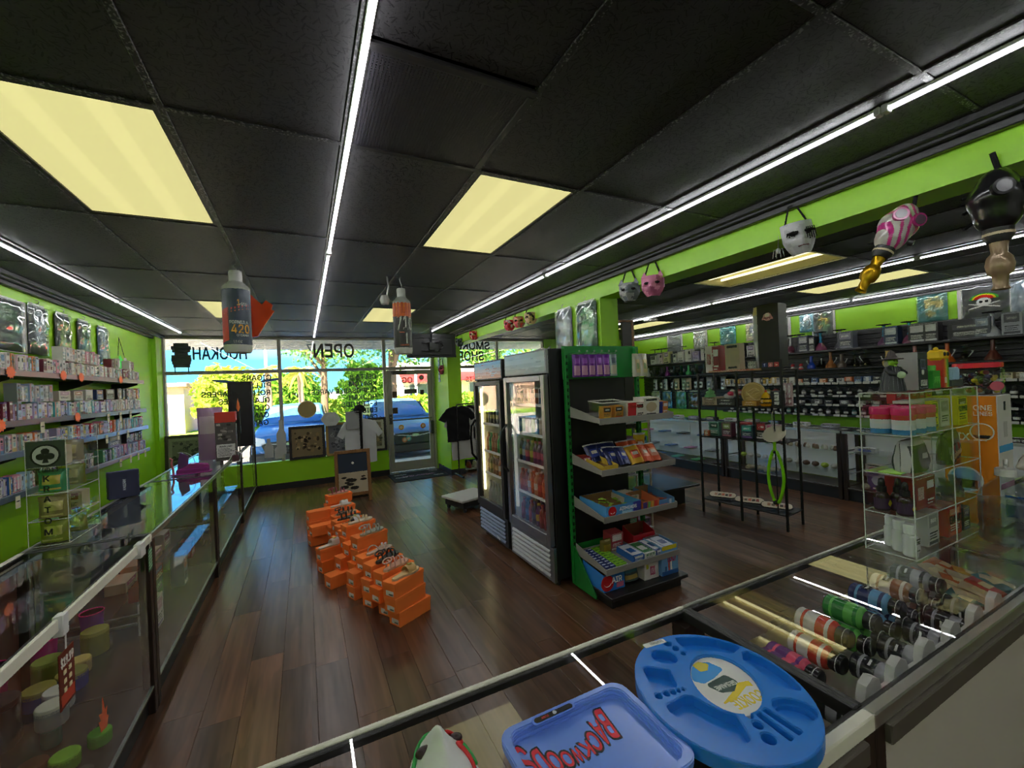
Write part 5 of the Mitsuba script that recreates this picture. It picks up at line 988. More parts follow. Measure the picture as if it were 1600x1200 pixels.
for k, z in enumerate((1.557,)):
    t = thing('lidded_jar', 'clear jar of colourful trinkets with a red lid on the orange carton', 'jar'); M = TR(2.835, .80, z)
    put('glass', MB().lathe([(0, 0), (.078, 0), (.084, .01), (.084, .035), (.078, .045), (.084, .055), (.084, .11), (.074, .125)], '#e8ece8', M, 24), 'tint', t)
    put('lid', MB().lathe([(0, .124), (.082, .124), (.082, .145), (.078, .148), (0, .148)], '#c82838', M, 24), 'gloss', t)
    rg = np.random.default_rng(9); b = MB()
    for q in range(60): a, r = rg.random() * 6.28, .066 * math.sqrt(rg.random()); b.ball((r * math.cos(a), r * math.sin(a), .012 + .095 * rg.random()), .011, ['#1a1420', '#2a2030', '#c8b020', '#7a2a3a', '#3a2a5a', '#201820'][q % 6], 1, M)
    put('trinkets', b, 'gloss', t, kind='stuff')
    b = MB(); b.prism(affinity.scale(Point(0, 0).buffer(.026), 1.2, .8), 0, .001, '#c05a6a', M @ RZ(-.5) @ TR(-.005, -.0850, .04) @ RX(PI / 2)); put('badge', b, 'satin', t)
# water jug at the right edge
t = thing('water_jug', 'clear plastic jug with white cap and blue label at the right edge of the counter', 'jug'); M = TR(2.56, .655, .965)
put('bottle', MB().lathe([(0, .004), (.07, .0), (.082, .012), (.082, .06), (.078, .07), (.082, .08), (.082, .18), (.07, .215), (.035, .25), (.026, .26), (.026, .275)], '#dfe6ea', M, 28), 'tint', t)
put('water', MB().lathe([(0, .006), (.066, .004), (.078, .014), (.078, .17), (0, .171)], '#e4eaec', M, 24), 'tint', t)
put('cap', MB().lathe([(.0, .272), (.031, .272), (.031, .30), (.026, .304), (0, .304)], '#dcdcdc', M, 20), 'satin', t)
put('pump_spout', MB().tube([(0, 0, .304), (0, 0, .335), (-.03, -.01, .34), (-.075, -.02, .33)], .006, '#d8d8d8', 7, M), 'satin', t)
b = MB()
for k in range(6): a0, a1 = -.9 + .2 * k, -.9 + .2 * (k + 1); b.quad([(.083 * math.cos(a0), .083 * math.sin(a0), .085), (.083 * math.cos(a1), .083 * math.sin(a1), .085), (.083 * math.cos(a1), .083 * math.sin(a1), .175), (.083 * math.cos(a0), .083 * math.sin(a0), .175)], '#2a6ab8', M)
put('blue_label', b, 'satin', t)
put('paper_tissue', MB().tube([(.02, -.03, .305), (.05, -.05, .33), (.09, -.06, .30), (.10, -.07, .25)], [.01, .03, .035, .02], '#d0c8c4', 7, M), 'matte', t)
# ================================================================ drinks fridges
def fridge(y0, y1, x0, x1, H, fr, dark, lab, header, inner, lum, shelves, fill, badge):
    t = thing('drinks_fridge', lab, 'fridge')
    b = MB(); b.box(x0 + .02, x1, y0, y0 + .05, .06, H, '#101012', .004); b.box(x0 + .02, x1, y1 - .05, y1, .06, H, '#101012', .004); b.box(x1 - .05, x1, y0 + .05, y1 - .05, .06, H, '#101012'); b.box(x0 + .02, x1 - .05, y0 + .05, y1 - .05, H - .2, H, '#101012'); b.box(x0 + .02, x1 - .05, y0 + .05, y1 - .05, .06, .30, '#101012')
    put('cabinet', b, 'satin', t)
    b = MB(); b.box(x1 - .058, x1 - .05, y0 + .05, y1 - .05, .30, H - .2, inner); b.box(x0 + .03, x1 - .05, y0 + .05, y0 + .056, .30, H - .2, inner); b.box(x0 + .03, x1 - .05, y1 - .056, y1 - .05, .30, H - .2, inner); b.box(x0 + .03, x1 - .05, y0 + .05, y1 - .05, .295, .302, inner); put('liner', b, 'satin', t)
    put('header_frame', MB().box(x0 - .005, x0 + .02, y0, y1, H - .205, H, fr, .004), 'satin', t)
    b = MB(); zz = np.linspace(H - .19, H - .015, len(header) + 1)
    for k, c in enumerate(header): b.quad([(x0 - .006, y1 - .018, zz[k]), (x0 - .006, y0 + .018, zz[k]), (x0 - .006, y0 + .018, zz[k + 1]), (x0 - .006, y1 - .018, zz[k + 1])], c)
    rg = np.random.default_rng(int(y0 * 10))
    for k in range(18): yy, z_, w = rg.uniform(y0 + .05, y1 - .2), rg.uniform(H - .18, H - .04), rg.uniform(.03, .14); b.quad([(x0 - .0066, yy + w, z_), (x0 - .0066, yy, z_), (x0 - .0066, yy, z_ + .012), (x0 - .0066, yy + w, z_ + .012)], np.clip(col(header[k % len(header)]) * rg.uniform(.8, 1.15), 0, 1))
    put('header_sign', b, 'gloss', t)
    d = put('door_frame', MB().box(x0 - .03, x0 + .015, y0 + .01, y0 + .07, .34, H - .215, fr, .005).box(x0 - .03, x0 + .015, y1 - .07, y1 - .01, .34, H - .215, fr, .005).box(x0 - .03, x0 + .015, y0 + .07, y1 - .07, .34, .43, fr, .005).box(x0 - .03, x0 + .015, y0 + .07, y1 - .07, H - .27, H - .215, fr, .005), 'metal' if not dark else 'satin', t)
    put('door_glass', MB().quad([(x0 - .01, y1 - .07, .43), (x0 - .01, y0 + .07, .43), (x0 - .01, y0 + .07, H - .27), (x0 - .01, y1 - .07, H - .27)], '#ffffff'), 'pane', d)
    put('handle', MB().tube([(x0 - .03, y1 - .045, .85), (x0 - .085, y1 - .04, .92), (x0 - .095, y1 - .04, 1.08), (x0 - .085, y1 - .04, 1.24), (x0 - .03, y1 - .045, 1.31)], .013, '#50545a' if not dark else '#18181a', 8), 'metal', d)
    g = put('lower_panel', MB().box(x0 - .01, x0 + .02, y0, y1, .04, .33, fr, .004), 'metal' if not dark else 'satin', t)
    for k in range(6):
        z_ = .075 + .04 * k; b = MB(); b.add([(x0 - .012, y1 - .05, z_), (x0 - .012, y0 + .05, z_), (x0 - .028, y0 + .05, z_ + .006), (x0 - .028, y1 - .05, z_ + .006), (x0 - .012, y1 - .05, z_ + .028), (x0 - .012, y0 + .05, z_ + .028)], [[0, 1, 2], [0, 2, 3], [3, 2, 5], [3, 5, 4]], '#c0c4c8' if not dark else '#8a98b4'); put('louvre', b, 'satin', g)
    put('badge', MB().text(badge, .03, '#e8e8ee', TR(x0 - .03, y0 + .2, .10) @ RZ(-PI / 2) @ RX(PI / 2)), 'satin', g)
    b = MB()
    for yy in (y0 + .06, y1 - .06): b.cyl((x0 + .06, yy, 0), (x0 + .06, yy, .06), .02, '#202020'); b.cyl((x1 - .06, yy, 0), (x1 - .06, yy, .06), .02, '#202020')
    put('feet', b, 'satin', t, kind='stuff')
    put('interior_light', MB().box(x0 + .035, x0 + .055, y1 - .085, y1 - .06, .5, H - .3, '#ffffff'), 'off_white', t, emitter={'type': 'area', 'radiance': {'type': 'rgb', 'value': lum}})
    for z_ in shelves:
        b = MB()
        for k in range(14): yy = y0 + .07 + (y1 - y0 - .14) * k / 13; b.cyl((x0 + .05, yy, z_), (x1 - .07, yy, z_), .003, '#d8dce0', n=4, caps=False)
        b.box(x0 + .045, x0 + .052, y0 + .055, y1 - .055, z_ - .008, z_ + .018, '#dfe4e6'); b.cyl((x1 - .1, y0 + .06, z_), (x1 - .1, y1 - .06, z_), .004, '#d8dce0', n=4)
        put('wire_shelf', b, 'satin', t)
    return t
def drink(M, kind, c, c2, row):
    b = MB(); c, c2 = [np.clip(.72 * (.82 * C(q) + .18 * C(q).mean()), 0, 1) for q in (c, c2)]
    if kind == 'can': b.lathe([(0, 0), (.026, 0), (.032, .008), (.032, .06), (.032, .105), (.032, .14), (.026, .152), (.026, .155), (0, .153)], ['#b0b4b8', '#b0b4b8', c, c2, c, '#c0c4c8', '#c8ccd0', '#c8ccd0'], M, 12)
    elif kind == 'bottle': b.lathe([(0, 0), (.03, 0), (.033, .01), (.033, .05), (.033, .11), (.03, .14), (.013, .175), (.013, .185), (.016, .186), (.016, .205), (0, .207)], [c, c, c, c2, c, c, c, c2, c2, c2], M, 12)
    else: b.lathe([(0, 0), (.028, 0), (.03, .01), (.03, .13), (.012, .19), (.012, .225), (.015, .226), (.015, .24), (0, .24)], [c, c, c, c, c, c2, c2, c2], M, 12)
    k = one('drink_' + ('can' if kind == 'can' else 'bottle'), b, 'gloss', None, 'can' if kind == 'can' else 'bottle'); rowitem(k, *row)
rng = np.random.default_rng(77)
def stock(y0, y1, x, z_, pal, kind, where, dy=.07):
    y = y0; i = 0
    while y <= y1:
        nm, c, c2 = pal[rng.integers(len(pal))] if len(pal) < 9 else pal[i % len(pal)]; i += 1
        drink(TR(x + rng.uniform(-.006, .006), y, z_ + .004) @ RZ(rng.random() * 6), kind, c, c2, (f'{nm} {"can" if kind == "can" else "bottle"}', where, 'the camera', y, 'can' if kind == 'can' else 'bottle', f'drinks {where}')); y += dy
fridge(2.98, 3.78, 1.80, 2.55, 1.985, C('#8e9094'), False, 'silver framed glass-door drinks fridge next to the green candy rack', ['#9aa898', '#b4c0b0', '#c8d0c4', '#bcc8bc'], '#dfe4e4', [.16, .17, .165], (.38, .665, .955, 1.225, 1.50), None, 'True')
fridge(3.85, 4.61, 1.80, 2.55, 1.965, C('#26282c'), True, 'black framed glass-door drinks fridge, farther of the two', ['#a87860', '#b89888', '#c0b8b0', '#a8c0c8', '#90b4c8'], '#d8d8c8', [2.6, 2.3, 1.2], (.36, .70, .95, 1.26), None, 'True')
FR = ("the silver fridge's {} shelf", "the black fridge's {} shelf")
S = [('bottom', .38, 'bottle', [('blue', '#2a3a78', '#d8b828'), ('red', '#8a2028', '#a83038'), ('purple', '#5a2a78', '#c8a828'), ('navy', '#20305a', '#3a5a98')]),
     ('second', .665, 'bottle', [('orange red', '#b84828', '#d86a38'), ('red', '#9a2c28', '#c04038'), ('peach', '#c8805a', '#d8d0c8')]),
     ('middle', .955, 'bottle', [('red', '#a83830', '#c8b828'), ('black', '#20242a', '#8a9a3a'), ('olive', '#6a6a28', '#d8c840'), ('blue', '#3a5a98', '#c8ccd0'), ('purple', '#6a2a5a', '#c84a6a')]),
     ('fourth', 1.225, 'can', [('green', '#5aa83a', '#98c878'), ('white', '#d0d4c8', '#98a880'), ('tan', '#b8a888', '#d8d0b8'), ('blue', '#3a7ab0', '#a8c8d8')]),
     ('top', 1.50, 'can', [('black', '#24282c', '#4a5a78'), ('blue', '#2a4a78', '#98a8b8'), ('red', '#8a3028', '#c8c0b8'), ('green', '#3a6a3a', '#c8c8a8')])]
for nm, z_, kd, pal in S: stock(3.11, 3.68, 1.90, z_ + .004, pal, kd, 'in front on ' + FR[0].format(nm)); stock(3.13, 3.66, 2.02, z_ + .004, pal, kd, 'in the back row on ' + FR[0].format(nm), .1)
S = [('bottom', .36, 'glass', [('clear', '#a8b8b0', '#d0d8d8'), ('pale grey', '#b8c0c0', '#8a9088')]), ('second', .70, 'bottle', [('olive', '#7a7a30', '#c8b840'), ('orange', '#c07030', '#d8d8c8'), ('brown', '#7a4a28', '#c89848')]),
     ('third', .95, 'bottle', [('green', '#3aa04a', '#58c068'), ('orange', '#c87838', '#d8a060'), ('amber', '#a86a30', '#c89050')]), ('top', 1.26, 'can', [('dark yellow', '#9a9030', '#c8c048'), ('grey', '#5a5e62', '#8a8e92'), ('black', '#2a2c2e', '#a8a048')])]
for nm, z_, kd, pal in S: stock(3.97, 4.50, 1.90, z_ + .004, pal, kd, 'in front on ' + FR[1].format(nm), .075)
b = MB(); b.tube([(1.95, 3.3, 1.99), (2.0, 3.35, 2.02), (2.05, 3.5, 2.03), (2.02, 3.62, 2.0), (1.96, 3.6, 1.995)], .008, '#c8c8c4', 6); b.tube([(2.0, 3.3, 1.995), (2.1, 3.4, 2.04), (2.15, 3.55, 2.0)], .008, '#b8b8b4', 6)
put('cord', b, 'satin', 'drinks_fridge')
# ================================================================ green candy rack
GX0, GX1, GYF, GYB = 1.925, 2.72, 2.53, 2.945
t = thing('candy_rack', 'green metal candy rack with five slanted grey shelves beside the silver fridge', 'shelf rack')
GRN = C('#12702a')
for x in (GX0, GX1 - .035):
    put('upright', MB().box(x, x + .035, GYB - .05, GYB - .015, .04, 1.99, GRN, .003), 'satin', t)
    put('foot_gusset', MB().prism(Polygon([(0, .03), (-.30, .03), (-.30, .05), (-.02, .36), (0, .36)]), 0, .012, GRN, TR(x + .012 if x > 2 else x + .022, GYB - .02, 0) @ RZ(PI / 2) @ RX(PI / 2) @ SC(1, 1, -1)), 'satin', t)
    b = MB()
    for k in range(30): b.box(x + .010, x + .026, GYB - .0515, GYB - .05, .3 + .055 * k, .325 + .055 * k, '#082c10')
    put('slots', b, 'matte', t, kind='stuff')
put('header_panel', MB().box(GX0, GX1, GYB - .015, GYB - .005, 1.72, 2.0, GRN, .002), 'satin', t)
put('back_panel', MB().box(GX0 + .035, GX1 - .15, GYB - .016, GYB - .006, .35, 1.72, '#0c0c0d'), 'satin', t)
put('base_panel', MB().box(GX0 + .035, GX1, GYB - .016, GYB - .006, .06, .35, GRN), 'satin', t)
put('base_deck', MB().box(GX0 + .03, GX1 + .02, 2.46, GYB - .02, .07, .10, '#141416', .004).box(GX0 + .06, GX1 - .02, 2.50, GYB - .03, .0, .07, '#0c0c0d', .003), 'satin', t)
for z_ in (1.40, 1.015, .665, .275):
    b = MB(); Ms = TR(0, GYB - .03, z_ + .03) @ RX(.08)
    b.box(GX0 + .03, GX1 - .01, -.40, 0, -.006, 0, '#7c7a76', .002, Ms); b.box(GX0 + .03, GX1 - .01, -.405, -.398, -.03, .018, '#8a8884', .002, Ms)
    for x in (GX0 + .03, GX1 - .015): b.prism(Polygon([(0, -.02), (-.40, -.02), (-.40, .018), (0, .07)]), 0, .004, '#8a8884', Ms @ TR(x, 0, 0) @ RZ(PI / 2) @ RX(PI / 2))
    put('shelf', b, 'satin', t)
SM = lambda x, d, z_: TR(x, GYB - .03 - d, z_ + .031 - d * .08) @ RX(.08)     # on a shelf: x, distance from its back
for k in range(6):
    x = 2.0 + .075 * k
    hk = one('hook', MB().tube([(x, GYB - .02, 1.93), (x, 2.80, 1.93), (x, 2.79, 1.945)], .003, '#c8ccc8', 6).ball((x, 2.79, 1.945), .008, '#d8dcd8', 1), 'metal', None, 'hook'); rowitem(hk, 'metal display hook', 'on the candy rack header', 'the fridge', x, 'hook', 'hooks of the candy rack')
    for j in range(2):
        purple = k < 5
        q = one('hanging_bag', pouch(TR(x - .008 + .012 * j, 2.825 + .03 * j, 1.735) @ RZ(rng.uniform(-.12, .12)), .078, .185, .035, '#5a1a80' if purple else '#8a9aa0', [(.12, .5, -.7, .7, '#b88aa8' if purple else '#c8c0b0'), (.55, .8, -.55, .55, '#8a4aa8' if purple else '#5a6a78')]), 'foil', None, 'bag')
        rowitem(q, f'{"purple" if purple else "silver"} foil bag hanging', f'in the {"front" if j == 0 else "back"} on the candy rack', 'the fridge', x, 'bag', 'bags hanging on the candy rack')
for k, x in enumerate((2.60, 2.68)):
    q = one('hanging_bag', pouch(TR(x, 2.80, 1.72) @ RZ(.2), .11, .20, .05, '#b8b8a8', [(.2, .75, -.6, .6, '#c8b890'), (.35, .6, -.3, .3, '#8a9a70')]), 'foil', None, 'bag'); rowitem(q, 'cream and silver bag hanging', 'at the right of the candy rack', 'the fridge', x, 'bag', 'cream bags on the candy rack')
def obox(name, x, d, z_, w, dp, h, c, lab, inner='#7a5c3a', fill=None, hb=None, pr=None, text=None, tc='#f0f0f0', ball=False):
    "open-topped candy carton on a shelf: low front, higher back"
    t = thing(name, lab, 'box'); M = SM(x, d, z_) if z_ > .12 else TR(x, GYB - .03 - d, z_); hb = hb or h * 1.3; th = .003
    b = MB(); b.box(-w / 2, w / 2, 0, th, 0, h, c, 0, M); b.box(-w / 2, w / 2, dp - th, dp, 0, hb, c, 0, M); b.box(-w / 2, w / 2, th, dp - th, 0, th, inner, 0, M)
    for s_ in (-1, 1): b.prism(Polygon([(0, 0), (dp, 0), (dp, hb), (0, h)]), 0, th, c, M @ TR(s_ * (w / 2 - th) if s_ > 0 else -w / 2, 0, 0) @ RZ(PI / 2) @ RX(PI / 2))
    b.quad([(-w / 2 + th, th + .0005, th), (w / 2 - th, th + .0005, th), (w / 2 - th, th + .0005, h), (-w / 2 + th, th + .0005, h)], inner, M); b.quad([(-w / 2 + th, dp - th - .0005, th), (w / 2 - th, dp - th - .0005, th), (w / 2 - th, dp - th - .0005, hb), (-w / 2 + th, dp - th - .0005, hb)], inner, M)
    put('carton', b, 'satin', t); b = MB()
    if pr:
        for (x0, x1, z0, z1, k) in pr: b.quad([(x0 * w / 2, -.0008, z0 * h), (x1 * w / 2, -.0008, z0 * h), (x1 * w / 2, -.0008, z1 * h), (x0 * w / 2, -.0008, z1 * h)], k, M)
    if ball: b.cyl((-w * .33, -.0006, h * .5), (-w * .33, -.002, h * .5), h * .46, '#c02028', n=20, M=M); b.tube([(-w * .33 + h * .25 * math.cos(a), -.003, h * .5 + h * .2 * math.sin(a)) for a in np.linspace(3.4, 6.0, 8)], .002, '#f0f0f0', 4, M)
    if text: b.text(text, h * .32, tc, M @ TR(w * .12, -.0014, h * .6) @ RX(PI / 2), width=w * .5)
    if b.n: put('print', b, 'satin', t)
    if fill:
        b = MB(); rg = np.random.default_rng(int(x * 999))
        for q in range(26): b.box(-.022, .022, -.007, .007, 0, .006, fill[q % len(fill)], .002, M @ TR(rg.uniform(-w / 2 + .03, w / 2 - .03), rg.uniform(.02, dp - .02), .006 + h * .35 * rg.random()) @ RZ(rg.random() * 3) @ RX(rg.uniform(-.5, .5)))
        put('sweets', b, 'foil', t, kind='stuff')
    return t
def sbx(x, d, z_, w, dp, h, c, lab, style=3, acc=None, text=None, tc='#101010'):
    b = MB(); M = SM(x, d, z_) if z_ > .12 else TR(x, GYB - .03 - d, z_); pkg(b, w, dp, h, c, np.random.default_rng(int(x * 1e4)), M, style, acc)
    if text: b.text(text, h * .2, tc, M @ TR(0, -.0016, h * .75) @ RX(PI / 2), width=w * .7)
    return one('candy_box', b, 'satin', lab, 'box')
# first shelf
t = thing('plastic_bin', 'clear white plastic bin of orange card packs on the top shelf of the candy rack', 'bin'); M = SM(2.13, .36, 1.40)
b = MB()
for q in ((-.12, .12, 0, .003, 0, .125), (-.12, .12, .16, .163, 0, .125), (-.12, -.117, 0, .163, 0, .125), (.117, .12, 0, .163, 0, .125)): b.box(*q, '#e0e4e0', 0, M)
put('tub', b, 'clear_film', t); b = MB(); b.tube([(-.125, -.003, .125), (.125, -.003, .125), (.125, .166, .125), (-.125, .166, .125)], .006, '#d0d0c8', 6, M, close=True); put('rim', b, 'satin', t)
for k in range(7):
    b = MB(); pkg(b, .085, .012, .09, '#d8922a', np.random.default_rng(k), M @ TR(-.06 if k < 3 else .055, .012 + .019 * (k if k < 3 else k - 3), .003) @ RZ(.05 * (k % 3)), 3, ['#c84a20', '#e8c050', '#2a1a10']); rowitem(one('card_pack', b, 'satin', None, 'box'), 'orange card pack', 'in the plastic bin on the candy rack', 'the fridge', k, 'box', 'orange packs in the plastic bin')
sbx(2.34, .37, 1.40, .17, .10, .115, '#d8d0c4', 'red and white box with red lettering on the top shelf of the candy rack', 1, ['#8a1c20', '#a82428'], 'hello', '#8a2418')
sbx(2.51, .36, 1.40, .17, .12, .14, '#d8d4c8', 'cream white box with a green mark on the top shelf of the candy rack', 2, ['#8a9a50', '#b0a080'])
sbx(2.655, .34, 1.40, .12, .12, .10, '#a8642a', 'orange brown and navy box at the right of the top shelf of the candy rack', 1, ['#1c2470', '#b85a24'])
# second shelf: open tray and crisp bags
obox('display_tray', 2.06, .38, 1.015, .14, .30, .04, '#c8a840', 'empty yellow open cardboard tray on the second shelf of the candy rack', hb=.06)
def crisps(x, d, z_, c, c2, row, w=.13, h=.17, tilt=-.7):
    q = one('crisp_bag', pouch(SM(x, d, z_) @ RX(tilt) @ RZ(rng.uniform(-.2, .2)), w, h, .06, c, [(.25, .7, -.6, .6, c2), (.42, .55, -.45, .45, '#e8e4d8'), (.94, 1, -1, 1, '#c8c8c8')]), 'foil', None, 'bag'); rowitem(q, *row)
for k, (x, d) in enumerate(((2.17, .30), (2.25, .33), (2.10, .16), (2.20, .15), (2.30, .15))): crisps(x, d, 1.018, '#1c2450', '#3a4a98', ('navy blue crisp bag', 'on the second shelf of the candy rack', 'the fridge', x, 'bag', 'crisp bags on the candy rack'))
crisps(2.37, .34, 1.018, '#d8a838', '#c84a30', ('yellow crisp bag', 'on the second shelf of the candy rack', 'the fridge', 0, 'bag', 'crisp bags on the candy rack'))
for k, (x, d) in enumerate(((2.47, .34), (2.55, .35), (2.42, .18), (2.52, .17))): crisps(x, d, 1.018, '#c0502a', '#e0a088', ('orange crisp bag', 'on the second shelf of the candy rack', 'the fridge', x, 'bag', 'crisp bags on the candy rack'))
crisps(2.63, .06, 1.03, '#d8b020', '#c87a28', ('yellow gummy bag standing', 'at the back of the second candy rack shelf', 'the fridge', 0, 'bag', 'crisp bags on the candy rack'), .12, .17, .05)
sbx(2.0, .16, 1.015, .08, .1, .06, '#7a2424', 'small dark red box at the left of the second shelf of the candy rack')
# third shelf
obox('candy_box', 2.16, .385, .665, .34, .34, .085, '#4a90c8', 'blue open candy box with red balloon mark on the third candy rack shelf', fill=['#98c038', '#b0d048'], hb=.07, text='AIRHEADS', ball=True, pr=[(.55, 1, 0, 1, '#3a3a98'), (-.1, .5, .1, .35, '#a8d0e8')])
sbx(2.40, .20, .665, .17, .16, .05, '#c8bca8', 'pale cardboard box lying on the third shelf of the candy rack')
obox('candy_box', 2.44, .385, .665, .17, .20, .065, '#c86a40', 'red and green striped open candy box on the third shelf of the candy rack', pr=[(-1, -.5, .1, .9, '#4a3a78'), (-.4, -.1, .1, .9, '#6aa85a'), (.0, .3, .1, .9, '#d8b040'), (.4, .8, .1, .9, '#c83a30')], hb=.08)
obox('candy_box', 2.61, .385, .665, .17, .30, .05, '#5a88b8', 'pale blue open candy box with tan inside at the right of the third shelf', fill=['#a84a30'], pr=[(.3, .6, .2, .9, '#d8dce8'), (-.9, .1, .05, .3, '#c86a5a')], hb=.075)
# fourth shelf
t = thing('gum_tray', 'tray of lime and dark blue gum packs on the fourth candy rack shelf', 'tray'); M = SM(2.07, .39, .275)
put('tray', MB().box(-.11, .11, 0, .33, 0, .008, '#c8d0d4', 0, M), 'satin', t)
for r in range(9):
    for c_ in range(4): put('gum_pack', MB().box(-.105 + .052 * c_, -.058 + .052 * c_, .008 + .036 * r, .040 + .036 * r, .008, .022, '#1c2a60' if c_ < 2 else '#7ab028', .002, M).box(-.098 + .052 * c_, -.066 + .052 * c_, .018 + .036 * r, .028 + .036 * r, .022, .0226, '#c8d4e8' if c_ < 2 else '#2a5a20', 0, M), 'satin', t)
for (x, c, c2, lab, d, h) in ((2.29, '#2a5aa0', '#d8dce8', 'blue and white gum box beside the gum tray on the candy rack', .385, .05), (2.41, '#d0d4cc', '#2a6a3a', 'white gum box with a green mark on the fourth shelf of the candy rack', .385, .045), (2.52, '#24407c', '#d8d8e0', 'navy and white gum box on the fourth shelf of the candy rack', .385, .05), (2.63, '#2a4a88', '#c8d0e0', 'blue gum box at the right of the fourth shelf of the candy rack', .385, .05)):
    b = MB(); M = SM(x, d, .275); pkg(b, .11, .2, h, c, np.random.default_rng(3), M, 3, [c2]); b.quad([(-.05, .02, h + .0006), (.05, .02, h + .0006), (.05, .19, h + .0006), (-.05, .19, h + .0006)], c2, M); b.quad([(-.03, .06, h + .001), (.03, .06, h + .001), (.03, .13, h + .001), (-.03, .13, h + .001)], c, M); one('gum_box', b, 'satin', lab, 'box')
obox('candy_box', 2.55, .17, .275, .24, .14, .09, '#b02028', 'red open box of red sweets at the back of the fourth rack shelf', inner='#6a3c28', fill=['#b82430'], hb=.13)
sbx(2.27, .15, .275, .13, .1, .14, '#a84048', 'red candy box with white label at the back of the fourth rack shelf', 3, ['#e0d8d0', '#7a2028'])
one('candy_bag', pouch(SM(2.16, .14, .275), .12, .11, .06, '#7a6a30', [(.2, .7, -.6, .6, '#a8882c')]), 'foil', 'olive and gold candy bag at the back of the fourth shelf of the candy rack', 'bag')
# base
obox('candy_box', 2.06, .36, .102, .20, .26, .13, '#2a78c8', 'bright blue open candy box with red balloon mark on the rack base', fill=['#8a4a28', '#a83a40'], hb=.16, text='AIR', ball=True, pr=[(.2, .9, .1, .4, '#c86a8a')])
one('sweets_bag', pouch(TR(2.27, 2.62, .101) @ RX(-.25), .17, .19, .10, '#4a5a5c', [(.3, .6, -.8, .8, '#3a7a88'), (.6, .8, -.6, .6, '#b8b4a8'), (.1, .25, -.7, .7, '#c8b060')]), 'foil', 'crumpled clear and teal bag of sweets on the base of the candy rack', 'bag')
obox('candy_box', 2.43, .37, .102, .15, .22, .14, '#d8d0cc', 'white open candy box with a pink badge on the base of the candy rack', inner='#8a8480', fill=['#c87a8a'], hb=.19, pr=[(-.2, .5, .2, .7, '#a84a68'), (-.75, -.4, .6, .85, '#b0b030'), (-.1, .4, .3, .6, '#e8e0e0')])
obox('candy_box', 2.61, .39, .102, .18, .2, .235, '#6a9cc8', 'tall pale blue candy box with yellow top strip on the rack base', hb=.25, pr=[(-.9, .9, .86, 1.0, '#d8c828'), (-1, 1, 0, .14, '#2a5a98'), (-.2, -.05, .15, .42, '#c84a40'), (.05, .25, .15, .45, '#e8e4e0'), (-.6, -.4, .15, .3, '#2a5a8a')], text='BEACH', tc='#b02858')
# ================================================================ black metal rack in the right room
MR = TR(4.50, 3.22, 0) @ RZ(.13)          # local: x depth 0..0.36, y along -.48..+.48
t = thing('metal_rack', 'open black metal frame rack with four shelves standing in the right room', 'shelf rack')
for x in (0, .36):
    for y in (-.48, 0, .48): put('post', MB().box(x - .011, x + .011, y - .011, y + .011, 0, 1.74, '#0e0e10', .002, MR), 'satin', t)
for z in (.17, .95, 1.33, 1.735):
    put('shelf_board', MB().box(-.01, .37, -.49, .49, z - .012, z, '#121214', .003, MR), 'satin', t)
RI = lambda x, y, z: MR @ TR(x, y, z) @ RZ(-PI / 2)        # front towards local -x
def rb(name, x, y, z, w, d, h, c, lab, style=3, acc=None, cat='box', text=None, tc='#e0d8d0', tw=None):
    b = MB(); M = RI(x, y, z + .001); pkg(b, w, d, h, c, np.random.default_rng(int(abs(y) * 1e4) + 5), M, style, acc)
    if text: b.text(text, .03, tc, M @ TR(0, -.0018, h * .5) @ RX(PI / 2) @ (RZ(-PI / 2) if tw == 'v' else np.eye(4)), width=w * .5 if tw != 'v' else h * .5)
    return one(name, b, 'satin', lab, cat)
rb('red_box', .10, .34, 1.736, .18, .14, .33, '#7c1c20', 'tall dark red and white box on top of the black metal rack', 1, ['#d0c8c4', '#8a2428'], text='BUKETO', tw='v')
rb('beige_box', .10, .09, 1.757, .17, .12, .31, '#a89c84', 'tall plain beige box with a small black mark on top of the black metal rack', 2, ['#a89c84'])
rb('flat_carton', .06, .06, 1.736, .62, .26, .02, '#a8825a', 'long flat brown carton lying on top of the black metal rack', 3, ['#a83828', '#b08a60'])
for k in range(3): rowitem(rb('white_pack', .06, -.12 - .03 * k, 1.757, .025, .03, .085, '#c8c8c4', None, 2, ['#606060']), 'small slim white pack', 'standing on the flat brown carton', 'the camera', -k, 'box', 'slim white packs')
t = thing('tall_display_box', 'very tall black box with a round pink emblem on top of the metal rack', 'box'); M = RI(.06, -.34, 1.76)
put('body', MB().box(-.11, .11, 0, .2, 0, .70, '#14110f', .003, M), 'satin', t)
b = MB(); b.cyl((0, 0, .56), (0, -.0012, .56), .045, '#b88a94', n=24, M=M); b.cyl((0, -.001, .575), (0, -.002, .575), .026, '#d0ccc8', n=18, M=M); b.prism(Polygon([(-.06, .53), (.06, .53), (.05, .56), (-.05, .56)]), .0, .0025, '#c88a98', M @ RX(PI / 2)); b.text('PUFF', .018, '#3a2a30', M @ TR(0, -.0032, .545) @ RX(PI / 2), width=.08); put('emblem', b, 'satin', t)
put('side_bulge', MB().lathe([(0, 0), (.03, .0), (.045, .12), (.06, .3), (.05, .42), (.055, .5), (.06, .6), (.045, .69), (0, .7)], ['#c8ccd0', '#c8ccd0', '#d0d4d8', '#c0c4c8', '#c8ccc8', '#b8b8b4', '#c8c08a', '#c0b870'], M @ TR(-.135, .09, 0), 16), 'gloss', t)
t = thing('social_sign', 'small black sign with three social media icons at the end of the metal rack top', 'sign'); M = RI(.03, -.40, 1.736)
put('body', MB().box(-.12, .09, -.02, .02, 0, .11, '#141214', .002, M), 'satin', t)
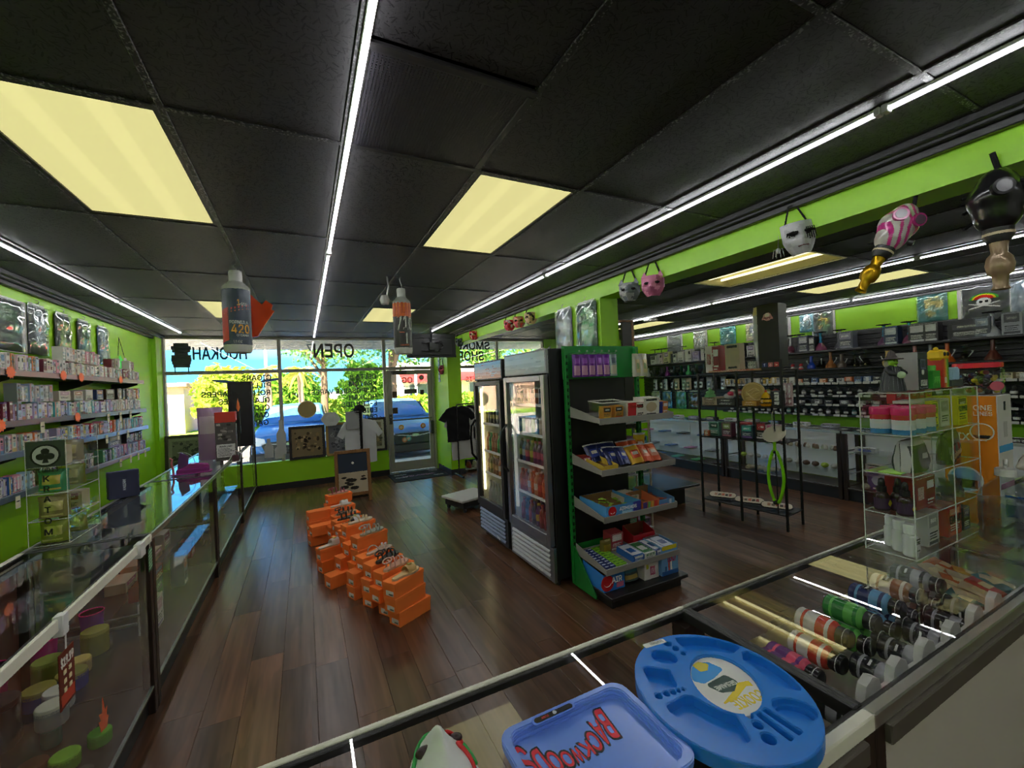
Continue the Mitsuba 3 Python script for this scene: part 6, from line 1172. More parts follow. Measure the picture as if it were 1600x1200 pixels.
for k, (c, c2, ch) in enumerate((('#1c2a68', '#e8e8f0', 'f'), ('#b86a6a', '#e8d0c8', 'o'), ('#a02028', '#e8d8d0', '>'))):
    x = -.085 + .06 * k; put('icon', MB().box(x - .024, x + .024, -.0225, -.02, .03, .078, c, .001, M).text(ch, .03, c2, M @ TR(x, -.0228, .054) @ RX(PI / 2), .0008), 'satin', t)
# shelf z 1.33
rb('tan_box', .10, .40, 1.331, .20, .2, .10, '#a8927a', 'tan carton under the small green figure on the metal rack', 3, ['#8a7a60'])
rb('dark_box', .09, .19, 1.331, .22, .2, .08, '#2a2826', 'dark open box on the second rack shelf, right of the tan carton', 3, ['#3a3632'])
t = thing('green_figure', 'small green moulded ornament on the tan carton of the metal rack', 'ornament'); M = RI(.12, .40, 1.433); put('body', MB().lathe([(0, 0), (.07, 0), (.06, .03), (.03, .05), (.02, .08), (.012, .11), (0, .115)], '#7ab07a', M, 12), 'gloss', t); put('leaf', MB().ball((.03, 0, .06), (.03, .02, .025), '#7ab07a', 1, M).ball((-.03, 0, .055), (.03, .02, .022), '#8ac08a', 1, M), 'gloss', t)
t = thing('pink_ornament', 'pink and white ornament on the dark box of the metal rack', 'ornament'); M = RI(.12, .16, 1.413); put('base', MB().ball((0, 0, .03), (.06, .05, .035), '#d0c8c8', 2, M), 'gloss', t); put('bow', MB().ball((.03, -.02, .06), (.035, .03, .03), '#c83a58', 2, M), 'gloss', t)
t = thing('round_box', 'gold and cream round relief plaque standing on the metal rack', 'plaque'); M = RI(.16, -.10, 1.332)
put('disc', MB().cyl((0, .0, .135), (0, .02, .135), .135, '#b89c58', n=36, M=M), 'satin', t)
b = MB(); b.tube([(.122 * math.cos(a), -.003, .135 + .122 * math.sin(a)) for a in np.linspace(0, 2 * PI, 40)[:-1]], .006, '#d0b878', 6, M, close=True)
for k in range(5): b.tube([(-.08 + .16 * u, -.003, .08 + .025 * k + .02 * math.sin(u * 6 + k)) for u in np.linspace(0, 1, 9)], .004, '#d8c488', 5, M)
put('relief', b, 'satin', t); rb('gold_box', .07, -.10, 1.331, .16, .08, .055, '#b8862c', 'golden brown low box in front of the round plaque', 3, ['#c89838'])
t = thing('striped_cone', 'yellow and black striped honey pot ornament on the metal rack', 'ornament'); put('body', MB().lathe([(0, 0), (.05, 0), (.06, .03), (.06, .045), (.058, .075), (.05, .09), (.04, .12), (.02, .15), (0, .16)], ['#d8901c', '#d8901c', '#2a1a08', '#d8a01c', '#2a1a08', '#e0b020', '#e8b820', '#e0a818'], RI(.1, -.27, 1.332), 16), 'gloss', t); put('knob', MB().ball((0, 0, .165), .012, '#c83020', 1, RI(.1, -.27, 1.332)), 'gloss', t)
rb('black_bag_box', .1, -.38, 1.331, .12, .08, .17, '#1c1e20', 'black box with grey print at the right of the second rack shelf', 4, ['#8a8e90', '#4a4e50', '#2a2c2e'])
for k in range(2): rowitem(rb('slim_box', .16, -.44 - .045 * k, 1.331, .04, .04, .25, '#b8a0a4', None, 4, ['#8a5a60', '#d0c0c4']), 'slim pink grey box', 'at the end of the second rack shelf', 'the camera', -k, 'box', 'slim boxes on the rack')
# shelf z .95
for (y, w, h, c, ac, lab) in ((.36, .13, .17, '#5a8a7a', ['#a8d0c0', '#2a4a40'], 'green blue boxed toy on the third rack shelf, leftmost'), (.20, .12, .17, '#5a3a48', ['#8a9a60', '#b06a78'], 'purple brown boxed toy on the third rack shelf'), (.05, .12, .17, '#b83038', ['#e0d0d0', '#8a2028'], 'red and white box on the third rack shelf, behind the teal one'), (-.04, .14, .15, '#243c48', ['#4aa898', '#7a4a98'], 'dark teal boxed toy in the middle of the third rack shelf'), (-.20, .12, .19, '#1a1214', ['#b03038', '#d8d0d0'], 'black and red box on the third rack shelf'), (-.33, .16, .17, '#c8a8b0', ['#c8387a', '#5a8aa8', '#e8e0e0'], 'white and pink boxed toy on the third rack shelf, at the right')):
    rb('boxed_toy', .10 if 'behind' not in lab else .2, y, .951, w, .1, h, c, lab, 3, ac)
k = rb('orange_jar', .03, .42, .951, .06, .04, .07, '#b8683a', 'small orange brown box at the left of the third rack shelf', 2, ['#d8c8b0'])
# trays on the bottom shelf
for i, y in enumerate((.30, -.02, -.32)):
    t = thing('deck_tray', None, 'tray'); M = MR @ TR(.13, y, .215) @ RZ(PI / 2 + .35) @ RX(-.32)
    o_ = affinity.scale(Point(0, 0).buffer(1, 12), .07, .05); o_ = o_.union(affinity.translate(o_, 0, 0)); o_ = sbox(-.10, -.008, .10, .008).buffer(.055, 10)
    put('deck', MB().prism(o_, 0, .01, '#1c1a18', M), 'satin', t); b = MB(); b.prism(o_.buffer(-.008), .010, .0115, '#c8b8a4', M)
    for q in range(5): b.prism(sbox(-.10 + .04 * q, -.03 + .012 * (q % 2), -.07 + .04 * q, .025), .0115, .012, ['#8a3a2c', '#3a2a24', '#b8543a', '#5a4a3c', '#a87a5a'][q], M)
    put('print', b, 'satin', t); b = MB(); b.box(-.09, .09, -.035, .035, -.022, 0, '#141414', .004, M); put('stand', b, 'satin', t)
    rowitem(t, 'skateboard-shaped printed tray', 'on the bottom shelf of the metal rack', 'the left', -y, 'tray', 'skateboard-shaped trays')
# lime hose stand with a pale disc
t = thing('hose_stand', 'lime green hose loop under a pale oval disc on the metal rack front', 'hookah hose'); M = MR @ TR(-.02, -.40, 0)
put('stem', MB().cyl((0, 0, .18), (0, 0, 1.30), .007, '#141414', n=8, M=M), 'satin', t)
put('disc', MB().lathe([(0, 0), (.115, 0), (.12, .006), (.115, .012), (0, .014)], '#c8c0ac', M @ TR(-.01, 0, 1.04) @ RY(-.75), 28, sy=.95), 'satin', t)
for s_ in (-1, 1): put('lime_hose', MB().tube([(-.015, s_ * (.014 + .062 * math.sin(u * PI) ** .8), .30 + .56 * u) for u in np.linspace(0, 1, 18)], .016, '#8ad818', 8, M), 'gloss', t)
put('lime_grip', MB().cyl((-.015, 0, .86), (-.015, 0, .96), .016, '#98e020', n=10, M=M), 'gloss', t)
put('black_joint', MB().ball((-.015, 0, .85), .022, '#141414', 1, M), 'gloss', t); put('black_joint', MB().ball((-.015, .015, .30), .026, '#1c2018', 1, M), 'gloss', t)
put('loose_end', MB().tube([(-.01, 0, 1.05), (-.03, .01, 1.16), (0, .02, 1.26), (.02, .0, 1.31)], .006, '#b8aca0', 6, M), 'satin', t)
# low black platform behind the candy rack
t = thing('low_platform', 'low black display platform on the floor behind the candy rack', 'platform'); put('top_board', MB().box(3.55, 4.75, 4.0, 4.75, .22, .25, '#16181b', .004), 'gloss', t); put('base', MB().box(3.62, 4.55, 4.08, 4.68, 0, .22, '#09090a', .003), 'satin', t)
t = thing('wire_shelf_stand', 'narrow chrome wire shelf stand of small boxes seen behind the candy rack', 'shelf rack')
for (x, y) in ((2.70, 3.12), (3.02, 3.12), (2.70, 3.32), (3.02, 3.32)): put('post', MB().cyl((x, y, 0), (x, y, 1.35), .009, '#b8a890', n=8), 'satin', t)
for z in (.25, .5, .78, 1.05, 1.28): put('shelf', MB().box(2.69, 3.03, 3.11, 3.33, z - .01, z, '#b0b4b4', .002), 'satin', t)
rng = np.random.default_rng(12)
for z in (.25, .5, .78, 1.05, 1.28):
    for k in range(2):
        nm, c = [('green', '#3a6a4a'), ('purple', '#6a4a6a'), ('cream', '#c8bca8'), ('dark red', '#6a2a2a'), ('white', '#d0d0d0'), ('teal', '#4a8a98')][rng.integers(6)]
        b = MB(); pkg(b, .15, .1, .07 + .05 * rng.random(), c, rng, TR(2.78 + .16 * k, 3.14, z + .001), 3); rowitem(one('stand_box', b, 'satin', None, 'box'), f'{nm} box', 'on the wire stand behind the candy rack', 'the floor', z + .01 * k, 'box', 'boxes on the wire stand')
# ================================================================ right wall: slats, shelves, goods
t = thing('slat_wall', 'black slatted panel wall behind the shelves of the right room', 'wall panel')
for k in range(18): put('slat', MB().box(XR - .035, XR - .005, 1.15, 7.95, .99 + .0722 * k, .99 + .0722 * k + .066, '#151517', .005), 'satin', t)
put('backing', MB().box(XR - .012, XR - .002, 1.15, 7.95, .98, 2.3, '#3a3836'), 'satin', t)
RS = [(2.02, 'top', .30), (1.735, 'second', .28), (1.51, 'third', .22), (1.315, 'fourth', .22), (1.175, 'fifth', .2), (1.015, 'lowest', .22)]
XF = 7.32
for z, nm, d in RS:
    y1 = 7.9 if nm in ('top', 'second') else 5.55
    t = thing('wall_shelf', f'{nm} black shelf on the slatted right wall', 'shelf')
    put('board', MB().box(XF, XR - .035, 1.2, y1, z - .03, z, '#17171a', .004), 'satin', t)
    if nm in ('third', 'fourth', 'fifth', 'lowest'):
        k = 0; y = 1.25
        while y < y1 - .1:
            if nm == 'third' or (k * 7 + len(nm)) % 3: put('price_label', MB().box(XF - .004, XF - .001, y, y + .085, z - .028, z + .004, '#c4c4c0'), 'matte', t)
            y += .1; k += 1
MRW = lambda y, z, x=XF + .03: TR(x, y, z + .001) @ RZ(-PI / 2)
rng = np.random.default_rng(31)
def hookah(M, c, c2, row):
    t = thing('hookah', None, 'hookah'); put('base', MB().lathe([(0, 0), (.055, 0), (.06, .01), (.05, .04), (.028, .075), (.02, .09)], c, M, 14), 'gloss', t)
    put('stem', MB().lathe([(.014, .088), (.02, .1), (.012, .12), (.016, .15), (.009, .17), (.012, .2), (.022, .205), (.01, .21)], c2, M, 10), 'metal', t); put('tray', MB().lathe([(.0, .21), (.06, .214), (.062, .22), (0, .216)], '#17171a', M, 14), 'satin', t)
    put('hose', MB().tube([(.02, 0, .1), (.06, .02, .12), (.07, .03, .06), (.05, .05, .01)], .007, '#202024', 6, M), 'satin', t); rowitem(t, *row)
REF = 'the camera'
for y, c, c2, nm in ((4.28, '#5a2a38', '#b8b8c0', 'maroon'), (4.14, '#2a2a34', '#a8a8b4', 'black'), (3.82, '#7a3a58', '#3a8ab8', 'plum and blue'), (3.55, '#3a3a44', '#b8b8c0', 'dark grey'), (3.0, '#5a3a58', '#3a7aa0', 'purple and blue'), (2.72, '#6a3a50', '#3a9ab0', 'rose and teal'), (1.95, '#b8bcc0', '#d0d4d8', 'silver')):
    hookah(TR(XF + .1, y, 2.021) @ SC(1.35), c, c2, (f'{nm} hookah', 'on the top right-wall shelf', REF, y, 'hookah', 'hookahs on the top right-wall shelf'))
for y, w, h, c, nm, ac in ((4.05, .16, .26, '#24283a', 'dark navy', ['#8a98b8', '#c8c8d0']), (3.92, .09, .22, '#1c1c1e', 'black', ['#d0d0d0']), (3.45, .2, .25, '#4a4c58', 'slate grey', ['#8a8a98', '#c0c0c8']), (2.9, .16, .25, '#1a2a48', 'blue black', ['#4a8ac0', '#c8d0d8']), (2.62, .18, .24, '#1e2024', 'charcoal', ['#d0d0d4']), (2.48, .14, .24, '#222222', 'black with white card', ['#d8d8d8']), (2.15, .34, .2, '#0e0e10', 'wide glossy black', ['#3a3a40']), (2.02, .14, .24, '#3a4048', 'grey blue', ['#8a98a8']), (1.78, .16, .26, '#8a8e94', 'pale grey', ['#3a3a40'])):
    b = MB(); pkg(b, w, .14, h, c, rng, MRW(y, 2.021), 3, ac); rowitem(one('hookah_box', b, 'satin', None, 'box'), f'{nm} hookah box', 'on the top right-wall shelf', REF, y, 'box', 'boxes on the top right-wall shelf')
# far part of the top shelf: tall-necked white and dark boxed pieces
for k in range(13):
    y = 7.35 - .2 * k; nm, c = [('two-tone', '#d0d0cc'), ('white', '#dcdad4'), ('pale yellow', '#c8c890'), ('white and pink', '#d8ccc8'), ('lilac', '#a8a0c8'), ('black', '#141416')][[0, 3, 2, 1, 1, 0, 4, 5, 4, 5, 0, 5, 0][k]]
    t = thing('boxed_pipe', None, 'box'); b = MB(); pkg(b, .15, .12, .2 + .03 * (k % 3), c, rng, MRW(y, 2.021), 1 if k % 2 else 3, ['#1a1a1e', '#c8c8c8', '#8a7a98', '#d8d8d0']); put('carton', b, 'satin', t)
    if k in (0, 1, 2, 4, 8): put('tray_stand', MB().cyl((XF + .1, y, 2.02), (XF + .1, y, 2.36), .008, '#1a1a1c', n=6).box(XF + .03, XF + .17, y - .07, y + .07, 2.355, 2.365, '#1a1a1c', .002), 'satin', t)
    rowitem(t, f'{nm} carton', 'at the far end of the top right shelf', REF, y, 'box', 'cartons at the far end of the top right-wall shelf')
# second shelf: water pipes
B1 = [(0, 0), (.07, 0), (.075, .02), (.03, .11), (.02, .13), (.02, .24), (.026, .245)]; B2 = [(0, 0), (.055, 0), (.06, .05), (.03, .09), (.022, .11), (.022, .2), (.028, .205)]
for k, (y, nm, c, m_) in enumerate(((3.98, 'cobalt blue', '#183a98', 'gloss'), (3.83, 'smoky clear', '#8a9088', 'tint'), (3.70, 'purple and amber', '#8a5a30', 'gloss'), (3.55, 'brown grey', '#5a5048', 'gloss'), (3.38, 'tall clear', '#a8a898', 'tint'), (3.24, 'clear straight', '#b8bcb0', 'tint'), (2.98, 'cream and blue', '#c8a858', 'gloss'), (2.52, 'grey', '#6a6a68', 'gloss'), (2.36, 'orange', '#c05a20', 'gloss'), (2.20, 'clear dark', '#7a7a74', 'tint'), (1.96, 'brown', '#5a3028', 'gloss'), (2.68, 'pink', '#a86a68', 'gloss'))):
    bong(TR(XF + .12, y, 1.737) @ RZ(2.6 + k), B1 if k % 3 else B2, c, None, mat_=m_, row=(f'{nm} water pipe', 'on the second right-wall shelf', REF, y, 'water pipe', 'water pipes on the second right-wall shelf'))
for k in range(26):
    y = 7.55 - .098 * k; nm, c = [('clear', '#a8b0a8'), ('purple', '#6a2a70'), ('teal', '#3a8a98'), ('green', '#3a9a5a'), ('clear', '#98a098'), ('rose', '#a86a70'), ('blue', '#4a7aa0')][min(6, [0, 0, 0, 0, 1, 1, 1, 1, 2, 2, 3, 3, 3, 3, 3, 4, 4, 4, 4, 4, 5, 5, 2, 2, 6, 4][k])]
    bong(TR(XF + .06 + .12 * (k % 2), y, 1.737) @ RZ(k * 1.1), B2, c, None, mat_='tint' if k % 3 else 'gloss', row=(f'{nm} glass pipe', 'at the far end of the second right-wall shelf', REF, y, 'water pipe', 'glass pipes at the far end of the second right-wall shelf'))
for y, c, nm in ((4.25, '#a83038', 'red and white mushroom'), (4.12, '#b8403c', 'red dragon')):
    t = thing('small_pipe', f'{nm} shaped small pipe on the second right-wall shelf', 'pipe'); M = TR(XF + .08, y, 1.737); put('body', MB().lathe([(0, 0), (.03, 0), (.035, .02), (.018, .05), (.03, .065), (.02, .09), (0, .1)], [c, c, '#d8d0c8', c, c, c], M, 12), 'gloss', t); put('stem', MB().tube([(.02, 0, .03), (.05, .01, .05), (.06, .01, .09)], .008, c, 6, M), 'gloss', t)
# lower shelves: rows of small tins, bottles, packs
def rowof(z, y0, y1, dy, shelf, pal, make):
    y = y0; k = 0
    while y < y1:
        nm, c, c2 = pal[rng.integers(len(pal))]; make(y, z, nm, c, c2, shelf); y += dy * (.9 + .2 * rng.random()); k += 1
def m_box(w, h, d=.1, what='boxed pipe'):
    def f(y, z, nm, c, c2, shelf):
        b = MB(); pkg(b, w * .93, d, h * (.85 + .3 * rng.random()), c, rng, MRW(y, z), None, [c2, '#c8c8c4', '#303034']); rowitem(one('small_box', b, 'satin', None, 'box'), f'{nm} {what}', shelf, REF, y, 'box', f'goods {shelf}')
    return f
def m_jar(r, h, what='small bottle'):
    def f(y, z, nm, c, c2, shelf):
        M = TR(XF + .05, y, z + .001); b = MB().lathe([(0, 0), (r, 0), (r, h * .2), (r, h * .5), (r, h * .62), (r * .5, h * .74), (r * .5, h * .8), (r * .62, h * .8), (r * .62, h), (0, h)], [c, c, c2, c, c, c, '#202022', '#202022', c2], M, 10); rowitem(one('small_bottle', b, 'gloss', None, 'bottle'), f'{nm} {what}', shelf, REF, y, 'bottle', f'goods {shelf}')
    return f
DK = [('black', '#202024', '#d0d0d0'), ('grey', '#6a6a6e', '#c8c8c8'), ('white', '#c8c8c4', '#303030'), ('black and white', '#2a2a2c', '#e0e0e0')]
MIX = DK + [('orange', '#b8683a', '#e0c0a0'), ('blue', '#3a5a88', '#c8d0d8'), ('cream', '#c0b494', '#50483a')]
S3, S4, S5, S6 = 'on the third right-wall shelf', 'on the fourth right-wall shelf', 'on the fifth right-wall shelf', 'on the lowest right-wall shelf'
rowof(1.51, 1.35, 4.2, .115, S3, MIX, m_box(.1, .07)); rowof(1.51, 4.25, 5.5, .10, S3, [('cream', '#c8bca0', '#7a5a3a'), ('tan', '#b89a70', '#d8d0c0'), ('white', '#d0ccc4', '#5a5a5a'), ('yellow', '#c8a840', '#6a4a28')], m_box(.09, .1))
rowof(1.315, 1.4, 4.3, .125, S4, DK, m_jar(.032, .105)); rowof(1.315, 4.4, 5.5, .14, S4, [('red striped', '#9a4a44', '#d0c8c0'), ('cream striped', '#c8c4b4', '#8a8478'), ('olive striped', '#8a8a50', '#d0ccb0')], m_jar(.05, .13, 'jar'))
rowof(1.175, 1.45, 4.3, .2, S5, DK + [('pink', '#a86a70', '#d8b8b8'), ('gold', '#b8984a', '#e0d0a0'), ('black', '#1a1a1c', '#8a8a8a')], m_box(.13, .06))
rowof(1.015, 1.4, 5.5, .12, S6, DK + [('teal', '#4a7a78', '#d0d0d0')], m_jar(.03, .10))
# goods hung on the slats of the far bay
for k in range(12):
    y = 7.4 - .16 * k; nm, c, c2 = [('silver', '#b8c0c8', '#2a2c30'), ('black', '#16161a', '#c0c4c8'), ('white', '#ccd0d4', '#5a6a78'), ('cream', '#b8ac90', '#3a4a3a'), ('pale green', '#98b098', '#4a5a4a')][[0, 1, 2, 1, 3, 4, 3, 1, 1, 2, 1, 0][k]]
    q = one('hung_pack', pouch(TR(XF + .12 + .05 * (k % 2), y, 1.42) @ RZ(-PI / 2 + rng.uniform(-.3, .3)), .13, .25, .07, c, [(.2, .7, -.6, .6, c2), (.35, .5, -.35, .35, c)]), 'foil', None, 'bag'); rowitem(q, f'{nm} pack hanging', 'in the far bay of the right wall', REF, y, 'bag', 'packs hanging in the far bay')
    rowitem(one('hook', MB().tube([(XR - .04, y, 1.685), (XF + .1, y, 1.685), (XF + .09, y, 1.7)], .004, '#b0b4b4', 5), 'metal', None, 'hook'), 'metal hook', 'in the far bay of the right wall', REF, y, 'hook', 'hooks in the far bay')
for k, (y, c, c2, c3, lab) in enumerate(((7.55, '#b8c8b8', '#6a8a80', '#d8d8c0', 'pale green printed tapestry bag in the far bay, farthest'), (7.2, '#2a90c8', '#d8c040', '#1c2c58', 'bright blue printed tapestry bag with a yellow figure in the far bay'), (6.8, '#3a9a80', '#a8d8c0', '#1c5a58', 'green printed tapestry bag in the far bay, right of the bright blue one'), (6.45, '#2a2a2c', '#5a3a2a', '#8a6a4a', 'dark printed tapestry bag in the far bay'))):
    bagged(TR(XR - .05, y, 1.36) @ RZ(-PI / 2), .27, .37, lab, [c, c2, c3], 40 + k, 'tapestry_bag', 'bag')
# bagged shirts on the green part of the right wall
MWR = lambda y, z: TR(XR - .012, y, z) @ RZ(-PI / 2)
for k, (y, w, h, cs, lab, bd) in enumerate(((6.95, .36, .42, ['#8a8e8a', '#c0c0b8', '#4a4e4c'], 'grey bagged shirt on the right wall, farthest from the camera', True), (6.25, .34, .40, ['#b8b8a8', '#6a8070', '#e0e0d8'], 'pale printed bagged shirt on the right wall, second from the far end', False), (5.6, .34, .38, ['#4a9a98', '#b8d0c8', '#2a5a58'], 'teal bagged shirt on the right wall', False), (5.05, .32, .34, ['#c8c4a0', '#3a4a6a', '#d8d8d0'], 'cream bagged shirt with a blue header on the right wall', False), (4.65, .42, .48, ['#5a5e5a', '#a8aca0', '#7ab060'], 'grey shirt with a leaf print on a white board on the right wall', True), (4.13, .22, .30, ['#7ab8c8', '#3a4a48', '#d8e0e0'], 'pale blue bagged shirt behind the tall black box', False), (3.88, .28, .42, ['#3a3c3a', '#c8a848', '#5a8a5a'], 'dark shirt with a gold trophy print on the right wall', True), (2.55, .30, .36, ['#3a7a78', '#a8c8b8', '#c0b060'], 'teal and gold bagged shirt in the middle of the right wall', False), (2.06, .40, .46, ['#1c1c1e', '#26262a'], 'black shirt with a rasta skull print on a white board on the right wall', True), (1.72, .24, .4, ['#8a9aa8', '#3a5a68', '#d0d8d8'], 'blue grey bagged shirt at the right edge of the right wall', False))):
    bagged(MWR(y, 2.66 if w < .4 else 2.69), w, h, lab, cs, 60 + k, board=bd)
    if 'skull' in lab:
        M = MWR(y, 2.69) @ TR(0, -.040, -.22) @ RX(PI / 2); b = MB()
        for r, c in ((.115, '#3a8a30'), (.095, '#d8c020'), (.075, '#c02820')): b.prism(affinity.scale(Point(0, .035).buffer(r), 1.1, .62).intersection(sbox(-.2, .03, .2, .2)), 0, .001 + (.115 - r) * .02, c, M)
        b.prism(affinity.scale(Point(0, .0).buffer(.065), 1, .75), .0015, .003, '#d0d0cc', M); b.prism(Point(-.025, .0).buffer(.016), .003, .0035, '#141414', M); b.prism(Point(.025, .0).buffer(.016), .003, .0035, '#141414', M)
        for s_ in (-1, 1): b.prism(affinity.rotate(sbox(-.14, -.055, .14, -.040), s_ * 14), .0005, .0015, '#d0d0cc', M)
        put('skull_print', b, 'matte', [q for q in labels if labels[q].get('label') == lab][0])
# contents of the right showcases
MRs = lambda y, z, x=6.42: TR(x, y, z + .001) @ RZ(-PI / 2)
for k in range(26):
    y = 3.15 + .058 * k; nm, c = [('cream', '#b0a890'), ('white', '#c8c8c0'), ('brown', '#6a5040'), ('green', '#6a9a70')][rng.integers(4)]
    b = MB().lathe([(0, 0), (.025, 0), (.03, .02), (.02, .05), (.012, .06), (0, .06)], c, TR(6.36 + .05 * (k % 2), y, .622), 8); rowitem(one('small_pipe', b, 'gloss', None, 'pipe'), f'{nm} small pipe', 'on the upper shelf of the white lit case', REF, y, 'pipe', 'small pipes in the white lit case')
for k in range(12):
    y = 3.2 + .12 * k; nm, c = [('grey', '#8a8880'), ('white', '#c0c0b8'), ('lime', '#a0b840'), ('tan', '#a89878'), ('brown', '#5a4638')][rng.integers(5)]
    b = MB().ball((6.42, y, .395), (.05, .045, .035), c, 2); rowitem(one('stone_pipe', b, 'satin', None, 'pipe'), f'{nm} rounded pipe', 'on the lower shelf of the white lit case', REF, y, 'pipe', 'rounded pipes in the white lit case')
for k in range(9):
    b = MB(); M = TR(6.42 + .04 * (k % 2), 4.05 + .05 * k, .181 + .0 * k) @ RZ(.4 * (k % 3 - 1)); b.cyl((-.09, 0, .025), (.09, 0, .025), .025, '#b0a484', n=10, M=M); rowitem(one('sage_bundle', b, 'matte', None, 'bundle'), 'rolled pale sage bundle', 'on the deck of the white lit case', REF, k, 'bundle', 'sage bundles')
for k in range(10):
    y = 1.5 + .15 * k; nm, c = [('yellow', '#b8a040'), ('white', '#c8c4c0'), ('red', '#b04048'), ('lime', '#98b038'), ('cream', '#c0b8a0')][k % 5]
    b = MB().lathe([(0, 0), (.04, 0), (.05, .03), (.03, .06), (0, .07)], c, TR(6.42, y, .162), 10); rowitem(one('figure', b, 'gloss', None, 'ornament'), f'{nm} small figure', 'on the deck of the near right case', REF, y, 'ornament', 'figures in the near right case')
for (y, z, w, h, c, ac, lab) in ((2.70, .161, .26, .26, '#5a4a88', ['#c8c8d8', '#8a7ab8'], 'purple box with a white bowl picture in the near right case'), (2.75, .361, .2, .12, '#c8b8b8', ['#a85a60', '#e0d8d8'], 'white and pink box on the lower shelf of the near right case'), (2.85, .622, .22, .06, '#c0c4c4', ['#3a4a98'], 'white and blue box on the upper shelf of the near right case'), (2.4, .361, .12, .12, '#c0b8a8', ['#705040'], 'cream box on the lower shelf of the near right case'), (4.6, .622, .2, .1, '#c8c8c4', ['#8a8a88'], 'white box at the end of the upper shelf in the white lit case')):
    b = MB(); pkg(b, w, .1, h, c, rng, MRs(y, z), 2, ac); one('case_box', b, 'satin', lab, 'box')
for k in range(12):
    y = 5.0 + .155 * k; nm, c = [('black', '#202428'), ('blue', '#3a5a98'), ('pink', '#b06a98'), ('grey', '#70747a'), ('green', '#3a9a5a')][rng.integers(5)]
    z = (.162, .362, .622)[k % 3]; b = MB().box(6.36, 6.58, y - .07, y + .07, z + .001, z + .02, c, .003); rowitem(one('flat_tray', b, 'gloss', None, 'tray'), f'{nm} flat rolling tray', 'in the far right case', REF, y, 'tray', 'flat trays in the far right case')
for k in range(8):
    y = 3.3 + .38 * k; nm, c = [('grey', '#7a7e80'), ('white', '#c0c4c4'), ('black', '#1c1c20')][k % 3]; M = TR(6.5, y, .905)
    b = MB(); pkg(b, .18, .12, .05, c, rng, TR(6.5, y, .906) @ RZ(-PI / 2), 3); rowitem(one('counter_box', b, 'satin', None, 'box'), f'{nm} low box', 'lying on the right counter top', REF, y, 'box', 'boxes on the right counter')
# ================================================================ lettering on the glass (reads from outside)
def vinyl(win, t_, x, z, h, c, width=None, right=None):
    "x: centre; right: the edge that is at the right seen from inside (start of the text)"
    v, f, w = text_arrays(t_, True); wd = width or w * h
    xc = x if right is None else right - wd / 2
    put('vinyl_lettering', MB().text(t_, h, c, TR(xc, YF + .0035, z) @ RZ(PI) @ RX(PI / 2), .0006, width=wd), 'matte', win)
INK = '#20262c'
vinyl(w1, 'HOOKAH', -1.27, 2.46, .20, '#2c3a42', .78)
for k, s_ in enumerate(('CIGARS', 'PILLS', 'ROLLING PAPERS', 'GLASS PIPES', 'CLOTHES', 'CANDLES', 'GAMES')):
    vinyl(w1, s_, 0, 2.02 - .134 * k, .088, INK, right=-.52 - .012 * k)
vinyl(w2, 'OPEN', .55, 2.50, .25, '#3a3834', .72); vinyl(w2, '7', .12, 2.56, .13, '#8a98a4', .09)
for k, s_ in enumerate(('DELTA 8', 'KRATOM', 'DISPOSABLE VAPES', 'HOOKAH', 'E-LIQUIDS', 'EDIBLES', 'CBD')):
    vinyl(w2, s_, 0, 1.985 - .134 * k, .088, '#2c3a40', right=1.30); vinyl(w2, '-', 0, 1.985 - .134 * k, .05, '#2c3a40', .02, right=1.365)
vinyl(w3, 'SMOKE', 3.42, 2.60, .17, '#3a3a38', .78); vinyl(w3, 'SHOP', 3.35, 2.37, .2, '#3a3a38', .62); vinyl(w3, 'GIFTS', 3.4, 1.86, .1, '#5a5e5c', .4)
vinyl(d1, 'OG', 1.92, 1.885, .11, '#3a3a3a', .22); vinyl(d1, 'SINCE', 2.12, 1.77, .05, '#5a5a5a', .2); vinyl(d1, 'T', 1.70, 1.77, .06, '#4a4a4a', .05)
b = MB(); a = np.linspace(0, 2 * PI, 40)[:-1]; b.tube([(1.95 + .26 * math.cos(q), YF + .003, 1.87 + .12 * math.sin(q)) for q in a], .004, '#6a6a68', 4, close=True); put('oval_ring', b, 'matte', d1)
for (x, z, w, h, c, nm) in ((1.655, 1.60, .09, .12, '#4a3e34', 'sticker'), (1.655, 1.27, .10, .12, '#4e4438', 'sticker'), (1.98, 1.65, .26, .09, '#4a4c40', 'sticker'), (2.22, 1.62, .08, .10, '#3a342e', 'sticker')):
    s_ = put(nm, MB().box(x - w / 2, x + w / 2, YF + .002, YF + .004, z - h / 2, z + h / 2, c), 'matte', d1)
for (x, z, c) in ((1.76, .92, '#c89a40'), (2.21, .92, '#c8803a'), (1.82, .66, '#c87a5a'), (1.90, .68, '#5ab0b8'), (2.22, 1.93, '#b04a5a')):
    b = MB(); b.cyl((x, YF + .002, z), (x, YF + .004, z), .055, c, n=16); b.cyl((x, YF + .001, z), (x, YF + .0018, z), .03, '#e0d0b8', n=12); put('round_sticker', b, 'matte', d1)
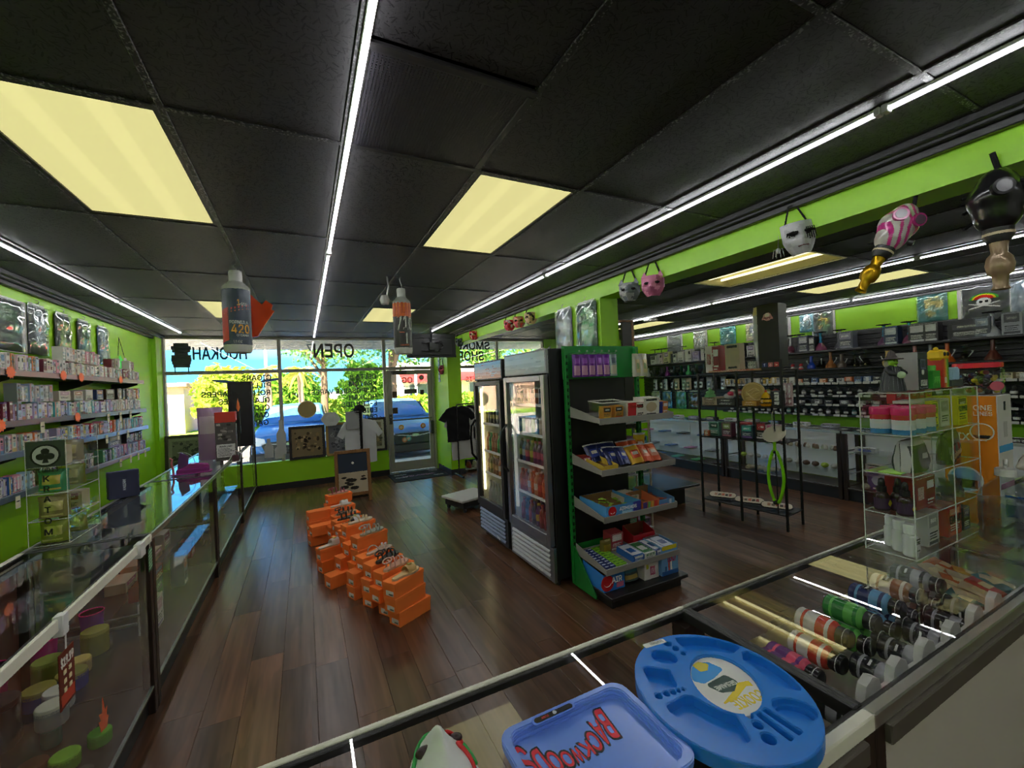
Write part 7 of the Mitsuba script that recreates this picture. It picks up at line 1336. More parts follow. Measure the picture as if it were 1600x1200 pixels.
# neon sign, blue feathers on the window, round gold disc, white hexagon cushion, bottle cut-outs
b = MB()
for k, (z, w) in enumerate(((2.60, .20), (2.55, .26), (2.50, .24), (2.45, .18), (2.40, .26), (2.35, .27), (2.30, .25), (2.25, .22))): b.box(-1.80 - w / 2, -1.80 + w / 2, YF - .075 - .004 * (k % 2), YF - .05, z - .027, z + .027, '#141a1c', .004)
for q in (-.09, .09): b.box(-1.80 + q - .006, -1.80 + q + .006, YF - .07, YF - .06, 2.13, 2.25, '#141a1c')
k = one('window_sign', b, 'satin', 'dark jagged silhouette sign hanging in the left window transom', 'sign')
t = thing('blue_feather', 'pair of blue feather shapes on the left window above the tall black cabinet', 'decoration')
for x0, x1 in ((-1.42, -1.05), (-.70, -.35)): put('feather', MB().prism(affinity.rotate(affinity.scale(Point(0, 0).buffer(1), .17, .022), 8 if x0 > -1 else -8), 0, .003, '#3a5a88', TR((x0 + x1) / 2, YF - .012, 1.97) @ RX(PI / 2)), 'satin', t)
put('stem', MB().tube([(-1.4, YF - .012, 2.0), (-1.0, YF - .012, 1.95), (-.4, YF - .012, 1.98)], .004, '#3a4a68', 5), 'satin', t)
t = thing('gold_disc', 'round gold disc with a pale rim hung on the middle window', 'plaque'); put('disc', MB().cyl((.04, YF - .06, 1.405), (.04, YF - .045, 1.405), .148, '#8a7848', n=36), 'satin', t); put('rim', MB().tube([(.04 + .152 * math.cos(q), YF - .052, 1.405 + .152 * math.sin(q)) for q in np.linspace(0, 2 * PI, 40)[:-1]], .009, '#d8d0b8', 6, close=True), 'satin', t)
b = MB(); b.prism(Polygon([(.15 * math.cos(q), .12 * math.sin(q)) for q in np.arange(6) * PI / 3]).buffer(.02), -.05, .05, '#b8b8b4', TR(.43, YF - .14, 1.20) @ RX(PI / 2)); b.ball((.43, YF - .14, 1.22), (.12, .07, .11), '#c0c0bc', 2); one('white_cushion', b, 'matte', 'white hexagon-shaped ornament standing on the framed picture left of the shirt', 'ornament')
t = thing('bottle_poster', 'grey paper bottle shapes taped to the glass by the window mullion', 'poster')
for (x, z0, w, h) in ((-.40, .62, .15, .62), (-.60, .58, .14, .34), (-.44, .55, .14, .3)):
    put('bottle_shape', MB().prism(Polygon([(-w / 2, 0), (w / 2, 0), (w / 2, h * .6), (w * .2, h * .75), (w * .2, h), (-w * .2, h), (-w * .2, h * .75), (-w / 2, h * .6)]), 0, .003, '#b4b4b2', TR(x, YF - .055, z0) @ RX(PI / 2)), 'matte', t)
# framed pictures standing on the sill
def framed(x, z0, w, h, fc, art, lab, mat_c=None, lean=.06, y=None, seed=1):
    t = thing('framed_picture', lab, 'picture'); M = TR(x, (y or YF - .13), z0) @ RX(-lean); fw = .045
    for q in ((-w / 2, -w / 2 + fw, 0, h), (w / 2 - fw, w / 2, 0, h), (-w / 2 + fw, w / 2 - fw, 0, fw), (-w / 2 + fw, w / 2 - fw, h - fw, h)): put('frame_side', MB().box(q[0], q[1], -.012, .02, q[2], q[3], fc, .004, M), 'satin', t)
    b = MB(); b.box(-w / 2 + fw, w / 2 - fw, .004, .016, fw, h - fw, mat_c or art[0], 0, M); rg = np.random.default_rng(seed)
    if mat_c: b.box(-w / 2 + fw + .05, w / 2 - fw - .05, .002, .004, fw + .05, h - fw - .05, art[0], 0, M)
    for k in range(46):
        x0, z_ = rg.uniform(-w / 2 + fw + .06, w / 2 - fw - .06), rg.uniform(fw + .07, h - fw - .07); r = rg.uniform(.01, .035)
        b.prism(affinity.scale(Point(0, 0).buffer(r, 3), 1, rg.uniform(.5, 1.4)), 0, .002 + .0006 * (k % 5), art[1 + k % (len(art) - 1)], M @ TR(x0, .003, z_) @ RX(PI / 2))
    put('art', b, 'matte', t)
framed(-1.78, .505, .56, .60, '#3a382c', ['#6a7058', '#3a3e34', '#5a604c'], 'olive framed picture standing in the left window corner', '#82886c', seed=2)
framed(.02, .505, .60, .60, '#161414', ['#7a6a50', '#a08a68', '#4a3c2c', '#8a7450', '#2c241c'], 'black framed tan relief picture under the gold disc', seed=3)
framed(.545, .505, .42, .62, '#9a7a38', ['#6a6a70', '#8a8a90', '#4a4a52'], 'gold framed grey picture standing left of the white shirt', seed=4)
framed(1.27, .505, .34, .66, '#181614', ['#7a7258', '#a08c60', '#4a5040'], 'dark framed picture standing right of the white shirt, by the door', '#a8a890', seed=5)
# white shirt and cap on a black stand
def shirt_outline(w, h, slv): return Polygon([(-w * .16, h), (-w * .5, h * .94), (-w * .5 - slv, h * .66), (-w * .5 - slv * .35, h * .58), (-w * .5, h * .72), (-w * .5, 0), (w * .5, 0), (w * .5, h * .72), (w * .5 + slv * .35, h * .58), (w * .5 + slv, h * .66), (w * .5, h * .94), (w * .16, h), (0, h * .965)]).buffer(.008)
def shirt(M, w, h, slv, d, c, seed, folds=1.0):
    "a shirt body as one puffed mesh: outline triangulated, displaced in depth"
    m = trimesh.creation.extrude_polygon(shirt_outline(w, h, slv), .02, engine='earcut')
    for _ in range(3): m = m.subdivide()
    m.merge_vertices(); v = m.vertices.copy(); u = v[:, 0] / (w / 2); q = v[:, 1] / h
    thick = d * np.sqrt(np.clip(1 - (np.abs(u) / (1 + 2 * slv / w)) ** 2.2, .05, 1)); s_ = np.where(v[:, 2] > .01, 1, -1)
    fold = folds * .012 * np.sin(u * 7 + seed + q * 2) * (1.1 - q) + .008 * folds * np.sin(q * 17 + u * 4 + seed * 2)
    out = np.stack([v[:, 0], s_ * thick * .5 + fold, v[:, 1]], 1)
    b = MB(); return b.add(out, m.faces, c, M)
t = thing('shirt_stand', 'white shirt and black cap on a black stand in front of the shop window', 'shirt stand'); M = TR(.90, 8.18, 0)
put('post', MB().cyl((0, -.02, .03), (0, -.02, 1.5), .016, '#121212', n=8, M=M).cyl((0, 0, 0), (0, 0, .03), .17, '#121212', n=20, M=M), 'satin', t)
put('white_shirt', shirt(M @ TR(0, .01, .40), .52, .78, .13, .20, '#b8babc', 1), 'matte', t)
put('grey_cloth', MB().box(-.25, .03, -.135, -.11, 1.02, 1.34, '#8a8c8c', .01, M), 'matte', t); put('black_strap', MB().box(-.025, .02, -.15, -.135, .40, 1.36, '#141414', .003, M), 'matte', t)
c_ = put('black_cap', MB().lathe([(.1, 0), (.105, .03), (.085, .09), (.04, .12), (0, .125)], '#141414', M @ TR(0, -.02, 1.33), 18), 'matte', t); put('brim', MB().prism(affinity.scale(Point(0, 0).buffer(1, 8), .095, .09), 0, .008, '#141414', M @ TR(-.02, -.10, 1.335) @ RX(.25)), 'matte', c_); put('neck', MB().cyl((0, -.0, 1.14), (0, 0, 1.33), .055, '#c8c8c4', n=14, M=M), 'matte', t)
# sandwich board
t = thing('sandwich_board', 'wood framed standing board with dark and cream panels between the shoe boxes and the window', 'sign'); M = TR(.63, 6.88, 0) @ RX(-.10)
for q in ((-.26, -.21, 0, .80), (.21, .26, 0, .80), (-.21, .21, .75, .80), (-.21, .21, .10, .15)): put('frame_side', MB().box(q[0], q[1], -.02, .02, q[2], q[3], '#6a4426', .005, M), 'tan_wood', t)
put('dark_panel', MB().box(-.21, .21, -.008, .008, .46, .75, '#2c3440', 0, M).cyl((0, -.012, .60), (0, -.008, .60), .02, '#c8c8bc', n=12, M=M), 'matte', t)
b = MB(); b.box(-.21, .21, -.008, .008, .15, .46, '#a89c84', 0, M); rg = np.random.default_rng(6)
for k in range(9): b.prism(affinity.scale(Point(0, 0).buffer(rg.uniform(.02, .05), 3), 1.5, .6), .008, .012, '#26241f', M @ TR(rg.uniform(-.15, .15), 0, rg.uniform(.2, .42)) @ RX(PI / 2))
put('print_panel', b, 'matte', t); put('rear_leg', MB().box(-.24, .24, .28, .31, 0, .04, '#20180f', .004, TR(.63, 6.88, 0)).box(-.24, -.21, .03, .05, 0, .75, '#241c14', .003, TR(.63, 6.88, 0) @ TR(0, .28, 0) @ RX(.33)).box(.21, .24, .03, .05, 0, .75, '#241c14', .003, TR(.63, 6.88, 0) @ TR(0, .28, 0) @ RX(.33)), 'satin', t)
# door mat
t = thing('door_mat', 'dark door mat with pale lettering in front of the entrance', 'mat'); put('mat', MB().box(1.42, 2.46, 7.85, 8.62, 0, .010, '#22242e', .004), 'matte', t)
b = MB()
for (x0, x1, y0, y1, c) in ((1.52, 1.75, 8.40, 8.46, '#8a8f98'), (1.50, 1.72, 8.16, 8.21, '#8a8f98'), (2.2, 2.4, 8.02, 8.07, '#7a7f88'), (2.22, 2.4, 8.48, 8.52, '#7a7f88')): b.box(x0, x1, y0, y1, .010, .0112, c)
b.text('WELCOME', .09, '#7a5a78', TR(1.95, 8.22, .010), .001, width=.62); put('print', b, 'matte', t)
# clothes rack
t = thing('clothes_rack', 'black clothes rail standing right of the entrance', 'clothes rack'); b = MB()
for (x, y) in ((2.42, 7.30), (3.20, 7.74)): b.cyl((x + .05, y, .1), (x + .05, y, 1.36), .013, '#18181a', n=8); b.box(x + .03, x + .07, y - .22, y + .22, .08, .11, '#18181a', .004)
put('frame', b, 'satin', t); put('rail', MB().cyl((2.47, 7.30, 1.375), (3.25, 7.74, 1.375), .012, '#3a3a3c', n=8), 'metal', t)
for i in range(9):
    c = ['#101012', '#a8a8a4', '#121214', '#b0b0ac', '#141416', '#101012', '#141416', '#b0b0ac', '#101012'][i]; nm = 'white' if c[1] in 'ab' else 'black'; x = 2.50 + .09 * i; M = TR(x, 7.32 + .05 * i, .40) @ RZ(.25)
    s_ = thing('hanging_shirt', None, 't-shirt'); put('shirt', shirt(M @ TR(0, 0, .32), .46, .62, .17, .035, c, i, .7) if c[1] in '1' else shirt(M @ TR(0, 0, -.02), .46, .95, .15, .035, c, i, .7), 'matte', s_)
    put('hanger', MB().tube([(-.16, 0, .86), (0, 0, .93), (.16, 0, .86)], .005, '#c8c8c8', 5, M).tube([(0, 0, .93), (0, 0, .97), (.02, 0, .985)], .004, '#c8c8c8', 5, M), 'metal', s_); rowitem(s_, f'{nm} shirt', 'hanging on the clothes rail', 'the door', x, 't-shirt', 'shirts on the clothes rail')
t = thing('low_shoe_rack', 'pale low rack of shoes under the hanging shirts', 'shoe rack'); put('board', MB().box(2.8, 3.5, 7.9, 8.25, .04, .06, '#8a8680', .004), 'satin', t); put('feet', MB().box(2.82, 2.86, 7.92, 8.22, 0, .04, '#4a4844', .002).box(3.44, 3.48, 7.92, 8.22, 0, .04, '#4a4844', .002), 'satin', t)
for k in range(4): rowitem(one('shoe', MB().lathe([(0, 0), (.04, 0), (.045, .03), (.035, .07), (.02, .11), (0, .115)], ['#8a2a34', '#c0b8b0', '#c8c4c0', '#2a2a2c'][k], TR(2.93 + .13 * k, 8.05, .061) @ SC(1, 2.4, 1.2), 12), 'satin', None, 'shoe'), f'{["dark red", "cream", "white", "black"][k]} shoe', 'on the low rack under the shirts', 'the door', k, 'shoe', 'shoes under the shirts')
# white riser beside the fridge
t = thing('white_riser', 'low white display riser on casters left of the black fridge', 'platform'); M = TR(2.02, 5.62, 0) @ RZ(.3)
put('top_board', MB().box(-.28, .30, -.24, .26, .15, .18, '#b8b8b4', .005, M), 'gloss', t); put('base', MB().box(-.24, .27, -.2, .23, .06, .15, '#16161a', .004, M), 'satin', t)
for (x, y) in ((-.2, -.17), (.2, -.17), (-.2, .2), (.2, .2)): put('caster', MB().cyl((x - .012, y, .03), (x + .012, y, .03), .03, '#222226', n=12, M=M), 'satin', t)
# framed mirror on the back of the pier, decorations on the pier, smoke detector
t = thing('framed_mirror', 'dark panel in a brown wooden frame beside the green pier', 'mirror')
put('panel', MB().box(2.90, 3.02, 3.295, 3.325, 1.2, 2.28, '#1a1614', .002), 'satin', t); put('wood_frame', MB().box(3.02, 3.05, 3.29, 3.33, 1.18, 2.30, '#8a6236', .004).box(2.885, 3.02, 3.29, 3.33, 2.28, 2.30, '#8a6236', .004), 'tan_wood', t)
t = thing('smoke_detector', 'small white emergency light on the right room ceiling', 'emergency light'); put('body', MB().box(5.36, 5.58, 5.42, 5.55, 2.69, 2.75, '#c8c8c4', .015), 'satin', t); put('lens', MB().ball((5.42, 5.42, 2.71), .025, '#d8d8d0', 1).ball((5.52, 5.42, 2.71), .025, '#d8d8d0', 1), 'gloss', t)
for (y, z, w, h, cs, lab) in ((3.96, 2.50, .32, .48, ['#3a3e40', '#8a9498', '#c8d0d4'], 'grey bagged shirt on the green pier above the fridge, left one'), (3.54, 2.50, .34, .50, ['#1e3a26', '#3a8a4a', '#a8c8a8'], 'green bagged shirt on the green pier above the fridge, right one')):
    bagged(TR(XM - .012, y, z) @ RZ(-PI / 2), w, h, lab, cs, int(y * 10))
for (y, z, h, lab) in ((8.33, 2.32, .5, 'narrow pale hanging print on the green pier by the door'),):
    b = MB(); b.box(2.478, 2.488, y - .05, y + .05, z - h, z, '#a8c0c0', .002)
    for k in range(5): b.box(2.4765, 2.478, y - .04, y + .04, z - h + .05 + .09 * k, z - h + .08 + .09 * k, '#5a7a80')
    one('hanging_print', b, 'satin', lab, 'poster')
b = MB(); b.box(2.478, 2.49, 8.0, 8.06, 1.08, 1.2, '#b8c8b0', .004).box(2.472, 2.478, 8.02, 8.04, 1.12, 1.16, '#e0e0dc', .002); one('light_switch', b, 'satin', 'white light switch on the green pier by the door', 'switch')
# ================================================================ orange shoe boxes and the sandals on them
rng = np.random.default_rng(15)
BOXC = ['#f07c38', '#ec7430', '#e87838', '#f28040']
BL, BW, BH = .30, .125, .108
NB = [0]
def shoebox(M, c, where, coord, lid_c=None):
    t = thing('shoe_box', None, 'shoe box')
    put('body', MB().box(-BL / 2 + .004, BL / 2 - .004, -BW / 2 + .003, BW / 2 - .003, 0, BH - .004, c, .002, M), 'matte', t)
    put('lid', MB().box(-BL / 2, BL / 2, -BW / 2, BW / 2, BH - .030, BH, lid_c or c, .002, M), 'matte', t)
    put('end_label', MB().box(-BL / 2 - .0015 + .004, -BL / 2 + .006, -.045, .03, .015, .05, '#d8ccc0', 0, M).box(-BL / 2 - .0025 + .004, -BL / 2 + .004, -.04, .0, .02, .03, '#6a5a50', 0, M), 'matte', t)
    rowitem(t, 'orange shoe box', where, 'the nearest stack', coord, 'shoe box', 'orange shoe boxes')
COLS = [3, 3, 3, 3, 4, 3, 4, 3, 3, 3, 3, 2, 3, 4]
PX0, PY0, PX1, PY1 = .615, 3.19, .33, 5.72
TOPS = []
LEVN = ['on the floor', 'second layer up', 'third layer up', 'fourth layer up']
for i, n in enumerate(COLS):
    u = i / (len(COLS) - 1); x = PX0 + (PX1 - PX0) * u - .05 * math.sin(u * PI); y = PY0 + (PY1 - PY0) * u; rz = .50 - .28 * u
    for k in range(n):
        sh = (0, -.02, -.05, -.09, -.03, -.12, -.02, -.07, -.04, 0, -.03, 0, 0, 0)[i] * (1 if k < n - 1 else .25); M = TR(x + sh + rng.uniform(-.014, .014) + (.03 if k == 0 and i < 2 else 0), y + rng.uniform(-.006, .006), BH * k) @ RZ(rz + rng.uniform(-.07, .07)); shoebox(M, BOXC[rng.integers(4)], f'in the main row, {LEVN[k]}', i)
    TOPS.append((x, y, BH * n, rz))
for j, (i, n) in enumerate(((5, 1), (7, 2), (11, 2), (12, 3))):
    x, y, _, rz = TOPS[i]
    for k in range(n):
        M = TR(x - .22 * math.cos(rz) + rng.uniform(-.01, .01), y - .22 * math.sin(rz) + rng.uniform(-.02, .02), BH * k) @ RZ(rz + rng.uniform(-.05, .05)); shoebox(M, BOXC[rng.integers(4)], f'in the left row, {LEVN[k]}', j)
def sole(s=1.0): 
    a = np.linspace(0, 1, 24); w = .030 + .012 * np.sin((a - .35) * 5) + .004 * np.cos(a * 9); w = np.where(a < .06, w * np.sqrt(a / .06 + .02), w); w = np.where(a > .93, w * np.sqrt((1 - a) / .07 + .02), w)
    return Polygon(np.vstack([np.stack([(a - .5) * .25, w], 1), np.stack([(a[::-1] - .5) * .25, -w[::-1]], 1)])).buffer(.002)
SOLE = sole()
def sandal(M, c, strap, kind, lab, mat_='satin'):
    "heel towards local -x"
    t = thing('sandal', lab, 'sandal'); b = MB(); b.prism(SOLE, 0, .012, '#3a2c24' if c[1] in '0123' else '#b89878', M); put('outsole', b, 'satin', t)
    put('footbed', MB().prism(SOLE.buffer(-.002), .012, .016, c, M), mat_, t)
    def arc(x, h, r, w=.036, sk=0, cc=strap): return MB().tube([(x + sk * math.cos(a), w * math.cos(a), .014 + h * math.sin(a)) for a in np.linspace(0, PI, 9)], r, cc, 6, M)
    if kind == 'gladiator':
        for x, h in ((.07, .04), (.03, .055), (-.03, .07), (-.08, .06)): put('strap', arc(x, h, .006, .036, .012), mat_, t)
        put('ankle_loop', MB().tube([(-.09 + .035 * math.cos(a), .033 * math.sin(a), .075 + .01 * math.cos(a)) for a in np.linspace(0, 2 * PI, 16)[:-1]], .006, strap, 6, M, close=True), mat_, t)
    elif kind == 'slide':
        b = MB(); n = 9; A = np.linspace(0, PI, n); v = np.array([(x + .0, .040 * math.cos(a), .014 + .05 * math.sin(a)) for x in (-.005, .075) for a in A]); f = [[k, k + 1, n + k + 1] for k in range(n - 1)] + [[k, n + k + 1, n + k] for k in range(n - 1)]; put('upper', b.add(v, f, strap, M), mat_, t)
        put('buckle', MB().box(.02, .05, -.015, .015, .062, .07, '#c8b060', .002, M), 'metal', t)
    else:
        put('strap', MB().tube([(.085, 0, .014), (.06, .006, .04), (.02, .038, .02)], .005, strap, 6, M), mat_, t); put('strap', MB().tube([(.085, 0, .014), (.06, -.006, .04), (.02, -.038, .02)], .005, strap, 6, M), mat_, t); put('heel_strap', arc(-.06, .055, .005, .034, -.03), mat_, t)
        b = MB()
        for k in range(7): b.ball((.06 - .02 * (k % 3), .018 * math.sin(k * 2), .042 + .006 * (k % 2)), .010, strap if k % 2 else '#d8d0c0', 1, M)
        put('flower_trim', b, mat_, t)
SD = [(0, '#c8a878', '#c8a468', 'slide', 'tan slide sandal with a wide strap on the nearest shoe box stack'), (1, '#c89880', '#c8a090', 'gladiator', 'pink tan sandal with thin straps on the second shoe box stack'), (2, '#241814', '#1a1614', 'gladiator', 'black strappy sandal with ankle loop on the third shoe box stack'), (3, '#b8a090', '#c8c0b8', 'flower', 'small beige sandal with clear trim on the fourth shoe box stack'), (4, '#c0b8b4', '#d0ccc8', 'gladiator', 'clear and silver strappy sandal on the tall fifth shoe box stack'), (6, '#d0c4b0', '#c8b080', 'flower', 'cream sandal with gold jewelled trim on the seventh shoe box stack'), (7, '#d0c0b0', '#d8c8b8', 'flower', 'cream floral sandal on the eighth shoe box stack'), (8, '#1c1a1a', '#d0d0d0', 'slide', 'black slide with a white strap on the ninth shoe box stack'), (9, '#181414', '#141212', 'gladiator', 'black strappy sandal on the tenth shoe box stack'), (10, '#a87850', '#2a1a14', 'gladiator', 'brown and black strappy sandal on the eleventh shoe box stack'), (12, '#d8d0c4', '#d8d4cc', 'slide', 'white sandal at the far end of the shoe boxes, below the top one'), (13, '#c87a78', '#8a3a48', 'gladiator', 'pink strappy sandal on the farthest and tallest shoe box stack')]
for i, c, s_, kind, lab in SD:
    x, y, z, rz = TOPS[i]; sandal(TR(x + .01, y - .01, z + .0005) @ RZ(rz + .15 + .1 * (i % 3 - 1)), c, s_, kind, lab, 'metal' if 'silver' in lab else 'satin')
sandal(TR(TOPS[7][0] - .25 * math.cos(TOPS[7][3]), TOPS[7][1] - .25 * math.sin(TOPS[7][3]), BH * 2 + .0005) @ RZ(.5), '#d0c8bc', '#c8c0b4', 'slide', 'white sandal on the left row of shoe boxes')
# ================================================================ hanging bottles, screen, masks
def hang_bottle(x, y, z0, z1, r, cols, lab, texts, neck='#c8c8c4'):
    t = thing('inflatable_bottle', lab, 'inflatable bottle'); M = TR(x, y, 0) @ RZ(-.1); h = z1 - z0
    put('body', MB().lathe([(0, z0 + .01), (r * .9, z0), (r, z0 + .02), (r, z0 + h * .09)], neck, M, 28).lathe([(r, z0 + h * .76), (r * .96, z0 + h * .80), (r * .55, z0 + h * .86), (r * .42, z0 + h * .875)], neck, M, 28), 'satin', t)
    zs = [z0 + h * q for q, _ in cols] + [z0 + h * .76]; put('printed_sleeve', MB().lathe([(r, z0 + h * .09)] + [(r * 1.002, z_) for z_ in zs[1:]], [c for _, c in cols], M, 28), 'satin', t)
    put('cap', MB().lathe([(.0, z0 + h * .86), (r * .48, z0 + h * .86), (r * .48, z1 - .005), (r * .45, z1), (0, z1)], '#d4d4d0', M, 24), 'satin', t)
    put('hook_cord', MB().tube([(0, 0, z1), (.01, 0, z1 + .02), (-.01, 0, ZC - .02), (0, 0, ZC)], .004, '#9a9a98', 5, M), 'metal', t)
    b = MB()
    def wrap(tx, c, ang, z_, hh, w):
        v, f, ww = text_arrays(tx, True); v = v * np.array([w / ww, hh, 1]); v[:, 0] -= w / 2; th = -PI / 2 + ang + v[:, 0] / r; rr = r * 1.006 + v[:, 2] * .02
        b.add(np.stack([rr * np.cos(th), rr * np.sin(th), z_ + v[:, 1]], 1), f, c, M)
    def patch(c, a0, a1, z0_, z1_, e=1.004, slope=0):
        A = np.linspace(-PI / 2 + a0, -PI / 2 + a1, 10); s_ = np.linspace(0, slope, 10); v = np.concatenate([np.stack([r * e * np.cos(A), r * e * np.sin(A), z0_ + s_], 1), np.stack([r * e * np.cos(A), r * e * np.sin(A), z1_ + s_], 1)]); f = [[k, k + 1, 11 + k] for k in range(9)] + [[k, 11 + k, 10 + k] for k in range(9)]; b.add(v, f, c, M)
    texts(wrap, patch); put('print', b, 'satin', t)
def tx1(wrap, patch):
    patch('#b83028', -1.6, -.40, 2.105, 2.36, 1.003, slope=.03); patch('#d0703a', -1.3, 1.2, 2.325, 2.332, slope=.06); patch('#b83028', -1.3, 1.2, 2.345, 2.36, slope=.06)
    wrap('FORMULA', '#d8d8d4', .35, 2.262, .026, .13); wrap('420', '#e0a020', .45, 2.19, .065, .13); wrap('1', '#e0a020', .35, 2.405, .045, .02); wrap('-STEP', '#d8d8d4', .72, 2.405, .022, .06); wrap('12 OZ', '#d0d0cc', .2, 2.115, .018, .06)
    wrap('CLEANER', '#c8c8c4', .6, 2.165, .016, .09)
hang_bottle(-.45, 3.93, 2.045, 2.69, .097, [(.09, '#1c2c3c'), (.4, '#1c2c3c')], 'blue and red inflatable bottle lettered 420 hanging from the ceiling', tx1)
def tx2(wrap, patch):
    for k in range(7): patch('#c05018', -1.5 + .43 * k, -1.5 + .43 * k + .26, 2.40 - .02 * (k % 3), 2.50)
    wrap('710', '#dcdcd8', .25, 2.25, .12, .16); patch('#c05018', -1.4, 1.4, 2.37, 2.385, slope=.05); wrap('CLEANER', '#c05018', .1, 2.10, .014, .09); patch('#c8c8c4', .25, .4, 2.12, 2.22); patch('#b8501c', -.5, .1, 2.22, 2.228)
hang_bottle(.85, 3.97, 2.03, 2.64, .083, [(.09, '#1a1614'), (.42, '#1a1614'), (.56, '#d8641c'), (.70, '#e0802a')], 'orange and black inflatable bottle lettered 710 hanging from the ceiling', tx2)
one('orange_pennant', MB().prism(Polygon([(-.02, .12), (.07, .03), (.10, .07), (.15, .03), (.135, -.01), (.16, -.02), (.08, -.15), (.03, -.24), (-.02, -.25), (-.10, -.10)]), 0, .03, '#e04818', TR(-.36, 4.15, 2.44) @ RX(PI / 2)).tube([(-.40, 4.14, 2.5), (-.42, 4.1, 2.65), (-.44, 4.05, 2.74)], .003, '#808080', 4), 'gloss', 'orange jagged inflatable shape hanging behind the blue bottle', 'decoration')
t = thing('spot_lamp', 'small white lamp head at the left of the orange hanging bottle', 'lamp'); put('shade', MB().lathe([(0, 0), (.035, .0), (.045, .04), (.03, .08), (0, .085)], '#c8c8c4', TR(.70, 3.98, 2.49), 16), 'satin', t); put('arm', MB().tube([(.72, 3.98, 2.56), (.74, 3.98, 2.66), (.73, 3.98, 2.75)], .008, '#a0a0a0', 6), 'metal', t)
# screen seen from behind
t = thing('hanging_screen', 'black flat screen seen from behind, hung from the ceiling near the door', 'screen'); M = TR(2.06, 7.3, 0) @ RZ(-.05)
put('panel', MB().box(-.44, .44, 0, .04, 2.24, 2.66, '#141416', .006, M).box(-.36, .36, -.03, 0, 2.28, 2.58, '#1a1a1c', .01, M), 'satin', t); put('screen_glass', MB().box(-.42, .42, .04, .043, 2.26, 2.64, '#0a0a0c', 0, M), 'gloss', t)
put('ceiling_pole', MB().cyl((-.02, -.07, 2.40), (-.02, -.07, 2.75), .018, '#1c1c1e', n=10, M=M), 'metal', t); put('mount', MB().box(-.18, .16, -.06, -.03, 2.34, 2.37, '#101012', .003, M).box(-.18, .16, -.06, -.03, 2.49, 2.52, '#101012', .003, M).box(-.06, .04, -.10, -.03, 2.36, 2.50, '#161618', .005, M), 'satin', t)
b = MB()
for k in range(4): b.tube([(.04 + .03 * k, -.05, 2.50), (.16, -.08, 2.52 - .03 * k), (.2, -.07, 2.42), (.10, -.06, 2.33 + .02 * k)], .006, '#0c0c0e', 5, M)
put('cable', b, 'satin', t)
# masks along the beam
def half_mask(M, c, c2, lab, w=.17, h=.17, ears=True, eyes=True):
    t = thing('hanging_mask', lab, 'mask'); n, m = 23, 19; U, V = np.meshgrid(np.linspace(-1.35, 1.35, n), np.linspace(-1, 1, m))
    X = w / 2 * np.sin(U) * (1 - .5 * np.clip(-V, 0, 1) ** 1.6); Y = -w * .42 * np.cos(U) * (1 - .2 * V ** 2) - .03 * np.exp(-(U / .28) ** 2 - ((V + .1) / .45) ** 2) * 1.2; Z = h / 2 * V
    Y = Y + .02 * np.exp(-((np.abs(U) - .55) / .25) ** 2 - ((V - .25) / .2) ** 2)
    v = np.stack([X, Y, Z], -1).reshape(-1, 3); I = np.arange(n * m).reshape(m, n); q = np.stack([I[:-1, :-1], I[:-1, 1:], I[1:, 1:], I[1:, :-1]], -1).reshape(-1, 4); f = np.vstack([q[:, [0, 1, 2]], q[:, [0, 2, 3]]]); cc = np.tile(col(c), (n * m, 1)); nz = meshkit.noise(np.stack([U.ravel() * 2.2, V.ravel() * 2.6, 0 * U.ravel()], 1), len(lab)); cc[nz > .62] = col(c2)
    fq = cc[q[:, 0]]; put('shell', MB().add(v, f, col(c), M, np.vstack([fq, fq])), 'satin', t)
    if eyes:
        for s_ in (-1, 1): put('eye_opening', MB().ball((s_ * w * .22, -w * .355, h * .13), (w * .11, .014, h * .065), '#101010', 1, M), 'matte', t)
    if ears:
        for s_ in (-1, 1): put('ear', MB().prism(Polygon([(-.025, 0), (.025, 0), (.004, .05)]), -.006, .006, c, M @ TR(s_ * w * .33, -w * .25, h * .42) @ RX(PI / 2)), 'satin', t)
    put('strap', MB().tube([(-w * .4, -.02, h * .3), (-.02, -.01, h * .5 + .13), (.02, -.01, h * .5 + .13), (w * .4, -.02, h * .3)], .006, '#111113', 5, M), 'matte', t)
    return t
XB = XM - .02
MM = lambda y, z, a=-.95: TR(XB, y, z) @ RZ(a)
half_mask(MM(2.88, 2.47), '#4a5052', '#8a8c88', 'dark grey cat mask hanging on the beam left of the pink one', .19, .16)
half_mask(MM(2.60, 2.46), '#c87a98', '#a05070', 'pink cat mask hanging on the beam right of the grey one', .19, .17)
M = MM(1.455, 2.475, -.8) @ RY(-.12) @ SC(.86)
t = half_mask(M, '#a8a8ac', '#b8b8bc', 'white face mask with black painted eyes hanging on the beam', .2, .22, ears=False)
for s_ in (1, -1): 
    b = MB()
    for k in range(5): b.tube([(s_ * (.03 + .012 * k), -.096 + .004 * k, .055 if s_ > 0 else .04), (s_ * (.028 + .014 * k), -.094 + .004 * k, (-.02 if s_ > 0 else .015) - .008 * (k % 2))], .003, '#0c0c0c', 4, M)
    b.tube([(s_ * .02, -.097, .03), (s_ * .05, -.094, .035), (s_ * .08, -.075, .03)], .008, '#0c0c0c', 6, M); put('eye_paint', b, 'matte', t)
put('mouth', MB().tube([(-.03, -.083, -.062), (0, -.092, -.058), (.03, -.083, -.062)], .005, '#5a4a4a', 5, M), 'matte', t)
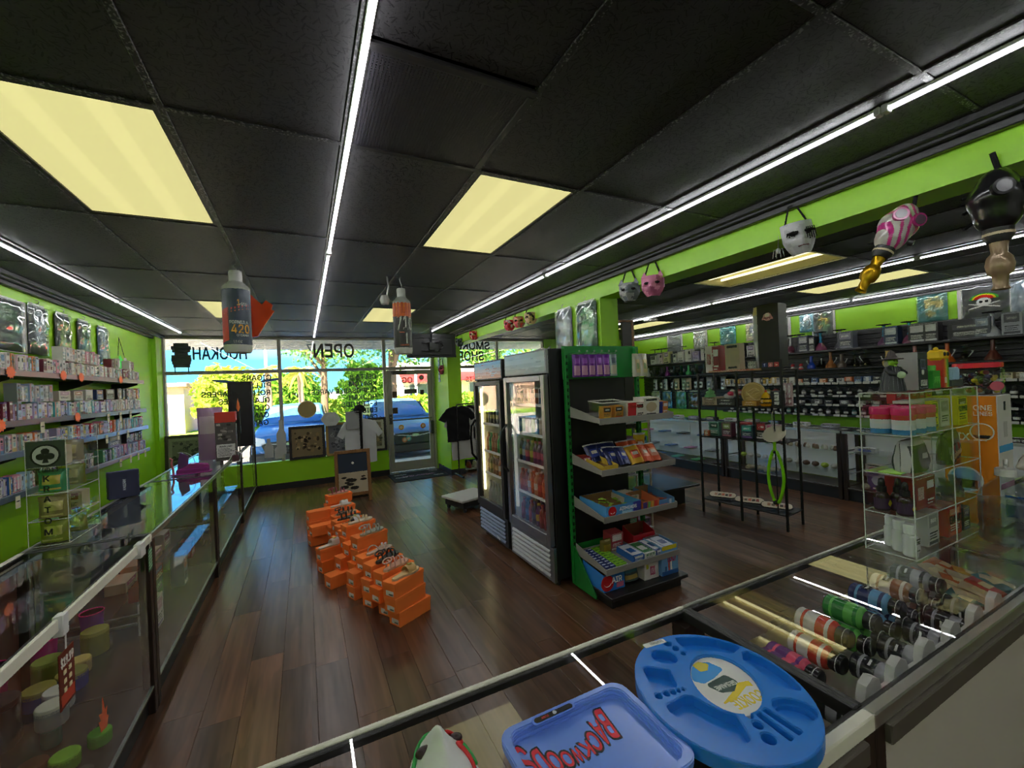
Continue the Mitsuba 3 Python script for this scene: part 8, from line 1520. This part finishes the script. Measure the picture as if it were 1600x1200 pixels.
for i, (y, z, c, c2, lab) in enumerate(((4.70, 2.53, '#b89a70', '#2a2018', 'tan and black mask on the beam, nearest of the three left of the pier'), (5.02, 2.53, '#a87858', '#c03030', 'tan and red mask on the beam, middle of the three left of the pier'), (5.32, 2.53, '#b02428', '#c8a8a0', 'red and pale mask on the beam, farthest of the three left of the pier'), (6.7, 2.56, '#c02c34', '#c8a888', 'red mask on the beam beside the hanging screen'), (7.45, 2.52, '#26302c', '#4a5a4a', 'dark green mask on the beam at the right edge of the hanging screen'))): half_mask(MM(y, z, -.7), c, c2, lab, .17, .15, ears=False)
half_mask(TR(2.48, 8.1, 2.05) @ RZ(-1.2), '#7a2a3a', '#b04a5a', 'dark pink mask on the green pier by the door', .15, .18, ears=False)
t = thing('toy_spider', 'small clear toy spider dangling at the beam beside the white mask', 'toy'); put('body', MB().ball((XB - .02, 1.56, 2.44), (.012, .012, .018), '#c0c4c0', 1).cyl((XB - .02, 1.56, 2.455), (XB - .01, 1.56, 2.53), .0012, '#a0a0a0', n=4), 'gloss', t)
b = MB()
for k in range(8): a = k * .78; b.tube([(XB - .02, 1.56, 2.44), (XB - .02 + .02 * math.cos(a), 1.56 + .025 * math.sin(a), 2.45), (XB - .02 + .026 * math.cos(a), 1.56 + .034 * math.sin(a), 2.40)], .0018, '#b8bcb8', 4)
put('legs', b, 'gloss', t, kind='stuff')
# gas masks with pipes
def gas_mask(M, c, c2, pipec, lab, tilt, s=1.0, stripes=True):
    t = thing('gas_mask', lab, 'gas mask'); M = M @ SC(s)
    m = trimesh.creation.icosphere(subdivisions=4); v = m.vertices * np.array([.075, .085, .12]); v[:, 1] *= np.where(v[:, 2] < 0, 1 + v[:, 2] * 1.6, 1); v[:, 0] *= np.where(v[:, 2] < 0, 1 + v[:, 2] * 1.8, 1)
    cc = np.tile(col(c), (len(v), 1))
    if stripes: cc[np.sin(v[:, 2] * 90 + 9 * np.sin(v[:, 0] * 22) + v[:, 1] * 16) > .25] = col(c2)
    v = v + (.004 * np.sin(v[:, 2] * 60))[:, None] * m.vertices
    put('rubber_hood', MB().add(v, m.faces, cc, M), 'gloss', t)
    for s_ in (-1, 1): put('eye_glass', MB().cyl((s_ * .034, -.066, .03), (s_ * .040, -.088, .03), .030, col(c2) * .8, n=18, M=M).cyl((s_ * .040, -.087, .03), (s_ * .0405, -.090, .03), .022, '#4a3a44' if stripes else '#16181a', n=16, M=M), 'gloss', t)
    put('valve', MB().cyl((.066, -.02, -.05), (.085, -.03, -.05), .016, '#141414', n=12, M=M), 'satin', t)
    put('collar', MB().lathe([(.03, -.15), (.04, -.13), (.042, -.10), (.036, -.095)], '#151515', M, 16).lathe([(.0425, -.125), (.0425, -.115)], '#c8b898', M, 16), 'satin', t)
    put('pipe', MB().lathe([(.026, -.15), (.022, -.19), (.034, -.205), (.040, -.235), (.034, -.265), (.022, -.275), (.02, -.31), (.026, -.325)], pipec, M, 9), 'metal' if stripes else 'foil', t)
    b = MB()
    for k in range(3): a = .6 + k * .5; b.tube([(.07 * math.cos(a * 3), .06, .06 - .04 * k), (.02, .10, .08 - .05 * k), (-.05, .08, .05 - .06 * k)], .006, '#101012', 5, M)
    b.tube([(.05, .03, .09), (.02, .02, .14), (0, .01, .19)], .009, '#101012', 5, M); put('straps', b, 'matte', t, kind='stuff'); return t
gas_mask(TR(2.60, .985, 2.37) @ RZ(-.75) @ RY(.50), '#c8c0bc', '#c83a8a', '#b8901c', 'pink and white striped gas mask with a gold pipe hanging from the beam', 0)
gas_mask(TR(2.62, .66, 2.37) @ RZ(-.7), '#121214', '#1a1a1c', '#8a7458', 'black gas mask with a clear pipe hanging from the beam at the right edge', 0, 1.12, False)
label_rows()
